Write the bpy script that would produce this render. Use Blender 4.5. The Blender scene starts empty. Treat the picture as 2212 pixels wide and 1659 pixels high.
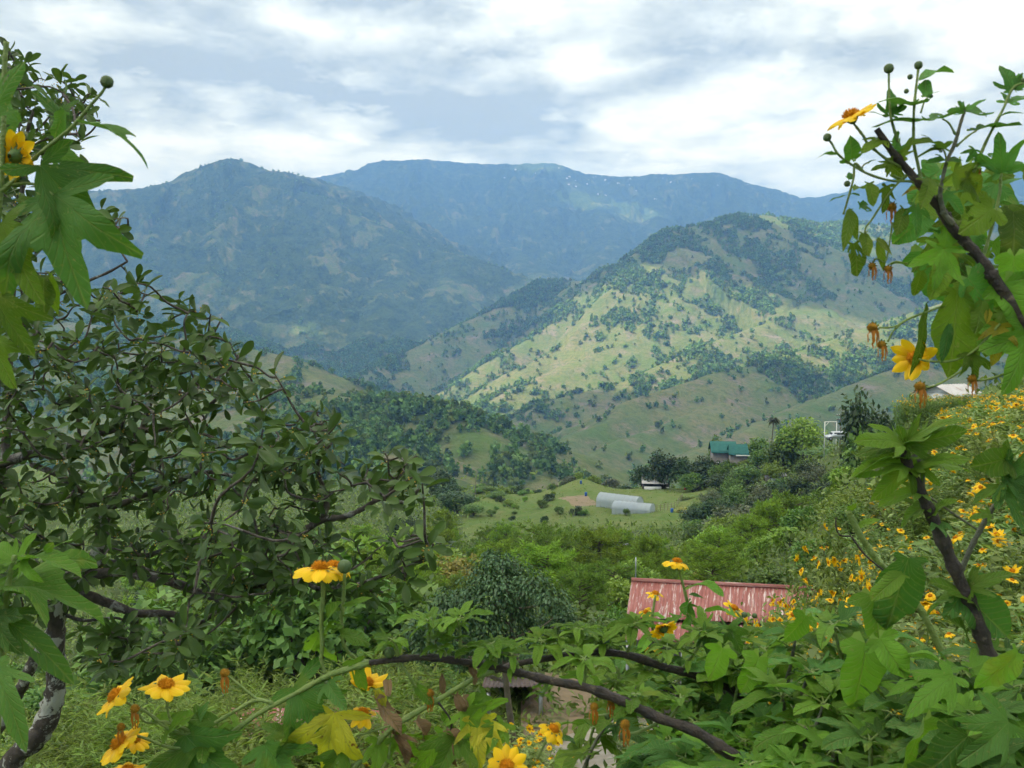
import bpy, math, random
import numpy as np
from mathutils import Vector, Matrix
R = math.radians
random.seed(7); rng = np.random.default_rng(7)
SC = bpy.context.scene
# ------------------------------------------------------------------ camera
FPX = 1900.0; CX, CY = 1106.0, 829.5; HOR = 690.0
EYE = np.array([0.0, 0.0, 0.0])
TH = math.atan((CY-HOR)/FPX); cT, sT = math.cos(TH), math.sin(TH)
cam_d = bpy.data.cameras.new('camera'); cam = bpy.data.objects.new('camera', cam_d)
SC.collection.objects.link(cam); SC.camera = cam
cam.location = EYE; cam.rotation_euler = (R(90)-TH, 0, 0)
cam_d.sensor_width = 36; cam_d.lens = 36*FPX/2212
cam_d.clip_start = 0.05; cam_d.clip_end = 60000
cam_d.dof.use_dof = True; cam_d.dof.focus_distance = 40; cam_d.dof.aperture_fstop = 20
# ------------------------------------------------------------------ sun, sky, exposure
SUN_EL, SUN_AZ = R(50), R(112)          # azimuth measured to the left of the view direction (+Y)
SV = np.array([-math.sin(SUN_AZ)*math.cos(SUN_EL), math.cos(SUN_AZ)*math.cos(SUN_EL), math.sin(SUN_EL)])
sl = bpy.data.lights.new('sun', 'SUN'); sl.energy = 5.0; sl.angle = R(0.5); sl.color = (1.0, 0.95, 0.86)
so = bpy.data.objects.new('sun', sl); SC.collection.objects.link(so)
so.rotation_euler = Vector(SV).to_track_quat('Z', 'Y').to_euler()
vs = SC.view_settings; vs.view_transform = 'Standard'; vs.look = 'None'; vs.exposure = 0.92; vs.gamma = 1
vs.use_curve_mapping = False
cy = SC.cycles; cy.use_denoising = True; cy.max_bounces = 8; cy.diffuse_bounces = 3; cy.transmission_bounces = 4
cy.transparent_max_bounces = 16; cy.volume_bounces = 2; cy.caustics_reflective = False; cy.caustics_refractive = False

class NT:
    """tiny node-tree writer"""
    def __init__(s, tree): s.t = tree; s.t.nodes.clear()
    def n(s, typ, **kw):
        nd = s.t.nodes.new(typ)
        for k, v in kw.items():
            if k.startswith('i_'):
                k2 = k[2:]; k2 = int(k2) if k2.isdigit() else k2.replace('_', ' ')
                s.set(nd.inputs[k2], v)
            else: setattr(nd, k, v)
        return nd
    def set(s, sock, v):
        if isinstance(v, bpy.types.NodeSocket): s.t.links.new(v, sock)
        elif isinstance(v, bpy.types.Node): s.t.links.new(v.outputs[0], sock)
        else:
            if isinstance(v, (tuple, list)) and sock.type == 'RGBA' and len(v) == 3: v = (*v, 1)
            sock.default_value = v
    def m(s, op, a, b=None, c=None, clamp=False):
        nd = s.t.nodes.new('ShaderNodeMath'); nd.operation = op; nd.use_clamp = clamp
        for i, v in enumerate((a, b, c)):
            if v is not None: s.set(nd.inputs[i], v)
        return nd.outputs[0]
    def mix(s, f, a, b, bt='MIX'):
        nd = s.t.nodes.new('ShaderNodeMix'); nd.data_type = 'RGBA'; nd.blend_type = bt; nd.clamp_factor = True
        s.set(nd.inputs[0], f); s.set(nd.inputs[6], a); s.set(nd.inputs[7], b)
        return nd.outputs[2]
    def noise(s, vec, scale, detail=4, rough=0.55, dist=0.0):
        nd = s.n('ShaderNodeTexNoise', i_Scale=scale, i_Detail=detail, i_Roughness=rough, i_Distortion=dist)
        if vec is not None: s.set(nd.inputs['Vector'], vec)
        return nd.outputs[0]
    def rng(s, v, a, b, c=0.0, d=1.0, smooth=False):
        nd = s.t.nodes.new('ShaderNodeMapRange')
        if smooth: nd.interpolation_type = 'SMOOTHSTEP'
        for i, x in enumerate((v, a, b, c, d)): s.set(nd.inputs[i], x)
        return nd.outputs[0]

w = bpy.data.worlds.new('World'); SC.world = w; w.use_nodes = True
def build_world():
    t = NT(w.node_tree)
    sky = t.n('ShaderNodeTexSky', sky_type='NISHITA', sun_disc=False, sun_elevation=SUN_EL, sun_rotation=-SUN_AZ, air_density=1.0, dust_density=1.2)
    co = t.n('ShaderNodeTexCoord').outputs['Generated']
    sp = t.n('ShaderNodeSeparateXYZ', i_0=co); X, Y, Z = sp.outputs
    zz = t.m('MAXIMUM', Z, 0.0)
    den = t.m('ADD', zz, 0.16)
    u = t.m('DIVIDE', X, den); v = t.m('DIVIDE', Y, den)
    P = t.n('ShaderNodeCombineXYZ', i_0=u, i_1=v, i_2=3.7).outputs[0]
    # direction expressed as slopes against +Y: a to the side, e upwards (clouds fixed to directions of the real sky)
    yy = t.m('MAXIMUM', Y, 0.05)
    a = t.m('DIVIDE', X, yy); e = t.m('DIVIDE', Z, yy)
    wob = t.noise(P, 1.6, 5, 0.6); wob2 = t.noise(P, 5.5, 5, 0.6)
    dE = t.m('MULTIPLY_ADD', wob, 0.10, -0.05); dE2 = t.m('MULTIPLY_ADD', wob2, 0.05, -0.025)
    ew = t.m('ADD', t.m('ADD', e, dE), dE2)
    aw = t.m('ADD', a, t.m('MULTIPLY_ADD', wob2, 0.16, -0.08))
    base = t.noise(P, 1.25, 9, 0.58, 0.2)
    fine = t.noise(P, 4.2, 8, 0.62, 0.25)
    vo = t.n('ShaderNodeTexVoronoi', feature='SMOOTH_F1', i_Scale=2.6, i_Detail=4.0, i_Roughness=0.55, i_Smoothness=0.7)
    wv = t.n('ShaderNodeVectorMath', operation='ADD'); t.set(wv.inputs[0], P); t.set(wv.inputs[1], t.n('ShaderNodeCombineXYZ', i_0=t.m('MULTIPLY', wob, .7), i_1=t.m('MULTIPLY', wob2, .4)).outputs[0]); t.set(vo.inputs['Vector'], wv.outputs[0])
    puff = t.m('SUBTRACT', 0.50, vo.outputs['Distance'])
    val = t.m('MULTIPLY_ADD', fine, 0.85, t.m('MULTIPLY_ADD', base, 1.75, -0.52)); val = t.m('MULTIPLY_ADD', puff, 0.75, val)
    # (px, py, half-width, half-height, tilt, amount): dark bellies negative, bright towers positive
    lobes = [(640,196,320,26,0.12,-.52),(300,165,150,24,0.05,-.32),(980,238,180,22,0.1,-.46),(1090,285,180,22,0.0,-.40),(560,262,170,30,0,-.25),(1400,180,300,40,-.15,-.2),(250,120,200,50,0,-.15),
             (380,90,300,60,0,-.05),(1000,60,420,70,-.02,.40),(1500,240,260,70,-.25,.34),(1950,60,380,110,0,.30),(1250,150,120,40,0,.1),(1560,300,150,25,0,-.12),
             (700,340,420,36,0,.28),(1700,370,160,60,0,.25),(300,330,160,70,0,.22),(1700,160,380,45,-.05,-.16),(1420,345,260,16,0,-.22),(2100,250,250,60,0,.15),(1150,80,160,22,-.2,-.12)]
    for (px, py, sx, sy, tl, am) in lobes:
        a0, e0 = (px-CX)/FPX, (HOR-py)/FPX
        da = t.m('SUBTRACT', aw, a0)
        de = t.m('SUBTRACT', t.m('MULTIPLY_ADD', da, tl, ew), e0)
        q = t.m('ADD', t.m('POWER', t.m('ABSOLUTE', t.m('DIVIDE', da, sx/FPX)), 2.0), t.m('POWER', t.m('ABSOLUTE', t.m('DIVIDE', de, sy/FPX)), 2.0))
        g = t.m('EXPONENT', t.m('MULTIPLY', q, -1.0))
        val = t.m('MULTIPLY_ADD', g, am, val)
    rp = t.n('ShaderNodeValToRGB', i_0=val); cr = rp.color_ramp
    stops = [(0.0, (3.5,3.8,3.8)), (0.22, (4.9,5.25,5.2)), (0.42, (6.5,6.85,6.75)), (0.60, (8.0,8.25,8.05)), (0.80, (9.5,9.55,9.3)), (1.0, (10.4,10.3,10.0))]
    cr.elements[0].position, cr.elements[1].position = 0, 1
    for p, c in stops[1:-1]: cr.elements.new(p)
    for el, (p, c) in zip(cr.elements, stops): el.position = p; el.color = (*[x/10.6 for x in c], 1)
    cl = t.mix(1.0, rp.outputs[0], (10.4*1.0,10.4*1.0,10.4*0.92,1), 'MULTIPLY')
    gap = t.rng(t.noise(P, 2.1, 6, 0.6, 0.4), 0.60, 0.74, 0.0, 0.16)
    col = t.mix(t.m('SUBTRACT', 0.97, gap), sky.outputs[0], cl)
    bg = t.n('ShaderNodeBackground', i_Color=col, i_Strength=0.1)
    out = t.n('ShaderNodeOutputWorld'); t.set(out.inputs[0], bg.outputs[0])
build_world(); w.cycles.sampling_method = 'MANUAL'; w.cycles.sample_map_resolution = 1024
# ------------------------------------------------------------------ helpers
def W(px, py, d):
    """point of the real place: seen at (px,py) of the 2212x1659 photograph, d metres ahead of the camera"""
    px = np.asarray(px, float); py = np.asarray(py, float); d = np.asarray(d, float)
    u = (px-CX)/FPX; v = (CY-py)/FPX
    dy = cT + v*sT; dz = -sT + v*cT; s = d/dy
    return np.stack([u*s, d+0*u, dz*s], -1) + EYE
def h2(ix, iy, seed):
    h = (ix.astype(np.int64)*374761393 + iy.astype(np.int64)*668265263 + seed*974634777) & 0xFFFFFFFF
    h = ((h ^ (h >> 13))*1274126177) & 0xFFFFFFFF
    return (h ^ (h >> 16)) & 0xFFFFFFFF
def pn(x, y, seed=0):
    x = np.asarray(x, float); y = np.asarray(y, float)
    ix = np.floor(x).astype(np.int64); iy = np.floor(y).astype(np.int64); fx = x-ix; fy = y-iy
    def g(i, j, dx, dy):
        a = h2(i, j, seed)*(2*math.pi/4294967296.0); return np.cos(a)*dx+np.sin(a)*dy
    ux = fx*fx*fx*(fx*(fx*6-15)+10); uy = fy*fy*fy*(fy*(fy*6-15)+10)
    n0 = g(ix,iy,fx,fy)*(1-ux)+g(ix+1,iy,fx-1,fy)*ux
    n1 = g(ix,iy+1,fx,fy-1)*(1-ux)+g(ix+1,iy+1,fx-1,fy-1)*ux
    return 1.5*(n0*(1-uy)+n1*uy)
def fbm(x, y, o=4, seed=0, gain=0.5, ridged=False):
    s = 0; a = 1; tot = 0
    for i in range(o):
        n = pn(x*2**i+17.3*i, y*2**i-9.1*i, seed+i)
        if ridged: n = 1-2*np.abs(n)
        s = s+a*n; tot += a; a *= gain
    return s/tot
def link(o, parent=None):
    SC.collection.objects.link(o)
    if parent is not None: o.parent = parent
    return o
def mk(name, V, F, mat=None, parent=None, uv=None, smooth=True, attrs=None, mi=None):
    """one mesh object from arrays: F = array (n,k) or list of such arrays; V in world coordinates when the parent sits at origin"""
    me = bpy.data.meshes.new(name)
    V = np.ascontiguousarray(V, np.float32)
    Fs = [np.asarray(f, np.int32) for f in (F if isinstance(F, list) else [F]) if len(f)]
    if parent is not None:
        V = V - np.array(parent.location, np.float32)
    me.vertices.add(len(V)); me.vertices.foreach_set('co', V.ravel())
    idx = np.concatenate([f.ravel() for f in Fs]); tot = np.concatenate([np.full(len(f), f.shape[1], np.int32) for f in Fs])
    st = np.concatenate([[0], np.cumsum(tot)[:-1]]).astype(np.int32)
    me.loops.add(len(idx)); me.loops.foreach_set('vertex_index', idx)
    me.polygons.add(len(tot)); me.polygons.foreach_set('loop_start', st); me.polygons.foreach_set('loop_total', tot)
    if smooth: me.polygons.foreach_set('use_smooth', np.ones(len(tot), bool))
    for mm in (mat if isinstance(mat, (list, tuple)) else [mat]):
        if mm is not None: me.materials.append(mm)
    if mi is not None: me.polygons.foreach_set('material_index', np.asarray(mi, np.int32))
    if uv is not None:
        l = me.uv_layers.new(name='UVMap'); l.data.foreach_set('uv', np.asarray(uv, np.float32)[idx].ravel())
    for k, v in (attrs or {}).items():
        at = me.attributes.new(k, 'FLOAT', 'POINT'); at.data.foreach_set('value', np.asarray(v, np.float32))
    me.update(calc_edges=True)
    o = bpy.data.objects.new(name, me)
    return link(o, parent)
def tag(o, label=None, cat=None, group=None, kind=None):
    if label: o['label'] = label
    if cat: o['category'] = cat
    if group: o['group'] = group
    if kind: o['kind'] = kind
    return o
def thing(name, loc, label, cat, group=None, rz=0.0):
    o = bpy.data.objects.new(name, None); o.empty_display_size = 0.2
    o.location = [float(c) for c in loc]; o.rotation_euler = (0, 0, rz)
    link(o); return tag(o, label, cat, group)
def dup(root, loc, rz=0.0, s=1.0, label=None, group=None):
    r = root.copy(); SC.collection.objects.link(r); r.location = [float(c) for c in loc]; r.rotation_euler = (0, 0, rz)
    r.scale = (s, s, s) if np.isscalar(s) else s
    if label: r['label'] = label
    if group: r['group'] = group
    for ch in root.children:
        c = ch.copy(); SC.collection.objects.link(c); c.parent = r
        for g in ch.children:
            d = g.copy(); SC.collection.objects.link(d); d.parent = c
    return r
class G:
    """collects vertices and faces for one mesh"""
    def __init__(s): s.v = []; s.f = {}; s.uv = []; s.n = 0
    def add(s, V, F, uv=None):
        V = np.asarray(V, float)
        for f in (F if isinstance(F, list) else [F]):
            f = np.asarray(f)
            if len(f): s.f.setdefault(f.shape[1], []).append(f+s.n)
        s.v.append(V); s.uv.append(np.zeros((len(V), 2)) if uv is None else np.asarray(uv, float)); s.n += len(V)
    def build(s, name, mat, parent=None, smooth=True):
        return mk(name, np.concatenate(s.v), [np.concatenate(x) for x in s.f.values()], mat, parent, np.concatenate(s.uv), smooth)
def nrm(v): v = np.asarray(v, float); return v/(np.linalg.norm(v, axis=-1, keepdims=True)+1e-12)
def spline(pts, n=6):
    """Catmull-Rom through the rows of pts"""
    p = np.asarray(pts, float)
    if len(p) < 3 or n < 2: return p
    q = np.vstack([2*p[0]-p[1], p, 2*p[-1]-p[-2]]); out = []
    for i in range(1, len(q)-2):
        t = np.linspace(0, 1, n, endpoint=False)[:, None]
        a, b, c, d = q[i-1], q[i], q[i+1], q[i+2]
        out.append(0.5*((2*b)+(c-a)*t+(2*a-5*b+4*c-d)*t*t+(3*b-a-3*c+d)*t**3))
    return np.vstack(out+[p[-1:]])
def tube(g, pts, rad, k=6, cap=True, wob=0.0):
    p = np.asarray(pts, float); n = len(p); rad = np.broadcast_to(np.asarray(rad, float), (n,))
    if n < 2: return
    tg = nrm(np.gradient(p, axis=0)); ref = np.array([0.31, 0.17, 0.93])
    if abs(tg[0] @ ref) > 0.9: ref = np.array([0.95, 0.2, 0.1])
    a = nrm(np.cross(tg, ref)); b = np.cross(tg, a)
    an = np.arange(k)*2*math.pi/k
    rr = rad[:, None]*(1+(wob*rng.standard_normal((n, k)) if wob else 0))
    V = p[:, None]+rr[..., None]*(np.cos(an)[None, :, None]*a[:, None]+np.sin(an)[None, :, None]*b[:, None])
    V = V.reshape(-1, 3); i = np.arange(n-1)[:, None]*k; j = np.arange(k)[None]
    F = np.stack([i+j, i+(j+1) % k, i+k+(j+1) % k, i+k+j], -1).reshape(-1, 4)
    Ls = np.concatenate([[0], np.cumsum(np.linalg.norm(np.diff(p, axis=0), axis=1))])
    uv = np.stack([np.tile(np.arange(k)/k, n), np.repeat(Ls, k)], -1)
    fl = [F]
    if cap: V = np.vstack([V, p[:1], p[-1:]]); uv = np.vstack([uv, [[0, 0], [0, Ls[-1]]]]); c0 = n*k; jj = np.arange(k); fl.append(np.stack([np.full(k, c0), (jj+1) % k, jj], -1)); fl.append(np.stack([np.full(k, c0+1), (n-1)*k+jj, (n-1)*k+(jj+1) % k], -1))
    g.add(V, fl, uv)
def box(g, c, s, rz=0.0, M=None):
    x, y, z = [q/2 for q in s]
    V = np.array([[-x,-y,-z],[x,-y,-z],[x,y,-z],[-x,y,-z],[-x,-y,z],[x,-y,z],[x,y,z],[-x,y,z]])
    if rz: V = V @ np.array([[math.cos(rz), math.sin(rz), 0], [-math.sin(rz), math.cos(rz), 0], [0, 0, 1]])
    if M is not None: V = V @ np.asarray(M).T
    g.add(V+np.asarray(c, float), np.array([[0,3,2,1],[4,5,6,7],[0,1,5,4],[1,2,6,5],[2,3,7,6],[3,0,4,7]]))
# ------------------------------------------------------------------ materials
def newmat(name):
    m = bpy.data.materials.new(name); m.use_nodes = True; return m, NT(m.node_tree)
def finish(m, t, shader, disp=None):
    o = t.n('ShaderNodeOutputMaterial'); t.set(o.inputs[0], shader)
    if disp is not None: t.set(o.inputs[2], disp)
    return m
def hsv(t, col, h=None, s=None, v=None):
    nd = t.n('ShaderNodeHueSaturation', i_Color=col)
    if h is not None: t.set(nd.inputs['Hue'], h)
    if s is not None: t.set(nd.inputs['Saturation'], s)
    if v is not None: t.set(nd.inputs['Value'], v)
    return nd.outputs[0]
def leafmat(name, c1, c2, trans=0.35, rough=0.5, spec=0.35, back=None, tcol=None, scale=3.0, spots=None, veins=0.0, vv=0.5):
    """two-tone leaf: tint varies leaf by leaf and plant by plant, light passes through"""
    m, t = newmat(name)
    isl = t.n('ShaderNodeNewGeometry').outputs['Random Per Island']
    oi = t.n('ShaderNodeObjectInfo').outputs['Random']
    co = t.n('ShaderNodeTexCoord').outputs['Object']
    n = t.noise(co, scale, 3, 0.6)
    f = t.m('ADD', t.m('MULTIPLY', isl, 0.6), t.m('MULTIPLY_ADD', n, 0.9, -0.25), clamp=True)
    col = t.mix(f, c1, c2)
    col = hsv(t, col, t.m('MULTIPLY_ADD', oi, 0.03, 0.485), None, t.m('ADD', t.m('MULTIPLY_ADD', isl, vv, 1-vv/2), t.m('MULTIPLY_ADD', oi, 0.46, -0.23)))
    nrmsock = None
    if veins:
        uv = t.n('ShaderNodeUVMap'); s = t.n('ShaderNodeSeparateXYZ', i_0=uv.outputs[0])
        # u = signed place across a lobe (0 on its rib), v = along it
        rib = t.rng(t.m('ABSOLUTE', s.outputs[0]), 0.0, 0.05, 1.0, 0.0)
        wv = t.m('SINE', t.m('MULTIPLY_ADD', t.m('ABSOLUTE', s.outputs[0]), -22.0, t.m('MULTIPLY', s.outputs[1], 46.0)))
        side = t.m('MULTIPLY', t.m('MULTIPLY', t.rng(wv, 0.6, 1.0, 0.0, 1.0), 0.6), t.rng(n, 0.25, 0.55))
        ve = t.m('MAXIMUM', rib, side)
        col = t.mix(t.m('MULTIPLY', ve, veins), col, (0.30, 0.36, 0.12, 1))
        bp = t.n('ShaderNodeBump', i_Strength=0.6, i_Distance=0.006)
        t.set(bp.inputs['Height'], t.m('MULTIPLY_ADD', t.noise(co, 70.0, 3), 0.8, t.m('MULTIPLY', ve, -1.0))); nrmsock = bp.outputs[0]
    if veins and not spots:                              # specks and nibbled margins of a leaf that has stood outside
        sk = t.rng(t.noise(co, 130.0, 3, 0.6), 0.64, 0.70, 0.0, 0.55); col = t.mix(sk, col, (0.26, 0.26, 0.09, 1))
        yl = t.rng(t.noise(co, 11.0, 3, 0.6), 0.60, 0.74, 0.0, 0.55); col = t.mix(yl, col, (0.24, 0.28, 0.035, 1))
    if spots:
        sp = t.rng(t.noise(co, 30.0, 4, 0.7), 0.60, 0.68, 0.0, 1.0)
        col = t.mix(sp, col, spots)
    if back is not None:
        bf = t.n('ShaderNodeNewGeometry').outputs['Backfacing']; col = t.mix(t.m('MULTIPLY', bf, 0.6), col, back)
    p = t.n('ShaderNodeBsdfPrincipled', i_Roughness=rough); t.set(p.inputs['Base Color'], col); p.inputs['Specular IOR Level'].default_value = spec
    tr = t.n('ShaderNodeBsdfTranslucent'); t.set(tr.inputs['Color'], t.mix(1.0, col, tcol or (1.25, 1.35, 0.55, 1), 'MULTIPLY'))
    if nrmsock is not None: t.set(p.inputs['Normal'], nrmsock); t.set(tr.inputs['Normal'], nrmsock)
    mx = t.n('ShaderNodeMixShader', i_0=trans); t.set(mx.inputs[1], p.outputs[0]); t.set(mx.inputs[2], tr.outputs[0])
    return finish(m, t, mx.outputs[0])
def barkmat(name, c1, c2, lichen=None, scale=14.0, lo=0.5, hi=0.58, rough=0.85):
    m, t = newmat(name); co = t.n('ShaderNodeTexCoord').outputs['Object']
    n = t.noise(co, scale, 6, 0.65); col = t.mix(t.rng(n, 0.35, 0.65), c1, c2)
    if lichen: col = t.mix(t.rng(t.noise(co, scale*0.55, 5, 0.7, 0.5), lo, hi), col, lichen)
    bp = t.n('ShaderNodeBump', i_Strength=0.6, i_Distance=0.02, i_Height=t.noise(co, scale*2.2, 5, 0.7))
    p = t.n('ShaderNodeBsdfPrincipled', i_Roughness=rough); t.set(p.inputs['Base Color'], col); t.set(p.inputs['Normal'], bp.outputs[0])
    return finish(m, t, p.outputs[0])
def plainmat(name, c1, c2=None, rough=0.6, scale=8.0, metal=0.0, spec=0.4, bump=0.0, trans=0.0):
    m, t = newmat(name); co = t.n('ShaderNodeTexCoord').outputs['Object']
    n = t.noise(co, scale, 5, 0.6); col = t.mix(t.rng(n, 0.3, 0.7), c1, c2 or tuple(0.75*x for x in c1[:3]))
    p = t.n('ShaderNodeBsdfPrincipled', i_Roughness=rough, i_Metallic=metal); t.set(p.inputs['Base Color'], col); p.inputs['Specular IOR Level'].default_value = spec
    if bump: t.set(p.inputs['Normal'], t.n('ShaderNodeBump', i_Strength=bump, i_Distance=0.02, i_Height=t.noise(co, scale*3, 4)).outputs[0])
    sh = p.outputs[0]
    if trans:
        tr = t.n('ShaderNodeBsdfTranslucent'); t.set(tr.inputs[0], col); mx = t.n('ShaderNodeMixShader', i_0=trans); t.set(mx.inputs[1], sh); t.set(mx.inputs[2], tr.outputs[0]); sh = mx.outputs[0]
    return finish(m, t, sh)
# ------------------------------------------------------------------ terrain: heights
def ridge(pts, k, soft=12.0, name=''):
    p = W([q[0] for q in pts], [q[1] for q in pts], [q[2] for q in pts])
    return (p, k, soft)
RIDGES = [
 # the hill across the valley on the right: crest, then its spurs
 ridge([(2500,470,2700),(2212,478,2750),(1950,492,2750),(1830,482,2720),(1755,488,2700),(1661,465,2600),(1595,467,2550),(1520,484,2500),(1426,502,2450),(1356,563,2500),(1286,605,2600),(1164,610,2700),(1051,671,2600),(958,723,2500),(864,769,2400),(733,835,2200)], .62, 14),
 ridge([(1426,502,2450),(1390,580,2440),(1333,634,2400),(1239,676,2300),(1145,732,2200),(1075,769,2100),(981,835,2000),(939,868,1950)], .50, 8),
 ridge([(1661,465,2600),(1650,530,2420),(1633,587,2300),(1567,657,2150),(1450,694,2050),(1333,751,1950),(1192,807,1850),(1112,840,1800),(1023,891,1700)], .50, 8),
 ridge([(1500,560,2330),(1420,640,2250),(1330,690,2120),(1250,740,2040),(1150,790,1950)], .52, 6),
 ridge([(1830,600,2300),(1740,650,2100),(1640,700,1950),(1560,730,1850),(1480,770,1760),(1333,835,1650),(1239,854,1600),(1169,873,1550),(1126,905,1500),(1089,948,1420)], .52, 8),
 ridge([(2300,560,2000),(2050,650,1850),(1872,713,1750),(1755,751,1650),(1661,779,1550),(1567,802,1480),(1506,821,1420),(1426,844,1370),(1356,868,1320),(1300,915,1250),(1239,938,1200),(1169,990,1100)], .54, 8),
 ridge([(2150,720,1450),(1839,830,1300),(1708,891,1200),(1605,938,1100),(1544,966,1000),(1440,1000,950)], .5, 8),
 ridge([(1560,870,1320),(1440,920,1230),(1350,950,1150),(1270,985,1080)], .5, 6),
 # wooded spur left of the valley and the brown shoulder behind it
 ridge([(-200,800,1300),(200,810,1150),(550,832,1000),(700,852,900),(820,866,850),(900,880,800),(960,890,780),(1020,930,740),(1080,975,700),(1135,1018,660)], .42, 16),
 ridge([(700,852,900),(760,930,720),(860,985,600)], .4, 14),
 ridge([(100,690,1800),(300,715,1600),(480,742,1400),(600,768,1350),(690,830,1250)], .48, 12),
 # the mountain on the left and the long ridge that leaves it to the right
 ridge([(-500,420,4300),(0,430,4400),(215,415,4500),(290,408,4500),(330,402,4500),(380,388,4500),(440,362,4550),(470,350,4600),(500,346,4600),(540,353,4600),(575,368,4550),(620,374,4500),(660,384,4700),(720,400,5200)], .55, 14),
 ridge([(575,380,4500),(640,413,4300),(700,425,4200),(750,450,4100),(850,495,4000),(950,540,3900),(1050,565,3800),(1130,600,3700),(1200,640,3500)], .55, 14),
 ridge([(640,413,4300),(590,500,4000),(570,570,3700),(610,650,3300),(660,740,2900),(725,822,2600)], .46, 12),
 ridge([(850,495,4000),(850,580,3600),(830,650,3300),(790,720,3000),(742,800,2650)], .46, 12),
 ridge([(1000,552,3850),(960,620,3500),(900,700,3100),(850,750,2850)], .48, 12),
 ridge([(440,362,4550),(340,470,4050),(310,560,3600),(420,680,3000),(530,745,2600)], .46, 12),
 ridge([(500,346,4600),(480,450,4200),(450,560,3700),(500,660,3200)], .5, 12),
 ridge([(100,425,4450),(100,560,3600),(200,660,2900),(330,700,2400)], .44, 12),
 # the blue range that closes the valley
 ridge([(300,430,8200),(600,402,8000),(680,388,7900),(760,370,7700),(830,352,7600),(880,346,7500),(920,345,7500),(1000,353,7500),(1060,358,7500),(1130,355,7450),(1190,353,7400),(1230,366,7400),(1260,376,7400),(1350,383,7400),(1450,379,7400),(1510,374,7400),(1545,374,7400),(1580,386,7400),(1640,403,7400),(1720,426,7400),(1765,428,7400),(1830,412,7400),(1950,386,7300),(2080,372,7200),(2212,366,7200),(2500,360,7000)], .50, 24),
 ridge([(1190,353,7400),(1280,430,6500),(1330,500,5800),(1300,570,5100)], .5, 20),
 ridge([(850,349,7600),(840,450,6600),(920,530,5700),(1000,570,5000)], .5, 20),
 ridge([(1545,374,7400),(1560,460,6400),(1480,545,5400),(1380,600,4700)], .5, 20),
 ridge([(1010,353,7500),(1060,460,6400),(1120,550,5400),(1160,590,4700)], .5, 20),
 ridge([(1400,382,7400),(1420,460,6400),(1400,540,5400)], .5, 20),
 ridge([(1950,386,7300),(1850,470,6000),(1700,520,5200)], .5, 20),
 ridge([(1720,426,7400),(1700,490,6300),(1600,540,5500)], .5, 20),
]
def far_h(x, y):
    wx = x + 55*fbm(x/420, y/420, 3, 3) + 14*fbm(x/90, y/90, 2, 9)
    wy = y + 55*fbm(x/420+31, y/420, 3, 5) + 14*fbm(x/90+7, y/90, 2, 19)
    best = np.full(x.shape, -1e9); sd = np.full(x.shape, 1e9); uu = np.zeros(x.shape)
    r = np.hypot(x, y); sc = np.clip(r/3500, 0.25, 1.0)
    wx = x+(wx-x)*sc; wy = y+(wy-y)*sc
    for ri, (p, k, soft) in enumerate(RIDGES):
        d2 = np.full(x.shape, 1e18); hz = np.zeros(x.shape); al = np.zeros(x.shape); cum = ri*977.0
        for a, b in zip(p[:-1], p[1:]):
            vx, vy = b[0]-a[0], b[1]-a[1]; L = vx*vx+vy*vy+1e-9
            t = np.clip(((wx-a[0])*vx+(wy-a[1])*vy)/L, 0, 1)
            dd = (wx-a[0]-t*vx)**2+(wy-a[1]-t*vy)**2
            mm = dd < d2; d2 = np.where(mm, dd, d2); hz = np.where(mm, a[2]+t*(b[2]-a[2]), hz); al = np.where(mm, cum+t*math.sqrt(L), al); cum += math.sqrt(L)
        s = np.sqrt(d2); h = hz-k*(np.sqrt(d2+soft*soft)-soft)*(1-0.00004*np.minimum(s, 4000))
        K = 7.0
        up = np.maximum(best, h)+np.maximum(K-np.abs(best-h), 0)**2/(4*K)
        up = np.where(best < -1e8, h, up)
        sd = np.where(h > best, s, sd); uu = np.where(h > best, al, uu); best = up
    best = best + sst((r-3800)/800)*(7*fbm(x/130, y/130, 3, 27)+13*fbm(x/330, y/330, 2, 37))
    wl = 46+70*sst((r-2600)/3500); q = uu/wl+.35*fbm(x/120, y/120, 2, 53)
    rill = 1-2*np.abs(pn(q, sd/(wl*9)+uu*.0007, 57)); rill2 = 1-2*np.abs(pn(q*2.7, sd/(wl*5), 59))
    best = best+np.clip(sd/110, 0, 1)*np.clip(r/1500, .3, 1)*(1+1.2*sst((r-2600)/3500))*(8.5*rill+3.5*rill2-5)
    floor = -205-0.012*np.clip(1500-y, 0, 1500)*0+12*fbm(x/500, y/500, 3, 2)
    amp = np.clip(sd/260, 0, 1)*sc
    best = best + amp*(1+.5*sst((r-2800)/800))*(44*fbm(wx/240, wy/240, 5, 11, 0.55, True) - 14) + sst((r-3000)/2500)*np.clip(sd/500, 0, 1)*(95*fbm(wx/620, wy/620, 4, 15, .55, True)-30)
    best = best + np.clip(sd/60, 0.12, 1)*sc*(9*fbm(x/70, y/70, 3, 23)+9*fbm(wx/85, wy/85, 3, 29, .5, True))
    K = 30.0
    return np.maximum(best, floor)+np.maximum(K-np.abs(best-floor), 0)**2/(4*K)
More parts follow.
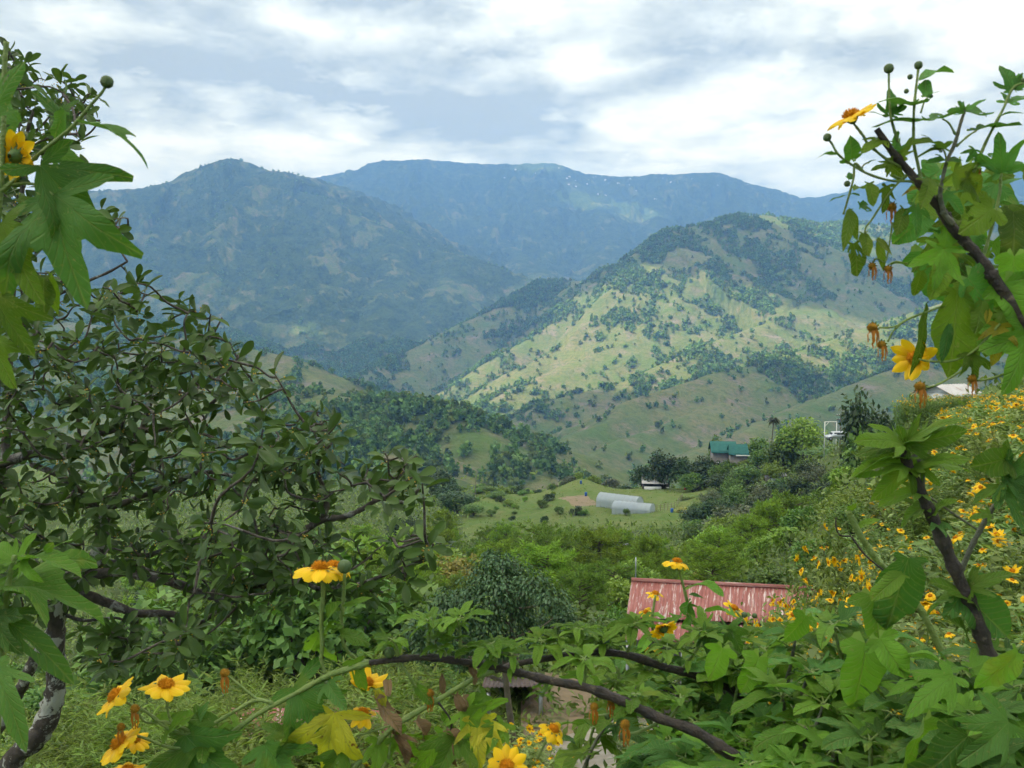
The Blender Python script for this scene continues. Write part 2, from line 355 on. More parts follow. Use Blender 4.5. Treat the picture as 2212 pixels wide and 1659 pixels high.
NEAR = np.array([
 (0,0,-1.65),(-2,0,-1.8),(2,0,-1.5),(0,1.2,-1.75),(0,2,-2.2),(0,4,-3.6),(0,8,-6.2),(0,14,-9.6),(0,20,-11.2),(4,24,-11.1),(0,28,-11.4),(-4,20,-11.6),(6,27,-11.0),(2.5,22,-11.1),
 (-2,2,-2.4),(-5,5,-3.6),(-10,8,-6),(-10,20,-12.2),(-20,40,-19),(-8,40,-17.5),(5,40,-16.5),(12,40,-15),(10,27,-9.6),
 (3,2,-1.6),(3.4,6,-3.7),(3.6,9,-5.0),(6,9,-3.2),(7.3,14,-3.2),(10,14,-1.9),(12,20,-2.4),(15,30,-4.2),(5,14,-6.4),(6,20,-8.9),(9,20,-5.8),(12,30,-7.5),(6,5,-1.2),(5,1,-.6),
 (0,60,-22),(0,100,-32),(20,100,-30),(-30,100,-36),(0,150,-39.5),(30,150,-37),(15,170,-40.3),(25,190,-42.2),(38,188,-41.5),(0,200,-45),(10,230,-46),(20,255,-46.5),(-10,250,-48.5),(-30,220,-50),(5,180,-43),
 (-194,350,-58),(-100,330,-62),(-60,300,-58),(-150,300,-58),(-120,420,-72),(60,232,-38),(85,220,-31),(110,215,-25),(50,215,-42),(40,240,-46),(61,200,-37),(67,180,-26.5),(58,140,-24.2),(46,140,-31.5),(40,120,-30),(30,122,-31.5),(55,172,-34),(45,172,-38),(52,190,-39.5),(40,158,-37.5),(34,95,-27.5),(25,90,-28.5),(64,206,-37),(45,100,-23),(19,60,-16),(24,60,-11),(28,60,-6.9),(34,60,-6.2),(26,44,-5.6),(22,40,-6.0),(35,70,-8.5),(45,75,-5),(60,110,-10),
 (50,330,-78),(0,330,-74),(100,330,-66),(0,430,-120),(100,450,-130),(-100,480,-100),(200,400,-60),(200,250,-8),(0,560,-165),(150,560,-160),(-200,560,-120),(300,500,-60),
 (0,-20,1.5),(30,-20,5),(-30,-10,-1),(-40,20,-14),(40,20,4),(-100,100,-45),(150,100,4),(-250,200,-72),(0,-100,12),(-80,-60,0),(100,-60,14),(25,10,1.2)], float)
def _wq(x, y):
    r = np.hypot(x, y); s = np.log1p(r/6.0)/(r+1e-6); return x*s, y*s
def _rbf():
    u, v = _wq(NEAR[:, 0], NEAR[:, 1]); n = len(u)
    D = np.hypot(u[:, None]-u, v[:, None]-v); A = np.zeros((n+3, n+3)); A[:n, :n] = D
    Pm = np.stack([np.ones(n), u, v], 1); A[:n, n:] = Pm; A[n:, :n] = Pm.T
    return u, v, np.linalg.solve(A, np.concatenate([NEAR[:, 2], np.zeros(3)]))
NU, NV, NW = _rbf()
def near_h(x, y):
    u, v = _wq(x, y); n = len(NU); o = NW[n]+NW[n+1]*u+NW[n+2]*v
    for i in range(n): o = o+NW[i]*np.hypot(u-NU[i], v-NV[i])
    r = np.hypot(x, y)
    return o+np.clip(r/40, 0.05, 1.6)*0.55*fbm(x/9, y/9, 3, 41)+0.06*fbm(x/1.1, y/1.1, 3, 43)*np.clip(r/4, .3, 1)
def sst(t): t = np.clip(t, 0, 1); return t*t*(3-2*t)
def height(x, y):
    x = np.asarray(x, float); y = np.asarray(y, float); r = np.hypot(x, y)
    o = np.zeros(x.shape); t = sst((r-430)/260)
    m = t < 1
    if m.any(): o[m] += (near_h(x[m], y[m])*(1-t[m]))
    m = t > 0
    if m.any(): o[m] += far_h(x[m], y[m])*t[m]
    return o
def hz(x, y): return float(height(np.array([float(x)]), np.array([float(y)]))[0])
# ------------------------------------------------------------------ land cover
def poly_in(px, py, poly):
    c = np.zeros(np.shape(px), bool); n = len(poly)
    for i in range(n):
        x1, y1 = poly[i]; x2, y2 = poly[i-1]
        cond = ((y1 > py) != (y2 > py)) & (px < (x2-x1)*(py-y1)/(y2-y1+1e-12)+x1); c ^= cond
    return c
def ground_pts(pl): return [tuple(W(a, b, d)[:2]) for a, b, d in pl]
MEADOW = ground_pts([(1000,1150,158),(1150,1155,160),(1290,1150,163),(1380,1165,158),(1500,1150,163),(1490,1110,184),(1540,1060,215),(1520,1035,235),(1450,1030,245),(1300,1030,262),(1150,1030,262),(1030,1080,225),(1000,1110,190)])
FIELD = ground_pts([(1205,1066,214),(1265,1066,214),(1300,1090,196),(1245,1092,196)])
TERR = ground_pts([(-60,960,390),(140,955,395),(170,1070,290),(-60,1090,290)])
YARD = [(0.5,19.5),(3.2,18.5),(5.6,21),(6.5,24.5),(4,29),(1.4,30),(0.2,25)]
PATH = [(0.8,19.6),(3.4,19.9),(4.3,22.4),(3.9,24.2),(2.7,24.3),(1.7,23),(0.9,21.9)]
def forest(x, y, z):
    """tree-cover of the slopes, 0..1"""
    r = np.hypot(x, y)
    wx = x+60*fbm(x/150, y/150, 3, 81); wy = y+60*fbm(x/150+5, y/150, 3, 83)
    rg = fbm(x/240, y/240, 5, 11, 0.55, True); far_ = sst((r-2700)/700)
    n = fbm(wx/260, wy/260, 4, 61)*0.6 + (0.55+.25*far_)*fbm(wx/70, wy/70, 5, 71, .65) - 0.55*rg + .35*far_*fbm(wx/38, wy/38, 3, 75)
    bias = np.where(r > 5200, .62, np.where(r > 2600, .50, .08))
    hilltop = (r > 2300) & (r < 3000) & (x > 150); bias = np.where(hilltop & (z > 60), .16, bias)
    bias = np.where((r < 1050) & (x < 30), .12, bias)
    bias = np.where((r > 800) & (r < 1500) & (x > 60), -.26, bias)
    bias = np.where((r > 1200) & (r < 1900) & (x < -250), .02, bias)
    # forest keeps to the gullies and to the shaded flanks
    e = 25.0
    return n, bias
def cover(x, y, z):
    n, b = forest(x, y, z)
    e = 30.0; lap = np.zeros(x.shape)
    return sst((n+b)/(0.8-.38*sst((np.hypot(x, y)-2700)/600))+0.5)
# ------------------------------------------------------------------ terrain: mesh in rings round the camera
def terrain():
    az = np.concatenate([np.linspace(-180, -48, 60, endpoint=False), np.linspace(-48, 48, 900, endpoint=False), np.linspace(48, 180, 60, endpoint=False)])
    rr = np.concatenate([np.geomspace(0.6, 30, 90, endpoint=False), np.geomspace(30, 620, 250, endpoint=False), np.geomspace(620, 3200, 330, endpoint=False), np.geomspace(3200, 9500, 230, endpoint=False), np.geomspace(9500, 11000, 6)])
    A, Rr = np.meshgrid(np.radians(az), rr)
    x = Rr*np.sin(A); y = Rr*np.cos(A); z = np.zeros(x.shape)
    for i in range(0, len(rr), 60): z[i:i+60] = height(x[i:i+60], y[i:i+60])
    far = sst((Rr-9000)/2000); z = z*(1-far)+far*(-200)
    # keep the ground beneath the level pads
    n = len(az)
    parts = [('ground', 0, 340), ('hills', 340, 670), ('mountains', 670, len(rr)-1)]
    cov = cover(x, y, z)
    # tree canopy as relief where the slope is wooded and trees get too small to stand one by one
    can = sst((Rr-2500)/500)
    z = z+can*cov*(7*np.abs(fbm(x/34, y/34, 2, 91))+4*pn(x/15, y/15, 97))
    gmap = {}
    inM = poly_in(x, y, MEADOW); inF = poly_in(x, y, FIELD); inT = poly_in(x, y, TERR)
    inY = poly_in(x, y, YARD)
    lc = np.where(inM, 1.0, 0.0); lc = np.where(inT, 0.8, lc)
    soil = np.where(inF, 1.0, 0.0); soil = np.where(inY, 0.85, soil)
    for name, a, b in parts:
        V = np.stack([x[a:b+1], y[a:b+1], z[a:b+1]], -1).reshape(-1, 3); m = b-a+1
        i = np.arange(m-1)[:, None]*n; j = np.arange(n)[None]
        F = np.stack([i+j, i+(j+1) % n, i+n+(j+1) % n, i+n+j], -1).reshape(-1, 4)[:, ::-1]
        fl = [F]
        if a == 0: V = np.vstack([V, [[0, 0, hz(0, 0)]]]); fl.append(np.stack([np.full(n, m*n), np.arange(n), (np.arange(n)+1) % n], -1)[:, ::-1])
        ex = 1 if a == 0 else 0
        f = lambda q: np.concatenate([q[a:b+1].ravel(), np.zeros(ex)])
        o = mk(name, V, fl, MAT_GROUND if name == 'ground' else MAT_HILL, None, attrs={'forest': f(cov), 'meadow': f(lc), 'soil': f(soil)})
        tag(o, kind='structure')
def mat_hill():
    m, t = newmat('hillside'); co = t.n('ShaderNodeTexCoord').outputs['Object']
    fo = t.n('ShaderNodeAttribute', attribute_name='forest').outputs['Fac']
    n1 = t.noise(co, 0.004, 5, 0.6); n2 = t.noise(co, 0.022, 5, 0.65); n3 = t.noise(co, 0.12, 4, 0.65)
    grass = t.mix(t.rng(n1, 0.38, 0.62), (0.075, 0.128, 0.026, 1), (0.140, 0.158, 0.048, 1))
    grass = t.mix(t.m('MULTIPLY', t.rng(n2, 0.40, 0.64), 0.75), grass, (0.180, 0.150, 0.090, 1))
    grass = t.mix(t.rng(n2, 0.58, 0.68), grass, (0.20, 0.165, 0.135, 1))
    grass = t.mix(t.m('MULTIPLY', t.rng(n3, 0.46, 0.62), 0.7), grass, (0.070, 0.105, 0.028, 1))
    vo = t.n('ShaderNodeTexVoronoi', i_Scale=0.085, i_Randomness=1.0); t.set(vo.inputs['Vector'], co)
    wood = t.mix(t.rng(vo.outputs['Distance'], 0.1, 0.75), (0.050, 0.088, 0.024, 1), (0.022, 0.042, 0.018, 1))
    wood = t.mix(t.rng(n2, 0.4, 0.65), wood, (0.070, 0.105, 0.030, 1))
    fk = t.rng(t.m('ADD', fo, t.m('MULTIPLY_ADD', n3, 0.7, -0.35)), 0.22, 0.82)
    col = t.mix(fk, grass, wood)
    hgt = t.m('ADD', t.m('MULTIPLY', t.m('MULTIPLY', vo.outputs['Distance'], -7.0), fk), t.m('MULTIPLY', n3, 4.0))
    bp = t.n('ShaderNodeBump', i_Strength=0.8, i_Distance=1.0); t.set(bp.inputs['Height'], hgt)
    p = t.n('ShaderNodeBsdfPrincipled', i_Roughness=0.95); t.set(p.inputs['Base Color'], col); p.inputs['Specular IOR Level'].default_value = 0.05
    t.set(p.inputs['Normal'], bp.outputs[0]); return finish(m, t, p.outputs[0])
def mat_ground():
    m, t = newmat('ground_cover'); co = t.n('ShaderNodeTexCoord').outputs['Object']
    me = t.n('ShaderNodeAttribute', attribute_name='meadow').outputs['Fac']; so_ = t.n('ShaderNodeAttribute', attribute_name='soil').outputs['Fac']
    n1 = t.noise(co, 0.06, 5, 0.6); n2 = t.noise(co, 0.5, 5, 0.65); n3 = t.noise(co, 5.0, 5, 0.7)
    wild = t.mix(t.rng(n2, 0.35, 0.65), (0.045, 0.085, 0.022, 1), (0.09, 0.125, 0.035, 1))
    wild = t.mix(t.rng(n3, 0.45, 0.75), wild, (0.11, 0.10, 0.05, 1))
    gr = t.mix(t.rng(n1, 0.35, 0.65), (0.080, 0.145, 0.030, 1), (0.130, 0.165, 0.048, 1))
    gr = t.mix(t.m('MULTIPLY', t.rng(n2, 0.45, 0.75), 0.5), gr, (0.20, 0.18, 0.09, 1))
    col = t.mix(t.rng(t.m('ADD', me, t.m('MULTIPLY_ADD', n2, 0.5, -0.25)), 0.4, 0.6), wild, gr)
    so2 = t.mix(t.rng(n3, 0.3, 0.7), (0.27, 0.20, 0.125, 1), (0.20, 0.165, 0.115, 1))
    so2 = t.mix(t.rng(n2, 0.55, 0.68), so2, (0.10, 0.12, 0.045, 1))
    col = t.mix(t.rng(t.m('ADD', so_, t.m('MULTIPLY_ADD', n2, 0.5, -0.25)), 0.4, 0.6), col, so2)
    bp = t.n('ShaderNodeBump', i_Strength=0.7, i_Distance=0.08); t.set(bp.inputs['Height'], t.m('ADD', n3, t.m('MULTIPLY', n2, 3.0)))
    p = t.n('ShaderNodeBsdfPrincipled', i_Roughness=0.95); t.set(p.inputs['Base Color'], col); p.inputs['Specular IOR Level'].default_value = 0.1
    t.set(p.inputs['Normal'], bp.outputs[0]); return finish(m, t, p.outputs[0])
MAT_HILL = mat_hill(); MAT_GROUND = mat_ground()
terrain()
# ------------------------------------------------------------------ clouds that shade the valley (unseen, shaped to place sun and shade, 3 km up, above the view)
ZC = 3000.0
def clouds():
    xs = np.arange(-9500, 8000, 90.0); ys = np.arange(-2500, 8000, 90.0)
    X, Y = np.meshgrid(xs, ys)
    D = 0.62+0.30*fbm(X/1500, Y/1500, 4, 301)
    holes = [(1330,720,2050,430,.95),(1160,830,1900,330,.9),(1000,860,1950,200,.8),(1750,740,1800,330,.9),(1900,720,1850,350,.8),(1600,790,1560,170,.8),(1640,500,2560,200,.75),(1850,490,2700,260,.8),(1480,700,2050,250,.7),
             (1330,450,6500,420,1.0),(1180,365,7300,260,1.0),(1250,1090,195,170,.50),(1150,1200,120,115,.75),(640,690,3000,260,.42),(820,660,3200,200,.4),(1250,760,1900,300,.8)]
    wx = X+170*fbm(X/520, Y/520, 4, 311); wy = Y+170*fbm(X/520+9, Y/520, 4, 313)
    for (px, py, d, s, am) in holes:
        g = W(px, py, d); k = (ZC-g[2])/SV[2]; c = g+SV*k
        D = D-am*np.exp(-((wx-c[0])**2+(wy-c[1])**2)/(2*(s*0.62)**2))
    # a denser bank that keeps the shoulder of the hill and the near garden in shade
    for (px, py, d, s, am) in [(1500,560,2430,230,.8),(1620,610,2250,190,.8),(1400,930,1200,380,.8),(1560,880,1300,260,.6),(0,1400,5,500,.3),(880,780,2350,220,.5)]:
        g = W(px, py, d); k = (ZC-g[2])/SV[2]; c = g+SV*k
        D = D+am*np.exp(-((wx-c[0])**2+(wy-c[1])**2)/(2*(s*0.62)**2))
    ed = np.minimum.reduce([X-xs[0], xs[-1]-X, Y-ys[0], ys[-1]-Y]); D = D*np.clip(ed/500, 0, 1)-0.02*(ed < 200)
    # the sky overhead behind the camera is open in places
    D = D-0.5*np.clip((Y*-1-600)/1200, 0, 1)*(0.5+fbm(X/900, Y/900, 3, 331))
    D = D-0.27
    th = np.sqrt(np.clip(D, 0, 1))*(260+120*fbm(X/420, Y/420, 4, 321))
    pos = D > 0
    nx = len(xs); i, j = np.meshgrid(np.arange(len(ys)-1), np.arange(nx-1), indexing='ij')
    q = pos[:-1, :-1] | pos[1:, :-1] | pos[:-1, 1:] | pos[1:, 1:]
    i = i[q]; j = j[q]; F = np.stack([i*nx+j, i*nx+j+1, (i+1)*nx+j+1, (i+1)*nx+j], -1)
    N = X.size
    V = np.vstack([np.stack([X.ravel(), Y.ravel(), (ZC+th).ravel()], -1), np.stack([X.ravel(), Y.ravel(), (ZC-0.45*th).ravel()-1.0], -1)])
    F = np.vstack([F, F[:, ::-1]+N]); used = np.unique(F); mp = np.full(2*N, -1); mp[used] = np.arange(len(used))
    m, t = newmat('cloud_white')
    tr = t.n('ShaderNodeBsdfTranslucent', i_Color=(0.97, 0.97, 0.97, 1)); di = t.n('ShaderNodeBsdfDiffuse', i_Color=(0.95, 0.95, 0.95, 1)); tp = t.n('ShaderNodeBsdfTransparent')
    a = t.n('ShaderNodeMixShader', i_0=0.35); t.set(a.inputs[1], tr.outputs[0]); t.set(a.inputs[2], di.outputs[0])
    b = t.n('ShaderNodeMixShader', i_0=0.36); t.set(b.inputs[1], a.outputs[0]); t.set(b.inputs[2], tp.outputs[0]); finish(m, t, b.outputs[0])
    o = mk('clouds', V[used], mp[F], m); tag(o, 'unseen bank of white cloud shaped to shade the valley', 'cloud', kind='stuff')
clouds()
# ------------------------------------------------------------------ haze in the valley air
def haze():
    g = G(); zt, zb = 1600.0, -420.0
    box(g, (0, 0, (zt+zb)/2), (23000, 23000, zt-zb))
    m, t = newmat('valley_haze')
    v = t.n('ShaderNodeVolumePrincipled', i_Color=(0.21, 0.44, 1.0, 1), i_Absorption_Color=(0.28, 0.28, 0.28, 1), i_Density=HAZE_D, i_Anisotropy=0.0)
    o = t.n('ShaderNodeOutputMaterial'); t.set(o.inputs['Volume'], v.outputs[0])
    ob = g.build('haze', m, smooth=False); tag(ob, 'pale blue haze filling the valley air', 'haze', kind='stuff')
HAZE_D = 1.5e-4
haze()
# ------------------------------------------------------------------ leaf, flower and bud shapes
def polar_leaf(lobes, rays=45, rings=5, spread=115, ser=0.035, sn=17, mn=0.10, seed=0):
    g0 = np.random.default_rng(seed); lobes = [(ph+g0.normal()*4*(ph != 0), L*(1+g0.normal()*.07*(ph != 0)), w*(1+g0.normal()*.08), pw) for ph, L, w, pw in lobes]
    th = np.radians(np.linspace(-spread, spread, rays)); r = np.full(rays, mn); q = np.zeros(rays)
    for (ph, L, w, pw) in lobes:
        dth = (th-math.radians(ph))/w; k = L*np.exp(-np.abs(dth)**pw); q = np.where((k > r) & (w < 1.0), dth*0.9, q); r = np.maximum(r, k)
    r = r*(1+.07*np.interp(np.arange(rays), np.linspace(0, rays-1, 14), g0.normal(size=14)))
    r = r*(1+ser*np.sign(np.sin(th*sn*2+.4))*np.abs(np.sin(th*sn*2+.4))**.5*np.clip(np.abs(th)*4, 0, 1))
    fr = (np.arange(1, rings+1)/rings)**0.85
    x = np.concatenate([[0], (fr[:, None]*(r*np.sin(th))[None]).ravel()]); y = np.concatenate([[0], (fr[:, None]*(r*np.cos(th))[None]).ravel()])
    uv = np.stack([np.concatenate([[0], (fr[:, None]*q[None]*0+q[None]*np.ones((rings, 1))).ravel()]), np.concatenate([[0], (fr[:, None]*r[None]).ravel()])], -1)
    j = np.arange(rays-1); f3 = np.stack([np.zeros(rays-1, int), 1+j+1, 1+j], -1)
    i = np.arange(rings-1)[:, None]*rays+1
    f4 = np.stack([i+j, i+j+1, i+rays+j+1, i+rays+j], -1).reshape(-1, 4)
    return np.stack([x, y], -1), [f3, f4], uv
TPL = {k: [polar_leaf(*a, seed=q*7+3, **kw) for q in range(5)] for k, (a, kw) in {
 'lobed': (([(0,1,.40,1.5),(44,.84,.33,1.5),(-44,.84,.33,1.5),(92,.48,.40,1.6),(-92,.48,.40,1.6),(0,.50,1.15,4)],), dict(rays=61)),
 'tri': (([(0,1,.46,1.3),(46,.58,.27,1.5),(-46,.58,.27,1.5),(92,.28,.6,1.6),(-92,.28,.6,1.6),(0,.40,.95,3)],), dict(rays=51)),
 'ovate': (([(0,1,.72,1.25),(105,.18,.6,1.6),(-105,.18,.6,1.6)],), dict(rays=37, ser=.03)),
 'heart': (([(0,1,.92,1.15),(80,.46,.62,1.8),(-80,.46,.62,1.8)],), dict(rays=43, spread=150, ser=.025, mn=.2)),
 'lance': (([(0,1,.40,1.15),(100,.06,.5,1.6),(-100,.06,.5,1.6)],), dict(rays=27, ser=.02, mn=.03)),
}.items()}
def put_leaf(g, base, d, n, L, kind='ovate', droop=0.6, fold=0.25, curl=0.05, wid=1.0):
    X, F, uv = TPL[kind][rng.integers(5)]; x = X[:, 0]*wid; y = X[:, 1]
    ph = rng.random()*6.28
    z = fold*np.abs(x)+curl*np.sin(9*y+ph)*(np.abs(x)+.04)*2.2+curl*.6*np.sin(14*x+ph)*y
    dr = droop if abs(droop) > 1e-3 else 1e-3
    a = dr*y; Y = np.sin(a)/dr+z*np.sin(a); Z = -(1-np.cos(a))/dr+z*np.cos(a)
    # tips hang a little more where the blade is broad
    Z = Z-0.12*np.abs(x)**1.5*(1 if droop > 0 else 0)
    d = nrm(d); n = np.asarray(n, float); n = nrm(n-(n@d)*d); s = np.cross(d, n)
    V = np.asarray(base)+L*(x[:, None]*s+Y[:, None]*d+Z[:, None]*n)
    if rng.random() < .45:                               # insect holes
        m = np.ones(len(F[1]), bool); m[rng.integers(0, len(m), rng.integers(1, 5))] = False; F = [F[0], F[1][m]]
    g.add(V, F, uv)
UP = np.array([0, 0, 1.0]); CAMV = np.array([0, -1.0, 0.0])
def petal_set(n=11, L=0.5, wmax=0.17, lift=0.15, droop=0.5, seed=1, gaps=()):
    r = np.random.default_rng(seed); g = G()
    v = np.linspace(0, 1, 7); u = np.linspace(-1, 1, 5)
    for i in range(n):
        if i in gaps: continue
        a = 2*math.pi*i/n+r.normal()*.06; l = L*(1+r.normal()*.07); dr = droop+r.normal()*.38; tw = r.normal()*.4
        wv = wmax*(np.sin(np.pi*np.clip(v*.80+.14, 0, 1))**.7)*(1-.18*v); wv[-1] *= .55
        x = u[None]*wv[:, None]; s = v[:, None]+0*x; rr = 0.10+l*np.sin(dr*s)/max(abs(dr), 1e-3)*np.sign(dr) if abs(dr) > 1e-3 else .1+l*s
        zz = lift*s*l-l*(1-np.cos(dr*s))/(dr if abs(dr) > 1e-3 else 1e-3)-.35*x*x/wmax*1.2+.012*np.cos(u*9)[None]*s+tw*x*s
        zz = zz+0.004*i%.01
        V = np.stack([rr*math.cos(a)-x*math.sin(a), rr*math.sin(a)+x*math.cos(a), zz], -1).reshape(-1, 3)
        k = np.arange(6)[:, None]*5; j = np.arange(4)[None]
        g.add(V, np.stack([k+j, k+j+1, k+5+j+1, k+5+j], -1).reshape(-1, 4), np.stack([np.broadcast_to(u[None]*.5+.5, x.shape).ravel(), np.repeat(v, 5)], -1))
    return g
def dome(g, R_, H, n=22, m=9, z0=0.0, spiky=0.0, seed=0):
    r = np.random.default_rng(seed); t = np.linspace(0, 1, m); V = []
    for i in range(m):
        a = np.arange(n)*2*math.pi/n+(i % 2)*math.pi/n; q = math.cos(t[i]*math.pi/2)**.8 if i < m-1 else 0.02; h = math.sin(t[i]*math.pi/2)
        k = 1+spiky*(r.random(n)-.3)
        V.append(np.stack([R_*q*k*np.cos(a), R_*q*k*np.sin(a), z0+H*h*k], -1))
    V = np.concatenate(V); i = np.arange(m-1)[:, None]*n; j = np.arange(n)[None]
    g.add(V, np.stack([i+j, i+(j+1) % n, i+n+(j+1) % n, i+n+j], -1).reshape(-1, 4))
    if spiky:                                            # florets standing out of the disc
        for _ in range(150):
            u = r.random(); a = r.random()*6.28; el = math.asin(u**.8)
            p = np.array([R_*math.cos(el)*math.cos(a), R_*math.cos(el)*math.sin(a), z0+H*math.sin(el)]); d = nrm(p-np.array([0, 0, z0-.02]))
            s = nrm(np.cross(d, [.3, .5, .8]))*.016; q = np.cross(d, s)
            g.add(np.stack([p+s, p-s*.5+q*.9, p-s*.5-q*.9, p+d*(.05+.03*r.random())]), np.array([[0,1,3],[1,2,3],[2,0,3]]))
def calyx(g, R_=0.15, H=0.16, z0=-0.01):
    t = np.linspace(0, 1, 6); n = 14; V = []
    for q in t:
        a = np.arange(n)*2*math.pi/n; rr = R_*(0.30+0.70*math.sin(q*math.pi/2)); V.append(np.stack([rr*np.cos(a), rr*np.sin(a), np.full(n, z0-H+H*q)], -1))
    V = np.concatenate(V); i = np.arange(5)[:, None]*n; j = np.arange(n)[None]
    g.add(V, np.stack([i+j, i+(j+1) % n, i+n+(j+1) % n, i+n+j], -1).reshape(-1, 4))
    for k in range(9):
        a = k*2*math.pi/9; c, s = math.cos(a), math.sin(a)
        pts = [(R_*.8, -.035, z0-.03), (R_*.8, .035, z0-.03), (R_*1.45, .04, z0+.01), (R_*1.45, -.04, z0+.01), (R_*1.9, 0, z0-.01)]
        g.add(np.array([[x*c-y*s, x*s+y*c, z] for x, y, z in pts]), [np.array([[0,1,2,3]]), np.array([[3,2,4]])])
M_PETAL = None
def mat_petal(name, c1, c2, tr=0.35):
    m, t = newmat(name); uv = t.n('ShaderNodeUVMap'); s = t.n('ShaderNodeSeparateXYZ', i_0=uv.outputs[0])
    isl = t.n('ShaderNodeNewGeometry').outputs['Random Per Island']
    st = t.m('SINE', t.m('MULTIPLY', s.outputs[0], 38.0)); col = t.mix(t.m('MULTIPLY_ADD', st, 0.15, t.rng(s.outputs[1], 0.0, 0.9, 0.55, 0.0)), c1, c2)
    col = hsv(t, col, None, None, t.m('MULTIPLY_ADD', isl, 0.3, 0.85))
    p = t.n('ShaderNodeBsdfPrincipled', i_Roughness=0.5); t.set(p.inputs['Base Color'], col); p.inputs['Specular IOR Level'].default_value = .25
    q = t.n('ShaderNodeBsdfTranslucent'); t.set(q.inputs[0], col); mx = t.n('ShaderNodeMixShader', i_0=tr); t.set(mx.inputs[1], p.outputs[0]); t.set(mx.inputs[2], q.outputs[0])
    return finish(m, t, mx.outputs[0])
M_PETAL = mat_petal('yellow_petal', (0.90, 0.60, 0.010, 1), (0.84, 0.40, 0.006, 1))
M_DRYPETAL = mat_petal('withered_petal', (0.46, 0.19, 0.02, 1), (0.33, 0.11, 0.015, 1), .3)
M_DISC = plainmat('flower_disc', (0.62, 0.25, 0.01, 1), (0.44, 0.15, 0.008, 1), .8, 30, spec=.1)
M_SEED = plainmat('seed_disc', (0.38, 0.20, 0.02, 1), (0.20, 0.11, 0.02, 1), .85, 24, spec=.1)
M_CALYX = plainmat('calyx_green', (0.10, 0.18, 0.04, 1), (0.06, 0.12, 0.03, 1), .6, 12, trans=.15)
M_BUD = plainmat('bud_green', (0.085, 0.14, 0.045, 1), (0.05, 0.085, 0.03, 1), .6, 12)
M_LEAF = leafmat('sunflower_leaf', (0.080, 0.190, 0.018, 1), (0.160, 0.290, 0.034, 1), trans=.44, rough=.6, spec=.2, back=(0.10, 0.20, 0.06, 1), veins=.42, scale=2.0)
M_LEAFD = leafmat('sunflower_leaf_deep', (0.055, 0.160, 0.028, 1), (0.095, 0.220, 0.046, 1), trans=.36, rough=.6, spec=.2, back=(0.08, 0.17, 0.06, 1), veins=.40, scale=2.0)
M_VINE = leafmat('climber_leaf', (0.12, 0.25, 0.020, 1), (0.18, 0.32, 0.04, 1), trans=.44, rough=.6, spec=.2, back=(0.15, 0.24, 0.08, 1), veins=.40, scale=2.0)
M_YLEAF = leafmat('yellowed_leaf', (0.30, 0.31, 0.02, 1), (0.50, 0.40, 0.03, 1), trans=.40, spots=(0.16, 0.07, 0.01, 1), veins=.4)
M_DEAD = leafmat('dead_leaf', (0.16, 0.095, 0.05, 1), (0.26, 0.17, 0.10, 1), trans=.15, rough=.8, spec=.1, veins=.3, tcol=(1, .9, .7, 1))
M_STEM = barkmat('green_stem', (0.14, 0.22, 0.045, 1), (0.20, 0.27, 0.07, 1), scale=20, rough=.55)
M_WOODY = barkmat('dark_stem', (0.022, 0.017, 0.016, 1), (0.060, 0.045, 0.036, 1), lichen=(0.17, 0.14, 0.09, 1), scale=50, lo=.60, hi=.68, rough=.6)
M_GREYSTEM = barkmat('grey_stem', (0.10, 0.11, 0.07, 1), (0.16, 0.16, 0.11, 1), scale=30, rough=.7)
HEADS = {}
def heads():
    for k, (n, dr, li, sd, gaps) in {'flat': (11, .40, .12, 1, ()), 'droop': (11, 1.15, .10, 2, ()), 'cup': (11, -.25, .30, 3, (4,)), 'worn': (12, .9, .05, 4, (2, 6, 7))}.items():
        pe = petal_set(n, .42, .148, li, dr, sd, gaps); di = G(); dome(di, .135, .10, z0=.0, spiky=.10, seed=sd); ca = G(); calyx(ca)
        HEADS[k] = (pe, di, ca, M_PETAL, M_DISC)
    pe = G(); r = np.random.default_rng(5)
    for i in range(7):                                   # shrivelled petals hanging from a spent head
        a = r.random()*6.28; l = .28+.3*r.random(); q = np.linspace(0, 1, 6); l *= 1.35
        pts = np.stack([.16*np.cos(a)+np.sin(q*3)*.07*np.cos(a), .16*np.sin(a)+np.sin(q*3)*.07*np.sin(a), -.06-q*l], -1)+r.normal(size=(6, 3))*.02
        w_ = .045*(1-.5*q)[:, None]*np.array([-math.sin(a), math.cos(a), .3]); V = np.concatenate([pts-w_, pts+w_]); j = np.arange(5)
        pe.add(V, np.stack([j, j+1, 6+j+1, 6+j], -1))
    di = G(); dome(di, .17, .26, z0=-.03, spiky=.16, seed=8); ca = G(); calyx(ca, .15, .14, -.02)
    HEADS['seed'] = (di, pe, ca, M_SEED, M_DRYPETAL)
    HM = {}
    for k, (pe, di, ca, mp, md) in HEADS.items():
        o3 = []
        for g, nm, m in ((pe, 'petals', mp), (di, 'disc', md), (ca, 'calyx', M_CALYX)):
            o = g.build(nm, m); o3.append(o.data); bpy.data.objects.remove(o)
        HM[k] = o3
    HEADS.clear(); HEADS.update(HM)
    b = G(); dome(b, .5, .5, 16, 8); V = b.v[0].copy(); V[:, 2] *= -1; b.add(V, [x[0][:, ::-1] for x in b.f.values()])
    for k in range(8):
        a = k*math.pi/4; c, s = math.cos(a), math.sin(a); P_ = [(.50,-.12,-.2),(.50,.12,-.2),(.46,.13,.22),(.46,-.13,.22),(.30,0,.44)]
        b.add(np.array([[x*c-y*s, x*s+y*c, z] for x, y, z in P_]), [np.array([[0,1,2,3]]), np.array([[3,2,4]])])
    o = b.build('bud', M_BUD); HEADS['bud'] = [o.data]; bpy.data.objects.remove(o)
heads()
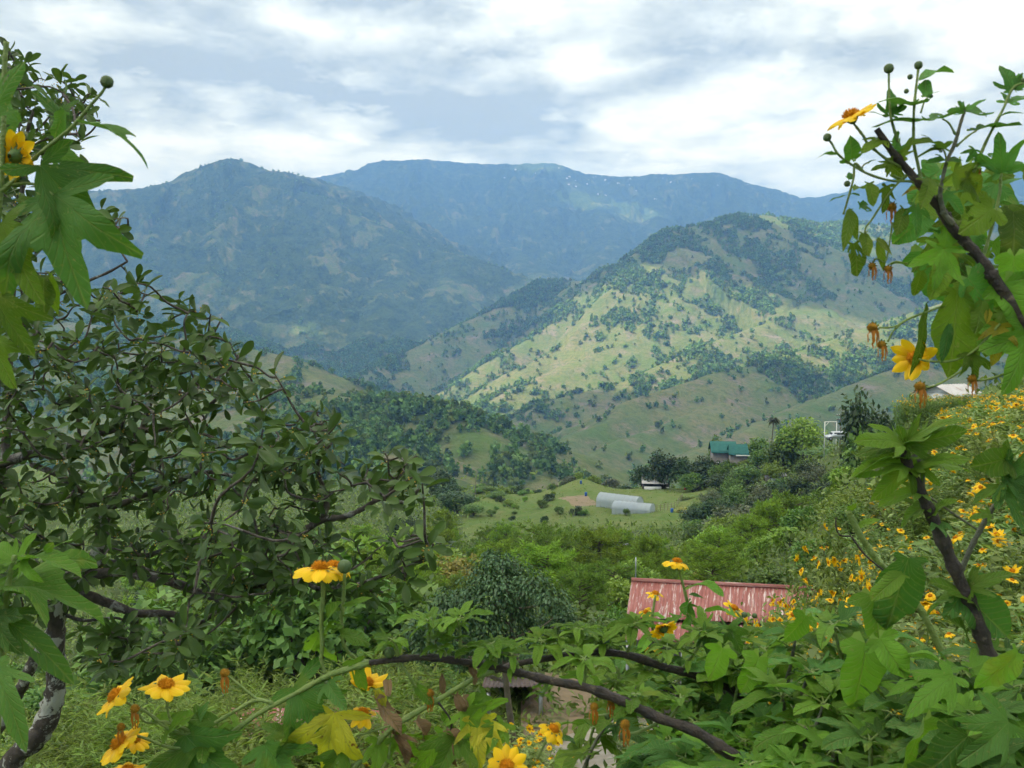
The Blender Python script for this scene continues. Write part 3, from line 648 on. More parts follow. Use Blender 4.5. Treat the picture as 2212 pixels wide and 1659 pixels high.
def rot_to(d, spin=0.0):
    q = Vector([float(c) for c in d]).normalized().to_track_quat('Z', 'Y'); return (q.to_matrix() @ Matrix.Rotation(spin, 3, 'Z')).to_euler()
def head(root, kind, p, d, dia, label=None, spin=None):
    """a flower head on its plant: part 'flower' or 'seed_head' with sub-parts disc and calyx"""
    ms = HEADS[kind]; nm = {'seed': 'seed_head', 'bud': 'bud'}.get(kind, 'flower')
    o = bpy.data.objects.new(nm, ms[0]); link(o, root); o.location = [float(a) for a in np.asarray(p)-np.array(root.location)]
    o.rotation_euler = rot_to(d, rng.random()*6.28 if spin is None else spin); o.scale = (dia,)*3
    for mm, n2 in zip(ms[1:], ('dried_petals' if kind == 'seed' else 'disc', 'calyx')):
        c = bpy.data.objects.new(n2, mm); link(c, o)
        if n2 == 'dried_petals': c.rotation_euler = o.rotation_euler.to_matrix().inverted().to_euler()
    if label: o['label'] = label
    return o
class Plant:
    """a wild sunflower: stems, leaves and heads collected from pixel + distance lists"""
    def __init__(s, name, base, label, group, d, cat='plant'):
        s.root = thing(name, base, label, cat, group); s.d = d
        s.woody, s.green, s.grey = G(), G(), G(); s.leaf, s.deep, s.vine, s.yel, s.dead = G(), G(), G(), G(), G()
    def P(s, x, y, d=None): return W(x, y, s.d if d is None else d)
    def stem(s, pts, r0, r1=None, g='green', d=None, n=6):
        d = s.d if d is None else d
        P3 = np.array([W(q[0], q[1], q[2] if len(q) > 2 else d) for q in pts]); P3 = spline(P3, n)
        r = np.linspace(r0, r1 or r0, len(P3))*d/FPX
        k = np.arange(len(P3)); r = r*(1+.06*np.sin(k*1.3)+.05*rng.normal(size=len(P3))+.22*(rng.random(len(P3)) < .16))
        tube(getattr(s, g), P3, r, 8 if r0 > 5 else 6); return P3
    def lf(s, bx, by, tx, ty, kind='tri', n='up', droop=.6, fold=.22, g='leaf', d=None, dd=None, curl=.085, wid=1.0, pet=None):
        d = s.d if d is None else d; dd = rng.normal()*.015*d if dd is None else dd
        a = W(bx, by, d); b = W(tx, ty, d+dd); v = b-a; L = np.linalg.norm(v)
        # the chord of a bent blade is shorter than the blade, and sags below its starting direction
        nv = {'up': UP*.9+CAMV*.55, 'face': CAMV+UP*.15, 'edge': UP+CAMV*.10, 'away': UP*.9-CAMV*.45, 'side': np.array([-.7, -.7, .2]), 'right': np.array([.7, -.6, .3])}[n]
        nv = nv+rng.normal(size=3)*.10
        ax = np.cross(nrm(v), nrm(nv)); ang = droop*.5
        dirv = nrm(v)*math.cos(ang)+nrm(nv-(nv@nrm(v))*nrm(v))*math.sin(ang)
        L = L*(1+droop*droop/24)
        n2 = nrm(nv-(nv@nrm(v))*nrm(v))*math.cos(ang)-nrm(v)*math.sin(ang)
        put_leaf(getattr(s, g), a, dirv, n2, L, kind, droop, fold, curl, wid)
        if pet is not None: s.stem([(pet[0], pet[1]), ((pet[0]+bx)/2+2, (pet[1]+by)/2-4), (bx, by)], 2.2, 1.6, d=d, n=4)
    def rosette(s, p3, size, n=6, kind='tri', up=.45, g='leaf', axis=UP, g2=None):
        a0 = rng.random()*6.28
        for i in range(n):
            a = a0+i*2.4; e = up+rng.normal()*.25-(.55*i/n)
            d = nrm([math.cos(a), math.sin(a), e]); L = size*1.05*(1.0-.35*rng.random())*(.6 if i == n-1 else 1)
            pt = np.asarray(p3)+d*L*.22-UP*size*.10*i/n
            tube(s.green, [np.asarray(p3)-UP*size*.15*i/n, np.asarray(p3)+d*L*.10, pt], [.0022, .0016, .0012], 5, False)
            gg = getattr(s, g2 if (g2 and rng.random() < .35) else g)
            put_leaf(gg, pt, d, UP*1.0+rng.normal(size=3)*.15-d*e, L, kind if rng.random() < .8 else 'ovate', .5+.7*rng.random(), .15+.25*rng.random(), .085)
    def leafy(s, P3, step, size, kind='tri', t0=0.1, t1=1.0, g='leaf', out=.8, drop=.0, g2=None):
        P3 = np.asarray(P3); seg = np.linalg.norm(np.diff(P3, axis=0), axis=1); Ls = np.concatenate([[0], np.cumsum(seg)]); T = Ls[-1]
        s0 = T*t0; a = rng.random()*6.28
        while s0 < T*t1:
            p = np.array([np.interp(s0, Ls, P3[:, i]) for i in range(3)]); a += 2.4+rng.normal()*.3
            d = nrm([math.cos(a), math.sin(a)*.9, .35-drop+rng.normal()*.25]); L = size*1.05*(.65+.6*rng.random()); pl = L*.28
            tube(s.green, [p, p+d*pl*.5+UP*pl*.1, p+d*pl], [.0022, .0018, .0013], 5, False)
            gg = getattr(s, g2 if (g2 and rng.random() < .3) else g)
            put_leaf(gg, p+d*pl, nrm(d-UP*.15), UP+rng.normal(size=3)*.25, L, kind if rng.random() < .75 else 'ovate', .5+.8*rng.random(), .12+.3*rng.random(), .10)
            s0 += step*(.7+.6*rng.random())
    def head(s, kind, x, y, dia_px, d3, d=None, spin=None): d = s.d if d is None else d; return head(s.root, kind, W(x, y, d), d3, dia_px*d/FPX, None, spin)
    def done(s):
        for g, nm, m in ((s.woody, 'woody_stem', M_WOODY), (s.green, 'stem', M_STEM), (s.grey, 'grey_stem', M_GREYSTEM), (s.leaf, 'leaves', M_LEAF), (s.deep, 'dark_leaves', M_LEAFD), (s.vine, 'light_leaves', M_VINE), (s.yel, 'yellowed_leaves', M_YLEAF), (s.dead, 'dead_leaves', M_DEAD)):
            if g.n: g.build(nm, m, s.root)
GR = 'wild sunflowers in front of the camera'
# ---- the plant cut by the left edge, high up
p = Plant('wild_sunflower', W(-60, 1100, 1.15)-UP*.5, 'tall wild sunflower at the top left edge with big drooping lobed leaves', GR, 1.15)
p.stem([(-60,1500),(-50,1000),(-30,700),(-4,480),(6,330),(10,150),(14,90)], 7, 5); p.stem([(-8,420),(33,389),(77,339),(150,279),(197,226),(220,200),(229,184)], 4.5, 3)
p.stem([(-10,405),(50,396),(85,402),(115,421)], 3.5, 2.5); p.stem([(0,415),(40,380),(87,358)], 3, 2)
p.lf(115,419,190,690,'lobed','face',.5,.12,'deep',dd=-.02,wid=.95); p.lf(87,356,228,538,'lobed','right',.5,.3,'deep',dd=.06,wid=.85)
p.lf(193,269,318,358,'lobed','edge',1.0,.3,'deep',wid=.62,curl=.03); p.lf(148,275,68,196,'tri','up',.5,.2,'deep',d=1.2); p.lf(110,265,172,214,'tri','up',.3,.2,'deep',d=1.2)
p.lf(118,318,200,374,'tri','face',.9,.2,'deep',d=1.2,wid=1.2); p.lf(140,240,120,300,'ovate','face',.4,g='deep'); p.lf(-20,250,52,140,'tri','face',.3,.1,'deep',d=1.1); p.lf(42,265,-10,108,'tri','side',.4,.3,'deep',d=1.22,wid=1.1)
p.lf(3,480,92,650,'lobed','face',.5,.15,'leaf',wid=.8); p.lf(-15,632,82,782,'lobed','face',.6,.12,'leaf',wid=.8); p.lf(-20,725,30,835,'lobed','face',.5,.12,'leaf'); p.lf(215,215,238,232,'lance','up'); p.lf(205,218,180,212,'lance','up')
p.lf(95,600,100,690,'ovate','face',.3,g='leaf',d=1.25); p.lf(110,590,128,680,'lance','face',.3,g='leaf',d=1.25); p.lf(40,430,110,470,'ovate','up',.5,g='leaf',d=1.25); p.lf(10,520,-30,640,'tri','face',.5,g='leaf',d=1.2)
p.head('flat', 35, 338, 108, (.25, .95, .12)); p.head('bud', 231, 177, 26, (.3, 0, 1)); p.done()
# ---- sprig half way down the left edge
p = Plant('wild_sunflower', W(-10, 1659, 1.5)-UP*.7, 'bright green wild sunflower sprig in front of the lichen covered trunk', GR, 1.5)
p.stem([(-20,1900),(-10,1659),(4,1400),(14,1290),(22,1240),(32,1200)], 8, 5)
for a in [(40,1205,85,1148,'tri','up',.3),(52,1206,178,1242,'tri','edge',.7),(30,1208,-20,1172,'tri','up',.5),(45,1212,92,1255,'tri','face',.7),(98,1190,118,1172,'ovate','face',.2),(10,1262,232,1345,'lobed','edge',.8),(20,1225,-30,1215,'tri','up',.6)]: p.lf(*a)
p.lf(-8,1325,160,1478,'tri','right',.9,.35,'deep',wid=.6); p.lf(-15,1330,60,1420,'lobed','face',.6,.2,'deep'); p.lf(-12,1440,58,1625,'tri','right',.6,.35,'deep',wid=.6,d=1.35); p.lf(-30,1270,60,1285,'lobed','up',.7); p.done()
# ---- the long dark branch that arches across the bottom
p = Plant('wild_sunflower', W(1700, 1760, 1.55)-UP*.6, 'wild sunflower with a long dark stem arching across the bottom', GR, 1.6)
mainS = p.stem([(1800,1990,1.5),(1700,1710,1.52),(1630,1656,1.54),(1578,1628,1.55),(1501,1579,1.56),(1424,1551,1.57),(1346,1515,1.58),(1269,1486,1.59),(1192,1471,1.6),(1106,1449,1.6),(1032,1435,1.6),(915,1420,1.6),(798,1432,1.6)], 15, 6.5, 'woody')
p.stem([(798,1432),(740,1449),(705,1461),(640,1497),(577,1531),(536,1557),(490,1600),(466,1625)], 7, 4); p.stem([(1067,1449),(1017,1470),(944,1513),(865,1560),(827,1592),(781,1639),(740,1700)], 5.5, 6.5)
p.stem([(590,1520),(553,1512),(510,1535),(469,1559),(437,1578),(394,1584),(355,1568),(319,1540),(268,1515)], 5, 3); p.stem([(577,1531),(553,1547),(512,1572),(469,1612)], 4, 3.5); p.stem([(440,1630),(394,1618),(356,1612),(294,1590),(268,1612)], 4, 2.5)
p.stem([(410,1580),(372,1560),(360,1520),(358,1485)], 3.5, 2.5); p.stem([(560,1515),(530,1490),(505,1470),(490,1458)], 3.2, 2.4); p.stem([(400,1583),(360,1560),(315,1560),(297,1535)], 3.2, 2.4)
p.stem([(705,1461),(694,1425),(696,1400),(694,1340),(698,1280),(695,1240)], 4.4, 5); p.stem([(800,1430),(765,1420),(742,1390),(738,1340),(742,1290),(745,1235)], 4, 4.4, d=1.63)
p.stem([(944,1513),(905,1490),(880,1455),(860,1425)], 3.6, 3); p.stem([(865,1560),(820,1575),(770,1590)], 3, 2.2); p.stem([(827,1592),(845,1570),(850,1540),(800,1530)], 2.6, 2); p.stem([(800,1700),(838,1640),(842,1590),(840,1570)], 4, 3.4, 'green'); p.stem([(944,1513),(975,1560),(965,1600)], 2.6, 1.8, 'woody')
D = 1.6
for a in [(633,1484,727,1600,'lobed','face',.45,.10,'deep'),(705,1468,752,1540,'tri','face',.6,.2,'deep'),(765,1425,788,1493,'tri','face',.5,.2,'leaf'),(572,1608,650,1700,'lobed','face',.5,.1,'deep'),(400,1588,545,1705,'lobed','face',.6,.12,'deep'),(440,1600,312,1690,'lobed','up',.7,.2,'leaf'),(640,1560,600,1640,'ovate','right',.5,.3,'deep'),
          (1000,1535,1092,1598,'lobed','face',.6,.2,'leaf'),(962,1585,895,1665,'tri','face',.5,.2,'leaf'),(990,1580,935,1690,'lobed','face',.5,.2,'leaf'),(1088,1560,1030,1640,'tri','face',.5,.2,'leaf'),(620,1590,560,1560,'tri','up',.5,.2,'leaf'),(470,1560,400,1555,'ovate','up',.6,.2,'leaf'),(520,1580,440,1600,'tri','up',.8,.2,'leaf'),(455,1610,500,1560,'tri','up',.6,.2,'leaf'),(350,1600,420,1540,'ovate','up',.6,.2,'leaf'),(330,1555,420,1570,'lance','up',.8,.2,'leaf'),(500,1590,430,1640,'ovate','up',.6,.2,'leaf'),
          (700,1330,752,1312,'lance','up',.5),(692,1330,650,1348,'lance','up',.5),(700,1365,738,1345,'ovate','up',.7),(690,1368,670,1405,'ovate','face',.9),(698,1395,720,1420,'ovate','face',.5),(693,1300,665,1310,'lance','up',.4),(746,1272,778,1262,'lance','up',.7),(742,1310,808,1292,'lance','up',.4),(740,1330,775,1335,'lance','up',.6),(735,1370,800,1395,'ovate','up',.7),(738,1350,715,1372,'ovate','up',.8),(705,1350,735,1300,'ovate','up',.6),
          (850,1590,905,1640,'tri','face',.6,.2,'leaf'),(1050,1500,1000,1560,'tri','up',.6),(900,1480,935,1520,'ovate','face',.5),(740,1620,690,1690,'lobed','face',.5),(820,1600,800,1690,'lobed','right',.5)]: p.lf(*a)
for a in [(722,1540,700,1690,'lobed','face',.4,.12,'yel'),(1029,1551,1036,1672,'tri','face',.3,.3,'yel'),(1050,1555,1088,1645,'tri','face',.4,.2,'yel'),(735,1470,712,1455,'ovate','face',.4,.3,'yel'),(815,1490,835,1530,'ovate','face',.4,.3,'yel')]: p.lf(*a)
for a in [(808,1505,862,1592,'ovate','right',.6,.9,'dead',None,None,.2,.7),(854,1580,880,1660,'tri','right',.9,1.1,'dead',None,None,.2,.6),(862,1590,905,1640,'ovate','face',.9,1.0,'dead',None,None,.2,.6),(964,1578,1002,1622,'ovate','right',1.0,.9,'dead',None,None,.2,.7),(965,1590,988,1660,'ovate','face',.9,.9,'dead',None,None,.2,.7),(956,1455,958,1500,'lance','face',.9,.8,'dead'),(1012,1440,1024,1478,'ovate','right',1.4,.8,'dead'),(985,1500,1002,1538,'ovate','face',1.4,.7,'dead'),(840,1470,842,1505,'ovate','face',1.2,.8,'dead'),(1000,1505,1020,1530,'ovate','right',1.4,.7,'dead'),(900,1555,915,1600,'ovate','right',1.2,.7,'dead')]: p.lf(*(a if len(a) > 9 else a+(None, None, .16)))
for x0, y0, x1, y1, sz, n in [(859,1425,849,1382,.075,6),(918,1418,926,1340,.085,8),(991,1425,991,1338,.09,8),(1072,1440,1061,1391,.085,7),(1120,1450,1105,1412,.07,5),(1260,1480,1262,1424,.075,8),(1367,1525,1372,1500,.08,7),(1445,1555,1470,1510,.08,6),(1180,1468,1172,1500,.06,5),(960,1428,955,1395,.07,6)]:
    q = p.stem([(x0, y0), ((x0+x1)/2+4, (y0+y1)/2), (x1, y1)], 4, 3); p.rosette(q[-1], sz*.72, n); p.leafy(q, .03, sz*.55, t0=.3)
for k, x, y, dp, d3, dd in [('droop',692,1228,116,(.05,.10,1),1.6),('droop',722,1224,96,(.2,.3,1),1.66),('flat',250,1503,104,(-.72,-.22,.72),1.6),('flat',358,1480,104,(.15,-.12,.95),1.6),('flat',258,1606,112,(-.55,-.2,.8),1.58),('flat',290,1596,76,(.5,-.1,.85),1.64),('flat',275,1664,84,(0,-.1,1),1.6),('seed',487,1456,52,(-.3,-.5,.9),1.6),('seed',293,1533,52,(-.3,-.5,.8),1.57),('seed',262,1572,46,(0,-.4,.9),1.57),
    ('cup',792,1476,92,(.2,-.1,.9),1.66),('worn',783,1541,80,(.1,-.25,1),1.62),('flat',1095,1656,96,(.1,-.75,.7),1.5),('worn',1196,1575,74,(.5,-.2,.8),1.55),('seed',1283,1528,46,(.1,-.5,.85),1.58),('seed',1320,1516,42,(.2,-.4,.9),1.6),('seed',1350,1567,56,(0,-.4,.95),1.55),('seed',928,1498,50,(.3,-.6,.4),1.6)]: p.head(k, x, y, dp, d3, dd)
p.head('bud', 744, 1224, 30, (.1, -.2, 1), 1.6); p.head('bud', 841, 1410, 24, (-.4, -.2, 1)); p.head('bud', 1344, 1592, 16, (0, -.3, -.8)); p.head('bud', 1312, 1548, 13, (0, -.3, -.8)); p.head('bud', 708, 1476, 16, (0, 0, -1))
p.stem([(1420,1562),(1395,1575),(1365,1585),(1352,1578)], 4, 3); p.stem([(1390,1536),(1345,1530),(1320,1530)], 3, 2.4); p.stem([(1380,1530),(1300,1545),(1285,1540)], 3, 2); p.stem([(1160,1640),(1180,1600),(1194,1580)], 3, 2.4); p.stem([(1090,1760),(1096,1700),(1095,1664)], 3.4, 3); p.done()
# ---- the second arching branch just behind it
p = Plant('wild_sunflower', W(1640, 1560, 2.0)-UP*.9, 'wild sunflower with a shorter dark arching stem below the red roof', GR, 1.95)
q = p.stem([(1760,1900),(1650,1560),(1590,1495),(1537,1471),(1480,1452),(1431,1440),(1362,1417),(1290,1408),(1222,1417),(1165,1425),(1104,1437),(1060,1452)], 11, 6, 'woody')
for x0, y0, x1, y1, sz, n in [(1148,1430,1171,1385,.10,8),(1256,1410,1253,1360,.095,8),(1354,1412,1367,1347,.10,8),(1470,1450,1522,1366,.11,8),(1498,1458,1553,1455,.10,7),(1420,1440,1440,1398,.09,7),(1310,1412,1305,1385,.08,6),(1205,1418,1210,1380,.08,6),(1590,1495,1610,1430,.12,8),(1400,1430,1405,1450,.08,5),(1330,1440,1335,1470,.09,5)]:
    z = p.stem([(x0, y0), ((x0+x1)/2+5, (y0+y1)/2), (x1, y1)], 3.6, 2.8); p.rosette(z[-1], sz*.72, n); p.leafy(z, .035, sz*.55, t0=.3)
for a in [(1575,1350,1602,1408,'lobed','face',.6,.2,'deep'),(1520,1372,1572,1400,'lobed','face',.6,.2,'deep'),(1560,1455,1650,1470,'tri','up',.6),(1375,1345,1310,1358,'tri','up',.6),(1700,1430,1640,1440,'tri','up',.6)]: p.lf(*a)
p.head('bud', 1306, 1386, 22, (-.3, -.2, .9)); p.done()
# ---- slim flower stalks standing against the red roof
p = Plant('wild_sunflower', W(1500, 1560, 2.6)-UP*1.0, 'slim wild sunflower stalks with yellow heads in front of the red roof', GR, 2.6)
for pts, r in [([(1520,1800),(1500,1480),(1492,1380),(1486,1310),(1474,1258),(1463,1222)], 4),([(1440,1780),(1425,1450),(1408,1350),(1412,1312),(1416,1286)], 3.4),([(1700,1780),(1640,1430),(1612,1352),(1590,1320)], 3.4),([(1540,1500),(1480,1400),(1445,1374),(1432,1362)], 3.4),([(1500,1480),(1450,1430),(1412,1408)], 3)]:
    z = p.stem(pts, r*1.2, r*.7); p.leafy(z, .09, .10, t0=.45, t1=.93)
for a in [(1486,1300,1465,1312,'ovate','face',.8,.3,'deep'),(1488,1285,1525,1295,'lance','up',.8,.3,'deep'),(1486,1305,1500,1340,'tri','face',.6),(1492,1330,1470,1360,'tri','face',.6),(1500,1350,1520,1330,'tri','up',.5),(1408,1345,1385,1330,'ovate','up',.6),(1410,1330,1435,1335,'ovate','up',.6)]: p.lf(*a)
for k, x, y, dp, d3, dd in [('droop',1462,1214,66,(.12,.15,1),2.6),('worn',1416,1282,46,(.1,-.1,1),2.9),('worn',1586,1314,54,(.3,-.35,.85),2.7),('flat',1433,1358,66,(-.25,.75,.55),2.5),('worn',1410,1406,60,(.2,.7,.6),2.55),('worn',1395,1322,36,(0,-.4,.8),2.9),('flat',1516,1374,44,(0,.1,1),3.0),('flat',1583,1376,50,(.4,-.3,.8),2.9),('worn',1640,1384,40,(.2,-.4,.8),3.2)]: p.head(k, x, y, dp, d3, dd)
p.head('bud', 1452, 1216, 13, (-.3, -.3, .6)); p.head('bud', 1608, 1328, 13, (0, 0, 1)); p.head('bud', 1630, 1330, 11, (0, 0, 1)); p.done()
# ---- upright dark stem on the right
p = Plant('wild_sunflower', W(2200, 1760, 1.5)-UP*.6, 'upright wild sunflower on the right, thick dark stem cut off below fresh leaves', GR, 1.5)
p.stem([(2280,2000),(2215,1720),(2185,1600),(2160,1490),(2130,1400),(2100,1315),(2080,1270),(2050,1200),(2015,1120),(1985,1055),(1958,1000),(1942,964)], 19, 10, 'woody')
p.stem([(2140,1420),(2100,1330),(2060,1290),(2090,1200),(2120,1140),(2160,1070),(2185,1010)], 7, 5, 'grey', d=1.55); p.stem([(2120,1150),(2060,1110),(2010,1075)], 2.5, 2, 'grey', d=1.6); p.stem([(1960,1000),(1975,985),(1990,1010),(1995,1060)], 4, 4, 'grey')
for a in [(1958,955,2092,908,'tri','edge',.5),(1955,962,2088,930,'tri','face',.4),(1950,960,2040,925,'tri','up',.6),(1945,958,1835,960,'tri','up',.7),(1948,966,1850,990,'tri','up',.6),(1955,985,1828,1038,'tri','edge',.7),(1960,1000,1830,1030,'tri','up',.6),(1962,1005,1880,1082,'tri','face',.4),(1970,1010,2090,995,'tri','up',.6),(1990,1010,2030,1050,'tri','face',.6),(1975,990,1985,1020,'ovate','face',.5),(1960,960,1985,940,'ovate','face',.3),(1985,1000,2090,1020,'tri','up',.7),(1990,1060,1895,1095,'tri','up',.7),(2000,1090,1940,1145,'tri','up',.8),(2010,1110,2075,1080,'tri','up',.7),(2020,1130,2045,1165,'lobed','face',.8,.3,'deep'),
          (1962,1205,1910,1360,'ovate','face',.3,.15,'deep'),(1950,1240,1880,1300,'ovate','up',.6),(2090,1270,2200,1240,'tri','up',.7),(2100,1300,2010,1260,'tri','up',.7),(2060,1290,2000,1330,'tri','up',.6),
          (2180,990,2090,1010,'heart','face',.6),(2180,995,2230,960,'tri','up',.5),(2170,1030,2290,1050,'lobed','face',.6,.2,'deep'),(2165,1060,2290,1120,'lobed','face',.5,.2,'deep'),(2160,1050,2100,1090,'tri','up',.6),(2140,1110,2090,1125,'tri','up',.7),(2080,1280,2180,1380,'heart','face',.4,.15,'deep'),(2090,1370,2040,1330,'tri','up',.6)]: p.lf(*a)
p.stem([(2040,1420),(1985,1310),(1926,1242),(1896,1212),(1856,1152),(1831,1102)], 8, 7, d=1.9); p.stem([(1838,1158),(1815,1156),(1806,1138),(1806,1118)], 2.2, 1.5, 'woody', d=1.9); p.stem([(1840,1160),(1870,1200),(1925,1245)], 2.2, 2, 'woody', d=1.88); p.lf(1833,1104,1848,1085,'ovate','face',.3,d=1.9); p.lf(1850,1140,1905,1120,'lance','up',.5,d=1.9)
p.done()
# ---- the branch that leans in from the upper right
p = Plant('wild_sunflower', W(2400, 1100, 1.25)-UP*.4, 'wild sunflower branch leaning in from the upper right with buds and spent heads', GR, 1.25)
E = lambda x, y: (1728+.3126*x, 103.7+.3126*y)
ES = lambda l: [E(*q) for q in l]
p.stem([(2500,1500),(2330,950),(2260,790),(2205,690)]+ES([(1350,1610),(1280,1500),(1180,1380),(1060,1250),(960,1100),(860,980),(750,850),(640,720),(530,560)]), 16, 7, 'woody')
p.stem(ES([(1010,1150),(1035,1190),(1050,1225)]), 9, 6, 'woody'); p.stem(ES([(960,1010),(985,1100),(1000,1150),(1060,1220)]), 5, 7, 'grey', d=1.24)
for l, r in [([(850,960),(830,870),(790,680),(785,560),(790,400),(815,170),(820,135)],3.6),([(690,680),(650,560),(625,450),(615,270),(615,165)],3.2),([(720,830),(600,770),(470,660),(440,610),(370,520)],3.4),([(860,975),(780,925),(620,915),(450,860),(280,750),(220,660),(195,630)],3),([(970,1100),(970,990),(1010,800),(1070,660),(1110,520),(1140,430)],4.4),([(1200,860),(1240,760),(1290,640),(1400,430),(1470,280),(1548,240)],3.6),([(1250,1470),(1280,1400),(1340,1180),(1380,1000),(1390,870)],4),([(440,855),(380,800),(370,900),(330,1050),(300,1150)],3),([(760,860),(720,890),(620,1000),(500,1180),(450,1260),(470,1400),(480,1440)],2.6),([(640,880),(720,900),(790,830)],2.6),([(1080,680),(1160,610),(1220,570)],2.6),([(1075,600),(1030,520),(985,490)],2.4),([(1015,780),(1000,720),(980,690)],2.2),([(835,450),(860,370),(890,330)],2),([(425,840),(440,810),(470,790)],1.8)]: p.stem(ES(l), r, r*.7, 'grey' if r > 4 else 'green')
for (bx, by, tx, ty), k, n, dr, g in [((785,400,545,385),'tri','edge',.6,'deep'),((625,470,620,270),'tri','face',.3,'deep'),((985,490,465,575),'tri','edge',.4,'deep'),((835,220,1065,155),'lance','edge',.5,'deep'),((870,340,860,220),'ovate','face',.3,'deep'),((880,330,975,297),'lance','up',.3,'deep'),((1140,440,1010,440),'ovate','face',.8,'deep'),((1140,440,1295,480),'tri','up',.6,'deep'),((1145,430,1282,360),'tri','up',.5,'deep'),((1135,435,1080,370),'ovate','face',.5,'deep'),((1220,570,1560,545),'tri','edge',.5,'deep'),((1380,470,1560,445),'lance','edge',.5,'deep'),((1470,290,1380,115),'tri','face',.4,'deep'),((1475,280,1545,190),'ovate','face',.4,'deep'),((1440,380,1560,330),'tri','up',.4,'deep'),
    ((355,770,350,600),'heart','face',.4,'deep'),((270,740,105,775),'lance','edge',.8,'deep'),((470,800,535,770),'lance','up',.7,'deep'),((980,690,770,660),'tri','up',.8,'leaf'),((980,700,790,770),'tri','up',.8,'leaf'),((1015,780,870,795),'tri','up',.6,'deep'),((1015,785,1112,780),'ovate','up',1.0,'deep'),((1390,860,1360,560),'lobed','face',.3,'deep'),((1400,850,1560,790),'tri','up',.5,'deep'),((1385,860,1140,750),'lobed','up',.5,'deep'),((640,450,745,400),'tri','face',.3,'deep'),((600,480,460,450),'lance','up',.6,'deep'),
    ((350,1110,295,1420),'lance','face',.4,'leaf'),((340,1120,400,1340),'lance','face',.4,'leaf'),((370,1350,400,1590),'ovate','face',.3,'leaf'),((440,1280,470,1440),'ovate','face',.5,'leaf'),((540,1310,570,1540),'lance','face',.5,'leaf'),((530,1320,640,1440),'lance','face',.6,'leaf'),((720,1110,660,1300),'ovate','face',.4,'leaf'),((800,1080,800,1320),'tri','face',.5,'deep'),((1000,1000,1130,1150),'tri','face',.6,'deep'),((990,1390,900,1700),'lobed','face',.4,'vine'),((1000,1380,1010,1200),'lobed','face',.6,'vine'),((1480,1440,1430,1760),'heart','face',.4,'vine'),((1330,1110,1080,1290),'heart','face',.5,'leaf'),((560,640,420,740),'tri','up',.8,'leaf'),((650,720,680,560),'tri','face',.5,'deep'),((700,760,800,600),'tri','up',.6,'leaf'),((640,800,480,860),'tri','up',.7,'leaf'),((610,800,720,910),'heart','face',.5,'leaf'),((600,950,560,1160),'tri','face',.4,'leaf'),((480,930,510,1100),'ovate','face',.4,'leaf'),((860,960,700,1020),'tri','up',.6,'yel'),((330,900,370,870),'ovate','face',.3,'deep'),((320,1020,205,1065),'lance','edge',.6,'deep'),((330,1015,420,1020),'lance','edge',.6,'deep'),((430,970,370,980),'lance','up',.5,'leaf'),((410,1090,480,1110),'ovate','face',.7,'deep'),((630,1500,760,1500),'lance','edge',.7,'leaf'),((900,900,840,1110),'tri','face',.5,'leaf'),((1150,900,1250,1050),'heart','face',.5,'leaf'),((1060,860,1200,1000),'lobed','face',.5,'leaf'),((1210,700,1140,800),'lobed','face',.5,'deep')]:
    a, b = E(bx, by), E(tx, ty); p.lf(*a, *b, k, n, dr, .2, g)
for bx, by, tx, ty, k, n, dr, g in [(1999,655,1960,812,'lance','right',.4,'leaf'),(2067,628,2043,818,'ovate','face',.4,'leaf'),(2122,650,2104,722,'ovate','face',.4,'leaf'),(2225,720,2154,862,'lobed','face',.4,'vine'),(2095,762,2108,830,'lobed','face',.5,'leaf'),(2160,700,2140,800,'tri','face',.4,'yel'),(2135,668,2130,700,'ovate','face',.4,'yel'),(2040,560,2010,650,'ovate','face',.4,'leaf'),(2090,600,2140,680,'heart','face',.4,'deep'),(2170,610,2220,720,'heart','face',.4,'vine'),(1990,585,1975,640,'ovate','face',.3,'leaf'),(2050,700,2030,790,'lance','face',.4,'deep')]: p.lf(bx, by, tx, ty, k, n, dr, .2, g)
A = np.array([(1965,430),(2060,400),(2230,380),(2230,800),(2150,780),(2060,740),(1990,620)], float)
for _ in range(70):
    while True:
        x, y = rng.uniform(1960, 2230), rng.uniform(380, 800)
        if poly_in(np.array([x]), np.array([y]), A.tolist())[0]: break
    L = rng.uniform(60, 130); a = rng.normal()*.7; p.lf(x, y-L*.4, x+L*.6*math.sin(a), y+L*.6*math.cos(a), ['tri','ovate','heart','lobed'][rng.integers(4)], ['face','up','right','side'][rng.integers(4)], .3+.6*rng.random(), .15+.2*rng.random(), ['leaf','leaf','deep','vine'][rng.integers(4)], d=1.3+.35*rng.random())
for l, r in [([(2040,660),(1985,680),(1955,693),(1930,715),(1918,738)],3),([(1955,693),(1930,706),(1899,708)],2.6),([(2080,800),(2025,831),(2001,837)],3),([(2160,700),(2100,761),(2052,780),(2006,780),(1985,776)],3),([(2190,800),(2140,818),(2108,822)],4),([(1900,560),(1890,560),(1886,570)],2),([(1960,570),(1935,565),(1920,572)],2.4),([(1928,480),(1915,560),(1900,562)],2)]: p.stem(l, r, r*.7)
for k, x, y, dp, d3, dd in [('flat',1838,250,104,(-.42,-.1,.9),1.25),('seed',1885,574,40,(-.6,-.4,-.5),1.25),('seed',1918,580,42,(-.1,-.5,-.6),1.25),('seed',1886,708,56,(-.8,-.5,.1),1.25),('seed',1906,744,46,(-.7,-.4,-.3),1.25),('seed',1988,836,58,(-.6,-.6,.2),1.2),('seed',2100,818,46,(-.4,-.7,-.2),1.25),('cup',1976,773,92,(-.7,-.7,.0),1.28),('seed',1925,446,50,(.1,-.6,-.5),1.27),('seed',2112,370,30,(0,-.6,-.5),1.3)]: p.head(k, x, y, dp, d3, dd)
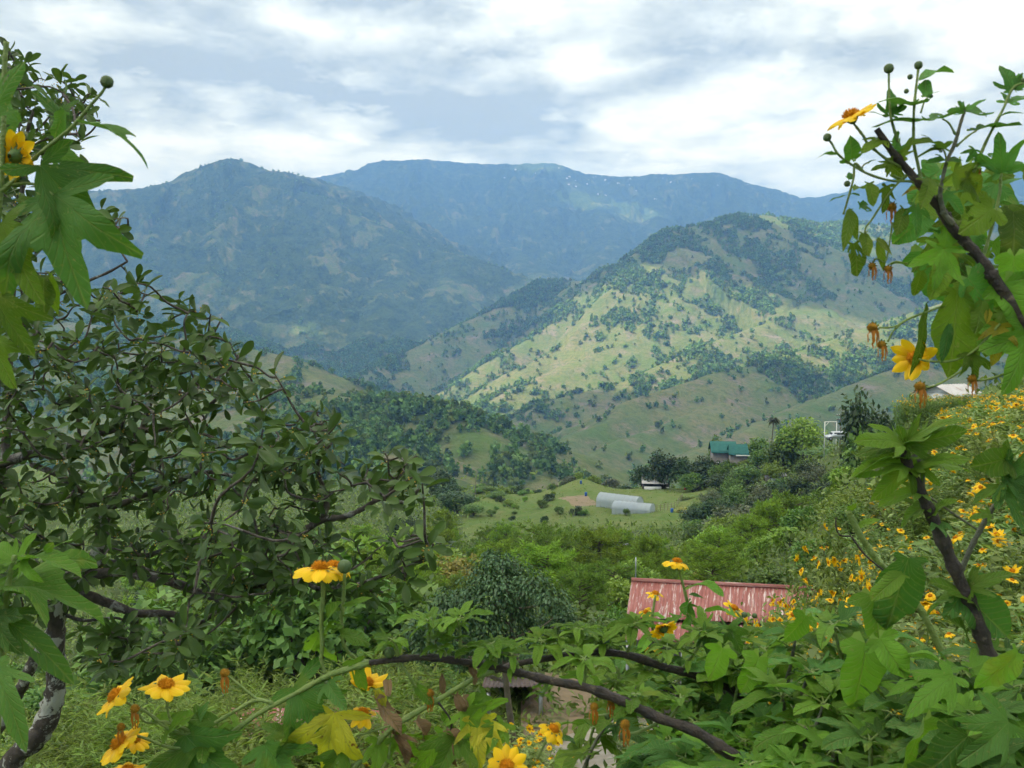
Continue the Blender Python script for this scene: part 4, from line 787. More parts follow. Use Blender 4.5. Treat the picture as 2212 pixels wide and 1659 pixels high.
for x, y, dp in [(1920,148,20),(1984,141,17),(1966,166,11),(1787,297,17),(1958,197,10),(1830,397,13),(2210,174,9),(2012,208,7)]: p.head('bud', x, y, dp, (rng.normal()*.2, -.1, 1))
p.done()
# ---- the thicket that fills the lower right corner
TH = 'leafy wild sunflowers crowding the lower right'
def thicket(name, label, d, shoots, size, heart=0.0, flowers=(), extra=()):
    bx = np.mean([s[0] for s in shoots]); base = W(bx, 1750, d); base[2] = hz(base[0], base[1])
    p = Plant(name, base, label, TH, d)
    for (x, y, dd) in shoots:
        lean = rng.normal()*40
        z = p.stem([(x+lean*3+60, y+700, dd), (x+lean*1.8+30, y+330, dd), (x+lean, y+150, dd), (x+lean*.4, y+60, dd), (x, y, dd)], 6.5*1.6/dd, 3.5*1.6/dd, 'grey' if rng.random() < .5 else 'green', d=dd)
        p.rosette(z[-1], size*1.05, 7, 'tri', .45, 'leaf', UP, 'deep'); p.leafy(z, size*.30, size, 'tri', .45, .97, 'leaf', g2='deep')
        if rng.random() < heart: p.leafy(z, size*.5, size*.95, 'heart', .5, .97, 'vine', drop=.5)
    for f in flowers: p.head(*f)
    for e in extra: p.lf(*e)
    p.done()
thicket('wild_sunflower', 'leafy wild sunflower thicket beside the upright dark stem', 1.75, [(1720,1370,1.9),(1800,1350,1.8),(1880,1380,1.8),(1650,1400,2.0),(1750,1450,1.7),(1850,1470,1.65),(1950,1420,1.7),(1600,1450,1.9),(1690,1500,1.7),(1780,1520,1.6),(1560,1430,2.1)], .100, .6, [('worn',1790,1470,40,(0,-.5,.6),1.9),('worn',1640,1440,36,(.2,-.4,.7),2.1)],
   [(1740,1330,1690,1385,'heart','face',.6,.2,'vine',1.6),(1885,1285,1905,1405,'heart','face',.4,.15,'leaf',1.55),(1870,1390,1845,1530,'heart','face',.35,.12,'vine',1.5),(1900,1380,1960,1470,'heart','face',.5,.2,'vine',1.5),(1560,1400,1530,1470,'heart','face',.5,.2,'vine',1.8),(1640,1420,1600,1500,'heart','face',.5,.2,'vine',1.8)])
thicket('wild_sunflower', 'wild sunflower thicket with broad pale leaves in the lower right corner', 1.45, [(2000,1480,1.5),(2080,1450,1.45),(2160,1420,1.5),(2210,1480,1.35),(2110,1550,1.3),(2010,1580,1.35),(1930,1540,1.45),(2190,1600,1.25),(1880,1600,1.4),(2040,1510,1.6),(2150,1510,1.4),(1980,1660,1.3),(2090,1640,1.25)], .098, .5, [('worn',1938,1530,44,(0,-.4,.8),1.6),('flat',1960,1610,40,(0,-.4,.7),1.55)],
   [(2180,1560,2060,1660,'lobed','face',.4,.12,'deep',1.15),(2120,1640,2230,1600,'lobed','up',.4,.12,'deep',1.15),(2060,1460,1950,1560,'tri','up',.6,.15,'leaf',1.3),(2200,1410,2100,1490,'ovate','face',.4,.12,'leaf',1.25),(1990,1560,1925,1680,'heart','right',.4,.3,'vine',1.2),(2090,1590,1960,1690,'heart','face',.4,.2,'deep',1.15)])
thicket('wild_sunflower', 'wild sunflower shoots screening the wall of the red roofed house', 2.3, [(1350,1405,2.5),(1415,1425,2.4),(1475,1405,2.3),(1540,1395,2.3),(1600,1375,2.3),(1390,1465,2.2),(1460,1475,2.1),(1520,1465,2.1),(1330,1455,2.4),(1660,1365,2.4),(1580,1430,2.2)], .10, .3, [('worn',1395,1440,30,(0,-.4,.8),2.4)])
thicket('wild_sunflower', 'low wild sunflower thicket under the long arching stem', 1.7, [(1500,1560,1.9),(1580,1540,1.9),(1660,1560,1.75),(1740,1570,1.6),(1800,1620,1.5),(1620,1650,1.5),(1480,1640,1.7),(1540,1620,1.65),(1450,1600,1.8),(1720,1660,1.45),(1430,1665,1.8),(1550,1690,1.4),(1610,1600,1.7),(1690,1610,1.6)], .092, .3, [('flat',1505,1655,34,(0,-.5,.7),1.8),('worn',1620,1600,30,(.2,-.4,.7),2.0),('worn',1445,1560,26,(.2,-.4,.7),2.3)])
# ------------------------------------------------------------------ the dark tree on the left
M_TBARK = barkmat('lichen_bark', (0.030, 0.024, 0.020, 1), (0.085, 0.070, 0.058, 1), lichen=(0.40, 0.41, 0.36, 1), scale=16, lo=.50, hi=.55)
M_LBARK = barkmat('limb_bark', (0.035, 0.028, 0.024, 1), (0.10, 0.085, 0.072, 1), lichen=(0.27, 0.27, 0.245, 1), scale=22, lo=.54, hi=.62)
M_TWIG = barkmat('twig_bark', (0.035, 0.027, 0.024, 1), (0.12, 0.10, 0.085, 1), lichen=(0.22, 0.21, 0.19, 1), scale=30, lo=.56, hi=.66)
M_TLEAF = leafmat('glossy_leaf', (0.034, 0.076, 0.019, 1), (0.086, 0.158, 0.034, 1), trans=.26, rough=.45, spec=.28, back=(0.075, 0.13, 0.05, 1), scale=1.2, vv=.5)
M_BERRY = plainmat('berry', (0.55, 0.38, 0.04, 1), (0.42, 0.25, 0.03, 1), .5)
def obovate(g, base, d, n, L, cup=.25, droop=.3):
    v = np.array([0, .12, .35, .6, .82, .95, 1.0]); w_ = np.array([.012, .075, .16, .215, .19, .10, .012]); u = np.array([-1, -.5, 0, .5, 1.])
    x = u[None]*w_[:, None]; s = v[:, None]+0*x; a = droop*s; Y = np.sin(a)/droop; Z = -(1-np.cos(a))/droop+cup*np.abs(x)*1.2
    d = nrm(d); n = np.asarray(n, float); n = nrm(n-(n@d)*d); q = np.cross(d, n)
    V = (np.asarray(base)+L*(x[..., None]*q+Y[..., None]*d+Z[..., None]*n)).reshape(-1, 3)
    k = np.arange(6)[:, None]*5; j = np.arange(4)[None]
    g.add(V, np.stack([k+j, k+j+1, k+5+j+1, k+5+j], -1).reshape(-1, 4), np.stack([x.ravel()*2, s.ravel()], -1))
def left_tree():
    D0 = 5.0
    root = thing('broadleaf_tree', W(0, 1800, D0), 'dark glossy leaved tree with lichen spotted trunk filling the left side', 'tree')
    tr = G(); lb = G(); tw = G(); lf = G(); be = G(); nodes = []
    def limb(pts, r0, r1, g=None, wob=.06):
        P3 = spline(np.array([W(q[0], q[1], q[2] if len(q) > 2 else D0) for q in pts]), 6); r = np.linspace(r0, r1, len(P3))*D0/FPX
        r = r*(1+.08*rng.normal(size=len(P3))); tube(lb if g is None else g, P3, r, 10, True, wob); nodes.extend(P3[::2]); return P3
    limb([(-60,1900,5),(20,1659,5),(75,1600,5),(103,1550,5),(119,1484,5),(118,1400,5),(124,1328,5),(147,1275,5),(187,1234,5),(212,1205,5)], 27, 15, tr); limb([(-90,1700,5.1),(-10,1580,5.1),(19,1530,5.1),(44,1490,5.05),(62,1450,5),(84,1405,5),(108,1370,5)], 15, 11, tr)
    limb([(205,1215,5),(233,1100,5.1),(267,1053,5.1),(290,1013,5.1),(303,953,5.15),(327,853,5.2),(343,786,5.2)], 14, 5, tr)
    L = [([(140,1290),(180,1285),(219,1297),(266,1315),(300,1325),(353,1325),(391,1331),(428,1347),(469,1322),(500,1306)],16,4),([(125,1255),(141,1200),(187,1206),(225,1215),(266,1212),(337,1194),(400,1170,4.8),(470,1160,4.7)],13,4),
      ([(180,1245),(260,1235,4.9),(340,1250,4.8),(394,1265,4.7),(453,1287,4.6),(506,1294,4.5),(560,1268,4.5),(610,1236,4.5)],15,6),([(506,1294,4.5),(579,1262,4.5),(640,1250,4.4),(695,1273,4.4),(782,1260,4.4),(850,1233,4.4),(907,1214,4.4),(928,1203,4.4),(936,1175,4.4)],8,2.5),
      ([(453,1287,4.6),(535,1262,4.5),(592,1222,4.4),(625,1170,4.4),(657,1146,4.4),(698,1122,4.4),(744,1116,4.4),(782,1100,4.4),(823,1078,4.4),(880,1085,4.4),(905,1055,4.4)],14,3),([(698,1120,4.4),(706,1080,4.4),(690,1030,4.4),(687,1000,4.4),(720,950,4.4)],8,3),([(823,1078,4.4),(850,1050,4.4),(870,1010,4.4),(900,985,4.4)],5,2.5),
      ([(-20,1010,4.8),(50,986,4.8),(117,970,4.8),(173,953,4.8),(233,930,4.8),(300,930,4.8),(367,923,4.8),(433,890,4.7),(500,836,4.7),(545,810,4.7)],14,3),([(340,820,5.2),(343,813,5.2),(400,803,5.1),(437,776,5.1),(450,743,5.1),(480,686,5.1)],7,2),([(67,1003,4.8),(133,1030,4.8),(183,1073,4.9),(213,1100,5)],7,9),
      ([(-30,1200,5.2),(5,1050,5.2),(12,960,5.2),(17,860,5.2),(20,740,5.3),(30,600,5.3),(45,450,5.3),(57,300,5.3),(72,240,5.3)],15,4),([(20,740,5.3),(90,660,5.4),(160,620,5.4),(230,590,5.5),(275,565,5.5)],7,2.5),([(57,300,5.3),(100,260,5.3),(140,200,5.3)],4,2),([(30,600,5.3),(110,520,5.3),(200,480,5.3),(255,490,5.3)],5,2),([(57,330,5.3),(120,330,5.3),(190,290,5.3),(215,260,5.3)],4,2),
      ([(377,1043,4.8),(433,1020,4.7),(493,1026,4.7),(567,1036,4.6),(640,1010,4.5)],7,3),([(233,1100,5.1),(310,1070,4.9),(377,1043,4.8)],9,6),([(173,953,4.8),(168,900,4.8),(172,870,4.8)],5,3),([(300,1325),(280,1380),(250,1400),(210,1415)],7,3),([(353,1325),(395,1370),(400,1400)],5,3),([(340,1325),(360,1400),(330,1450)],4,2.5),([(120,1320),(180,1340),(250,1335),(290,1350)],6,2.5)]
    for pts, a, b in L: limb(pts, a*.78, b*.85)
    A = [(-30,560),(60,575),(200,545),(290,555),(310,610),(360,640),(440,650),(500,730),(560,760),(600,800),(560,850),(620,890),(720,880),(770,950),(905,985),(915,1050),(860,1090),(760,1080),(700,1120),(640,1180),(560,1230),(500,1290),(420,1290),(330,1270),(220,1250),(150,1290),(60,1330),(-30,1340)]
    polys = [(A, 430), ([(-30,110),(50,95),(150,130),(200,170),(225,260),(150,320),(60,330),(-30,330)], 46), ([(200,440),(265,470),(270,530),(215,520)], 6), ([(170,1345),(420,1345),(425,1420),(330,1460),(240,1440),(180,1400)], 44), ([(690,1140),(780,1150),(930,1150),(945,1210),(860,1280),(700,1280),(560,1250)], 34), ([(500,1230),(620,1200),(640,1290),(560,1330),(470,1310)], 16), ([(-30,330),(60,340),(60,600),(-30,600)], 22), ([(560,1180),(680,1130),(690,1190),(600,1250)], 10)]
    pts = []
    holes = [(210,560,75,60),(60,1010,80,26),(250,990,60,25),(140,1120,60,25),(330,620,28,30),(500,980,40,18),(640,1120,50,24),(400,1110,40,22),(60,880,30,18),(420,870,34,18),(520,1120,42,26)]
    for poly, n in polys:
        P_ = np.array(poly, float); k = 0; tries = 0
        while k < n and tries < 9000:
            tries += 1
            x = rng.uniform(P_[:, 0].min(), P_[:, 0].max()); y = rng.uniform(P_[:, 1].min(), P_[:, 1].max())
            if not poly_in(np.array([x]), np.array([y]), poly)[0]: continue
            if any(((x-a)/c)**2+((y-b)/e)**2 < 1 for a, b, c, e in holes): continue
            d = (5.25 if y < 560 else 4.95-.0007*max(x, 0))+rng.normal()*.42
            q = W(x, y, d)
            if any(np.sum((q-z)**2) < .055**2 for z in pts[-80:]): continue
            pts.append(q); k += 1
    pts = np.array(pts); N0 = np.array(nodes); dist = np.min(np.linalg.norm(pts[:, None]-N0[None], axis=2), axis=1)
    NN = list(N0)
    for i in np.argsort(dist):
        q = pts[i]; arr = np.array(NN); dd = np.linalg.norm(arr-q, axis=1)+.25*np.maximum(arr[:, 2]-q[2]-.02, 0)
        k = int(np.argmin(dd)); a = arr[k]; v = q-a; Lg = np.linalg.norm(v)
        m1 = a+v*.35+rng.normal(size=3)*.06*Lg-UP*.05*Lg; m2 = a+v*.72+rng.normal(size=3)*.06*Lg
        C = spline([a, m1, m2, q], 3); tube(tw, C, np.linspace(.0055+.006*min(Lg, .5), .0032, len(C)), 5, False); NN.extend(C[2::2])
        ax = nrm(nrm(q-m2)*.8+UP*.75+rng.normal(size=3)*.25); e1 = nrm(np.cross(ax, [.3, .8, .2])); e2 = np.cross(ax, e1); nl = rng.integers(6, 11)
        for j in range(nl):
            an = j*2.4+rng.random()*.5; el = -.25+1.1*j/nl+rng.normal()*.25; dr = nrm(math.cos(el)*(math.cos(an)*e1+math.sin(an)*e2)+math.sin(el)*ax)
            Ls = rng.uniform(.066, .112); obovate(lf, q+dr*.010-ax*.085*(nl-j)/nl, dr, ax+rng.normal(size=3)*.35, Ls, rng.uniform(.1, .5), rng.uniform(.15, .7))
        if rng.random() < .45:
            for _ in range(5):
                c = q-ax*.03+rng.normal(size=3)*.014; r = .0045; o8 = np.array([[1,0,0],[-1,0,0],[0,1,0],[0,-1,0],[0,0,1],[0,0,-1.]])*r+c
                be.add(o8, np.array([[0,2,4],[2,1,4],[1,3,4],[3,0,4],[2,0,5],[1,2,5],[3,1,5],[0,3,5]]))
    t_ = tr.build('trunk', M_TBARK, root); lb.build('limbs', M_LBARK, root); tw.build('twigs', M_TWIG, root); lf.build('leaves', M_TLEAF, root); be.build('berries', M_BERRY, root)
left_tree()
# ------------------------------------------------------------------ trees and shrubs of the slope, the meadow and the village
def leafcards(c, dirs, nrmv, L, wd, fold=.15):
    """many small folded leaves at once: 4 corners each, two triangles"""
    d = nrm(dirs); n = nrmv-np.sum(nrmv*d, 1, keepdims=True)*d; n = nrm(n); s = np.cross(d, n); L = L[:, None]; wd = wd[:, None]
    V = np.stack([c, c+d*L*.5+s*wd*L+n*fold*wd*L, c+d*L-n*.12*L, c+d*L*.5-s*wd*L+n*fold*wd*L], 1).reshape(-1, 3)
    i = np.arange(len(c))*4; return V, np.stack([i, i+1, i+2, i+3], -1)
def ell_pts(n, r, lump=.5, seed=0, shell=.55):
    g = np.random.default_rng(seed); nc = max(6, int(n/140)); cs = nrm(g.normal(size=(nc, 3))); cs[:, 2] = np.abs(cs[:, 2])*.95-.25*g.random(nc)
    cs = cs*(shell+(1-shell)*g.random((nc, 1)))*.78; k = g.integers(0, nc, n); rad = .24+.16*g.random(nc)
    o = nrm(g.normal(size=(n, 3)))*(g.random((n, 1))**.45)
    return (cs[k]+o*rad[k][:, None])*np.asarray(r), o, k
def broad_proto(name, seed, r=(1,1,1), n=2600, L=.11, wid=.34, mat=None, droop=.2, trunk=.16, bark=None):
    """crown of unit radius standing on a trunk; scaled when placed"""
    g0 = np.random.default_rng(seed); c, o, k = ell_pts(n, r, seed=seed); c[:, 2] += trunk+r[2]*.62
    d = o+g0.normal(size=(n, 3))*.55; d[:, 2] -= droop; nv = o*.6+np.array([0, 0, .9])+g0.normal(size=(n, 3))*.35
    V, F = leafcards(c, d, nv, L*(.6+.7*g0.random(n)), np.full(n, wid)); cr = G(); cr.add(V, F)
    t = G(); tube(t, spline([(0,0,-.25),(.02,.01,trunk*.5),(-.02,.03,trunk+.1),(.03,0,trunk+r[2]*.7)], 4), np.linspace(.085, .03, 13), 7)
    for i in range(7):
        a = i*2.4; q = np.array([math.cos(a)*r[0]*.62, math.sin(a)*r[1]*.62, trunk+r[2]*(.35+.7*g0.random())]); z0 = trunk*(.55+.5*g0.random())
        tube(t, spline([(0,0,z0), tuple(q*[.45,.45,0]+[0,0,z0+(q[2]-z0)*.4]), tuple(q)], 4), np.linspace(.035, .010, 9), 5)
    root = thing(name, (0, 0, -900), 'tree', 'tree'); t.build('trunk', bark or M_TWIG, None).parent = root; cr.build('crown', mat, None).parent = root
    return root
def pine_proto(seed, H=1.0, wide=.40, mat=None):
    """long-needled pine, one unit tall: whorls of rising limbs that end in brushes of needles"""
    g0 = np.random.default_rng(seed); t = G(); cr = G()
    ax = spline([(0,0,-.05),(.01,.0,.3),(-.01,.015,.65),(.0,.01,.97)], 5); tube(t, ax, np.linspace(.020, .004, len(ax)), 7); tips = []
    nb = 58
    for i in range(nb):
        h = .16+.80*(i/nb)**.9; a = i*2.4+g0.normal()*.3; L = wide*(1.05-.72*((h-.16)/.84)**2.2)*(.75+.4*g0.random()); b = np.array([0, 0, h])
        e = b+np.array([math.cos(a)*L, math.sin(a)*L, L*(.25+.35*g0.random())]); m = (b+e)/2-np.array([0, 0, .03*L]); P3 = spline([b, m, e], 4); tube(t, P3, np.linspace(.006, .002, len(P3)), 4, False)
        for j in range(4):
            s = .42+.58*j/3; q = b+(e-b)*s+g0.normal(size=3)*[.028,.028,.012]; tips.append(q)
    tips.append(np.array([0, 0, .97])); tips = np.array(tips); nn = 30
    c = np.repeat(tips, nn, 0)+g0.normal(size=(len(tips)*nn, 3))*.010; d = g0.normal(size=c.shape)*[1, 1, .7]+[0, 0, .75]
    V, F = leafcards(c, d, g0.normal(size=c.shape), .056*(.7+.5*g0.random(len(c))), np.full(len(c), .085), 0); cr.add(V, F)
    root = thing('pine_tree', (0, 0, -900), 'pine', 'tree'); t.build('trunk', M_PBARK, None).parent = root; cr.build('crown', mat, None).parent = root; return root
M_PBARK = barkmat('pine_bark', (0.07, 0.05, 0.04, 1), (0.13, 0.10, 0.075, 1), scale=10)
M_PINE = leafmat('pine_needles', (0.17, 0.28, 0.042, 1), (0.28, 0.39, 0.075, 1), trans=.45, rough=.6, spec=.2, scale=1.6, vv=.5)
M_PINE2 = leafmat('pine_needles_dull', (0.13, 0.225, 0.045, 1), (0.20, 0.30, 0.065, 1), trans=.4, rough=.6, spec=.2, scale=1.6, vv=.5)
M_BL = [leafmat('foliage_dark', (0.026, 0.058, 0.018, 1), (0.055, 0.100, 0.028, 1), trans=.2, scale=1.5, vv=.5), leafmat('foliage_mid', (0.075, 0.155, 0.026, 1), (0.135, 0.225, 0.044, 1), trans=.25, scale=1.5, vv=.5), leafmat('foliage_light', (0.15, 0.26, 0.030, 1), (0.235, 0.33, 0.055, 1), trans=.3, scale=1.5, vv=.5), leafmat('foliage_grey', (0.085, 0.115, 0.055, 1), (0.135, 0.155, 0.085, 1), trans=.2, scale=1.5, vv=.5), leafmat('foliage_yellow', (0.20, 0.20, 0.035, 1), (0.30, 0.26, 0.05, 1), trans=.3, scale=1.5, vv=.5)]
PINES = [pine_proto(11, mat=M_PINE), pine_proto(12, wide=.48, mat=M_PINE2), pine_proto(13, wide=.36, mat=M_PINE), pine_proto(14, wide=.44, mat=M_PINE2)]
BROAD = {}
for i, (kk, mm) in enumerate((('dark', M_BL[0]), ('mid', M_BL[1]), ('light', M_BL[2]), ('grey', M_BL[3]), ('yellow', M_BL[4]))):
    BROAD[kk] = [broad_proto('broadleaf_tree', 40+i*3+j, (1, 1, [.85, 1.15][j]), 2600, .12, .36, mm) for j in range(2)]
SHRUB = {kk: [broad_proto('shrub', 80+i*3+j, (1, 1, [.8, 1.0][j]), 1300, .17, .30, mm, trunk=.05) for j in range(2)] for i, (kk, mm) in enumerate((('dark', M_BL[0]), ('mid', M_BL[1]), ('light', M_BL[2]), ('grey', M_BL[3]), ('yellow', M_BL[4])))}
SHRUBN = {kk: [broad_proto('shrub', 120+i*3+j, (1, 1, [.8, 1.0][j]), 5200, .075, .34, mm, trunk=.05) for j in range(2)] for i, (kk, mm) in enumerate((('dark', M_BL[0]), ('mid', M_BL[1]), ('light', M_BL[2])))}
def stand(protos, px, d, top=None, h=None, wpx=None, label='', group=None, unit=1.85, z=None):
    """plant a copy at that bearing and distance; its height is given, or follows from the height its top reaches"""
    b = W(px, HOR, d); gz = hz(b[0], b[1]) if z is None else z
    if h is None: h = W(px, top, d)[2]-gz
    if h < .5: return None
    src = protos[rng.integers(len(protos))]; sz = h/unit; sx = sz*rng.uniform(.85, 1.3) if wpx is None else (wpx*d/FPX)/2
    return dup(src, (b[0], b[1], gz-.05*h), rng.random()*6.28, (sx, sx, sz), label, group)
def topline(px): return float(np.interp(px, [0, 560, 800, 940, 1000, 1150, 1300, 1420, 1500, 1560, 1650, 1760, 1900, 2212], [1130, 1140, 1120, 1060, 1115, 1118, 1128, 1138, 1135, 1100, 1085, 1040, 960, 900]))
GP = 'pines in the woods below the meadow'
n = 0; used = []
for _ in range(4000):
    if n >= 84: break
    px = rng.uniform(380, 1980); d = 40*(150/40)**rng.random()
    if px > 1280 and d < 52: continue
    if px > 1750 and d < 90: continue
    if 1280 < px < 1420 and d > 95 and d < 150 and px > 1320: continue
    b = W(px, HOR, d)
    if any((b[0]-u[0])**2+(b[1]-u[1])**2 < (2.6+.018*d)**2 for u in used): continue
    tp = topline(px)+abs(rng.normal())*46+(max(0, 75-d)*2.2 if px > 760 else 0); gz = hz(b[0], b[1]); h = min(W(px, tp, d)[2]-gz, rng.uniform(4.8, 12.5))
    if h < 3.8: continue
    used.append(b); n += 1
    stand(PINES, px, d, h=h, unit=1.0, label='bushy green pine in the mixed woods between the garden slope and the meadow', group=GP)
GB = 'leafy trees in the woods below the meadow'; n = 0
for _ in range(4000):
    if n >= 84: break
    px = rng.uniform(300, 1990); d = 36*(160/36)**rng.random()
    if px > 1280 and d < 50: continue
    if px > 1700 and d < 80: continue
    b = W(px, HOR, d)
    if any((b[0]-u[0])**2+(b[1]-u[1])**2 < (1.8+.015*d)**2 for u in used): continue
    tp = topline(px)+15+abs(rng.normal())*35+(max(0, 80-d)*2.4 if px > 760 else 0); gz = hz(b[0], b[1]); h = min(W(px, tp, d)[2]-gz, rng.uniform(4, 8))
    if h < 2.4: continue
    used.append(b); n += 1; kk = ['mid', 'dark', 'light', 'dark', 'mid', 'light', 'yellow'][rng.integers(7)]
    stand(BROAD[kk], px, d, h=h, label={'mid': 'mid green leafy tree among the pines below the meadow', 'light': 'light green leafy tree among the pines below the meadow', 'dark': 'dark green leafy tree among the pines below the meadow', 'yellow': 'yellowish leafy tree among the pines below the meadow'}[kk], group=GB)
GK = 'trees around the village houses'
KN = [('dark',1395,985,70,236,'dark round tree at the left end of the row before the green roofed house'),('dark',1438,962,84,233,'tall dark tree second in the row left of the green roofed house'),('dark',1488,958,92,229,'broad dark tree in the middle of the row left of the green roofed house'),('dark',1528,962,86,226,'dark tree touching the left side of the green roofed house'),('mid',1562,985,60,220,'mid green tree below the eaves of the green roofed house'),('mid',1502,1004,74,221,'mid green bushy tree under the dark row above the meadow'),
 ('mid',1553,938,46,248,'slender tree rising behind the green roof'),('mid',1640,922,92,236,'dark green tree just right of the green roofed house'),('light',1745,893,130,205,'tall light green tree beside the utility pole'),('mid',1700,935,100,208,'green tree between the coconut palm and the tall light green tree'),('mid',1660,955,80,214,'green tree at the foot of the coconut palm'),('mid',1790,965,120,190,'rounded tree below the parked vehicle'),('dark',1842,985,96,172,'dark shrubby tree left of the grey wall'),
 ('dark',1882,820,150,120,'tall dark tree on the right above the flower bank'),('mid',1912,856,190,108,'round mid green tree in front of the tall dark one'),('mid',1852,915,64,132,'narrow green tree right of the utility pole'),('grey',1962,850,70,100,'greyish twiggy tree left of the white building'),
 ('dark',1563,1018,84,206,'dark bushy tree at the right edge of the meadow'),('mid',1622,1002,80,206,'mid green tree left of the rusty white roof'),('dark',1602,1060,84,190,'dark tree right of the greenhouse'),('grey',1705,1045,120,170,'greyish brushwood tree under the rusty white roof'),('grey',1765,1000,80,160,'rounded grey green tree right of the rusty white roof'),('mid',1825,1035,110,140,'green tree below the grey wall'),('mid',1745,1085,130,140,'broad flat crowned tree on the slope right of the palm'),('mid',1690,1120,140,122,'wide flat crowned tree above the red roof'),('mid',1600,1118,150,126,'wide crowned tree left of the other flat crowned one'),('mid',1585,984,52,224,'green tree screening the wall of the green roofed house'),('light',1622,990,50,222,'light green tree in front of the green roofed house'),('mid',1606,980,34,226,'small tree right against the wall of the green roofed house'),('dark',1640,1180,120,95,'dark tree just above the right end of the red roof'),('mid',1560,1190,110,90,'green tree above the middle of the red roof'),('yellow',1520,1232,90,60,'yellowish tree along the ridge of the red roof'),
 ('dark',985,1056,112,200,'large dark round tree at the left edge of the meadow'),('dark',940,1003,96,262,'dark tree left of the leaning pole'),('mid',1022,1088,60,192,'green bush tree below the large dark one at the meadow edge'),('dark',968,1030,80,240,'dark tree behind the large round one at the meadow edge'),('light',1065,1135,140,95,'bright yellow green tree in the woods left of centre'),('light',890,1080,190,90,'broad light green tree behind the tips of the dark tree'),('light',760,1130,170,75,'light green tree behind the dark branches'),('mid',1330,1300,120,40,'mid green leafy tree left of the red roof'),('mid',1290,1340,110,34,'low green tree between the blue green tree and the red roof')]
for kk, px, tp, wp, d, lab in KN: stand(BROAD[kk], px, d, top=tp, wpx=wp, label=lab, group=GK)
def vtop(px): return float(np.interp(px, [1480, 1520, 1550, 1640, 1700, 1780, 1860, 1900], [1120, 1060, 1003, 990, 945, 985, 1000, 990]))
n = 0
for _ in range(3000):
    if n >= 46: break
    px = rng.uniform(1500, 1880); d = rng.uniform(118, 226); b = W(px, HOR, d)
    if poly_in(b[:1], b[1:2], MEADOW)[0] or any((b[0]-u[0])**2+(b[1]-u[1])**2 < 3.2**2 for u in used): continue
    gz = hz(b[0], b[1]); h = min(W(px, vtop(px)+8+abs(rng.normal())*14, d)[2]-gz, rng.uniform(3.5, 7.5))
    if h < 2.2: continue
    if W(px, HOR, d)[0] > 63 and 172 < d < 190: continue
    used.append(b); n += 1; kk = ['dark', 'mid', 'dark', 'grey', 'light', 'mid'][rng.integers(6)]
    stand(BROAD[kk], px, d, h=h, label={'dark': 'dark bushy tree on the slope between the meadow and the flower bank', 'mid': 'mid green tree on the slope between the meadow and the flower bank', 'grey': 'greyish bushy tree on the slope between the meadow and the flower bank', 'light': 'light green tree on the slope between the meadow and the flower bank'}[kk], group='trees on the slope right of the meadow')
GS = 'shrubs dotting the meadow'
for kk, px, tp, wp, d in [('dark',1188,1062,38,212),('dark',1246,1092,34,187),('mid',1264,1096,30,186),('mid',1208,1093,26,190),('dark',1352,1047,44,236),('mid',1374,1054,32,231),('mid',1356,1098,20,183),('mid',1170,1078,30,204),('light',1100,1075,34,214),('mid',1075,1062,46,224),('mid',1055,1050,50,238),('mid',1130,1055,30,238),('light',1490,1070,40,205),('mid',1510,1082,50,196),('yellow',1492,1098,60,185),('light',1530,1092,50,186),('mid',1452,1062,30,222),('mid',1060,1100,30,195),('grey',1230,1030,40,258),('grey',1320,1032,60,250),('grey',1300,1045,44,246),('light',1410,1068,18,225)]:
    stand(SHRUB[kk], px, d, top=tp, wpx=wp, label={'dark': 'small dark shrub standing in the meadow grass', 'mid': 'small green shrub standing in the meadow grass', 'light': 'small pale green shrub standing in the meadow grass', 'yellow': 'small yellow flowered shrub by the greenhouse meadow', 'grey': 'whitish grey shrub at the upper edge of the meadow'}[kk], group=GS, unit=1.5)
for _ in range(26):
    px, d = rng.uniform(1025, 1200), rng.uniform(172, 252); b = W(px, HOR, d)
    if poly_in(b[:1], b[1:2], FIELD)[0]: continue
    kk = ['mid', 'light', 'dark', 'light'][rng.integers(4)]; stand(SHRUB[kk], px, d, h=rng.uniform(.7, 2.0), label={'dark': 'small dark shrub on the terraced left part of the meadow', 'mid': 'small green shrub on the terraced left part of the meadow', 'light': 'small pale shrub on the terraced left part of the meadow'}[kk], group=GS, unit=1.5)
for i in range(34):
    px = 1030+i*10.2+rng.normal()*5; kk = ['mid', 'light', 'light', 'grey', 'dark'][rng.integers(5)]
    stand(SHRUB[kk], px, 262+rng.uniform(-8, 14), h=rng.uniform(1.6, 3.6), label={'mid': 'green shrub in the hedge along the far edge of the meadow', 'light': 'pale green shrub in the hedge along the far edge of the meadow', 'grey': 'greyish shrub in the hedge along the far edge of the meadow', 'dark': 'dark shrub in the hedge along the far edge of the meadow'}[kk], group='shrubs along the far edge of the meadow', unit=1.5)
GU = 'shrubs covering the slope below the garden'; n = 0; su = []
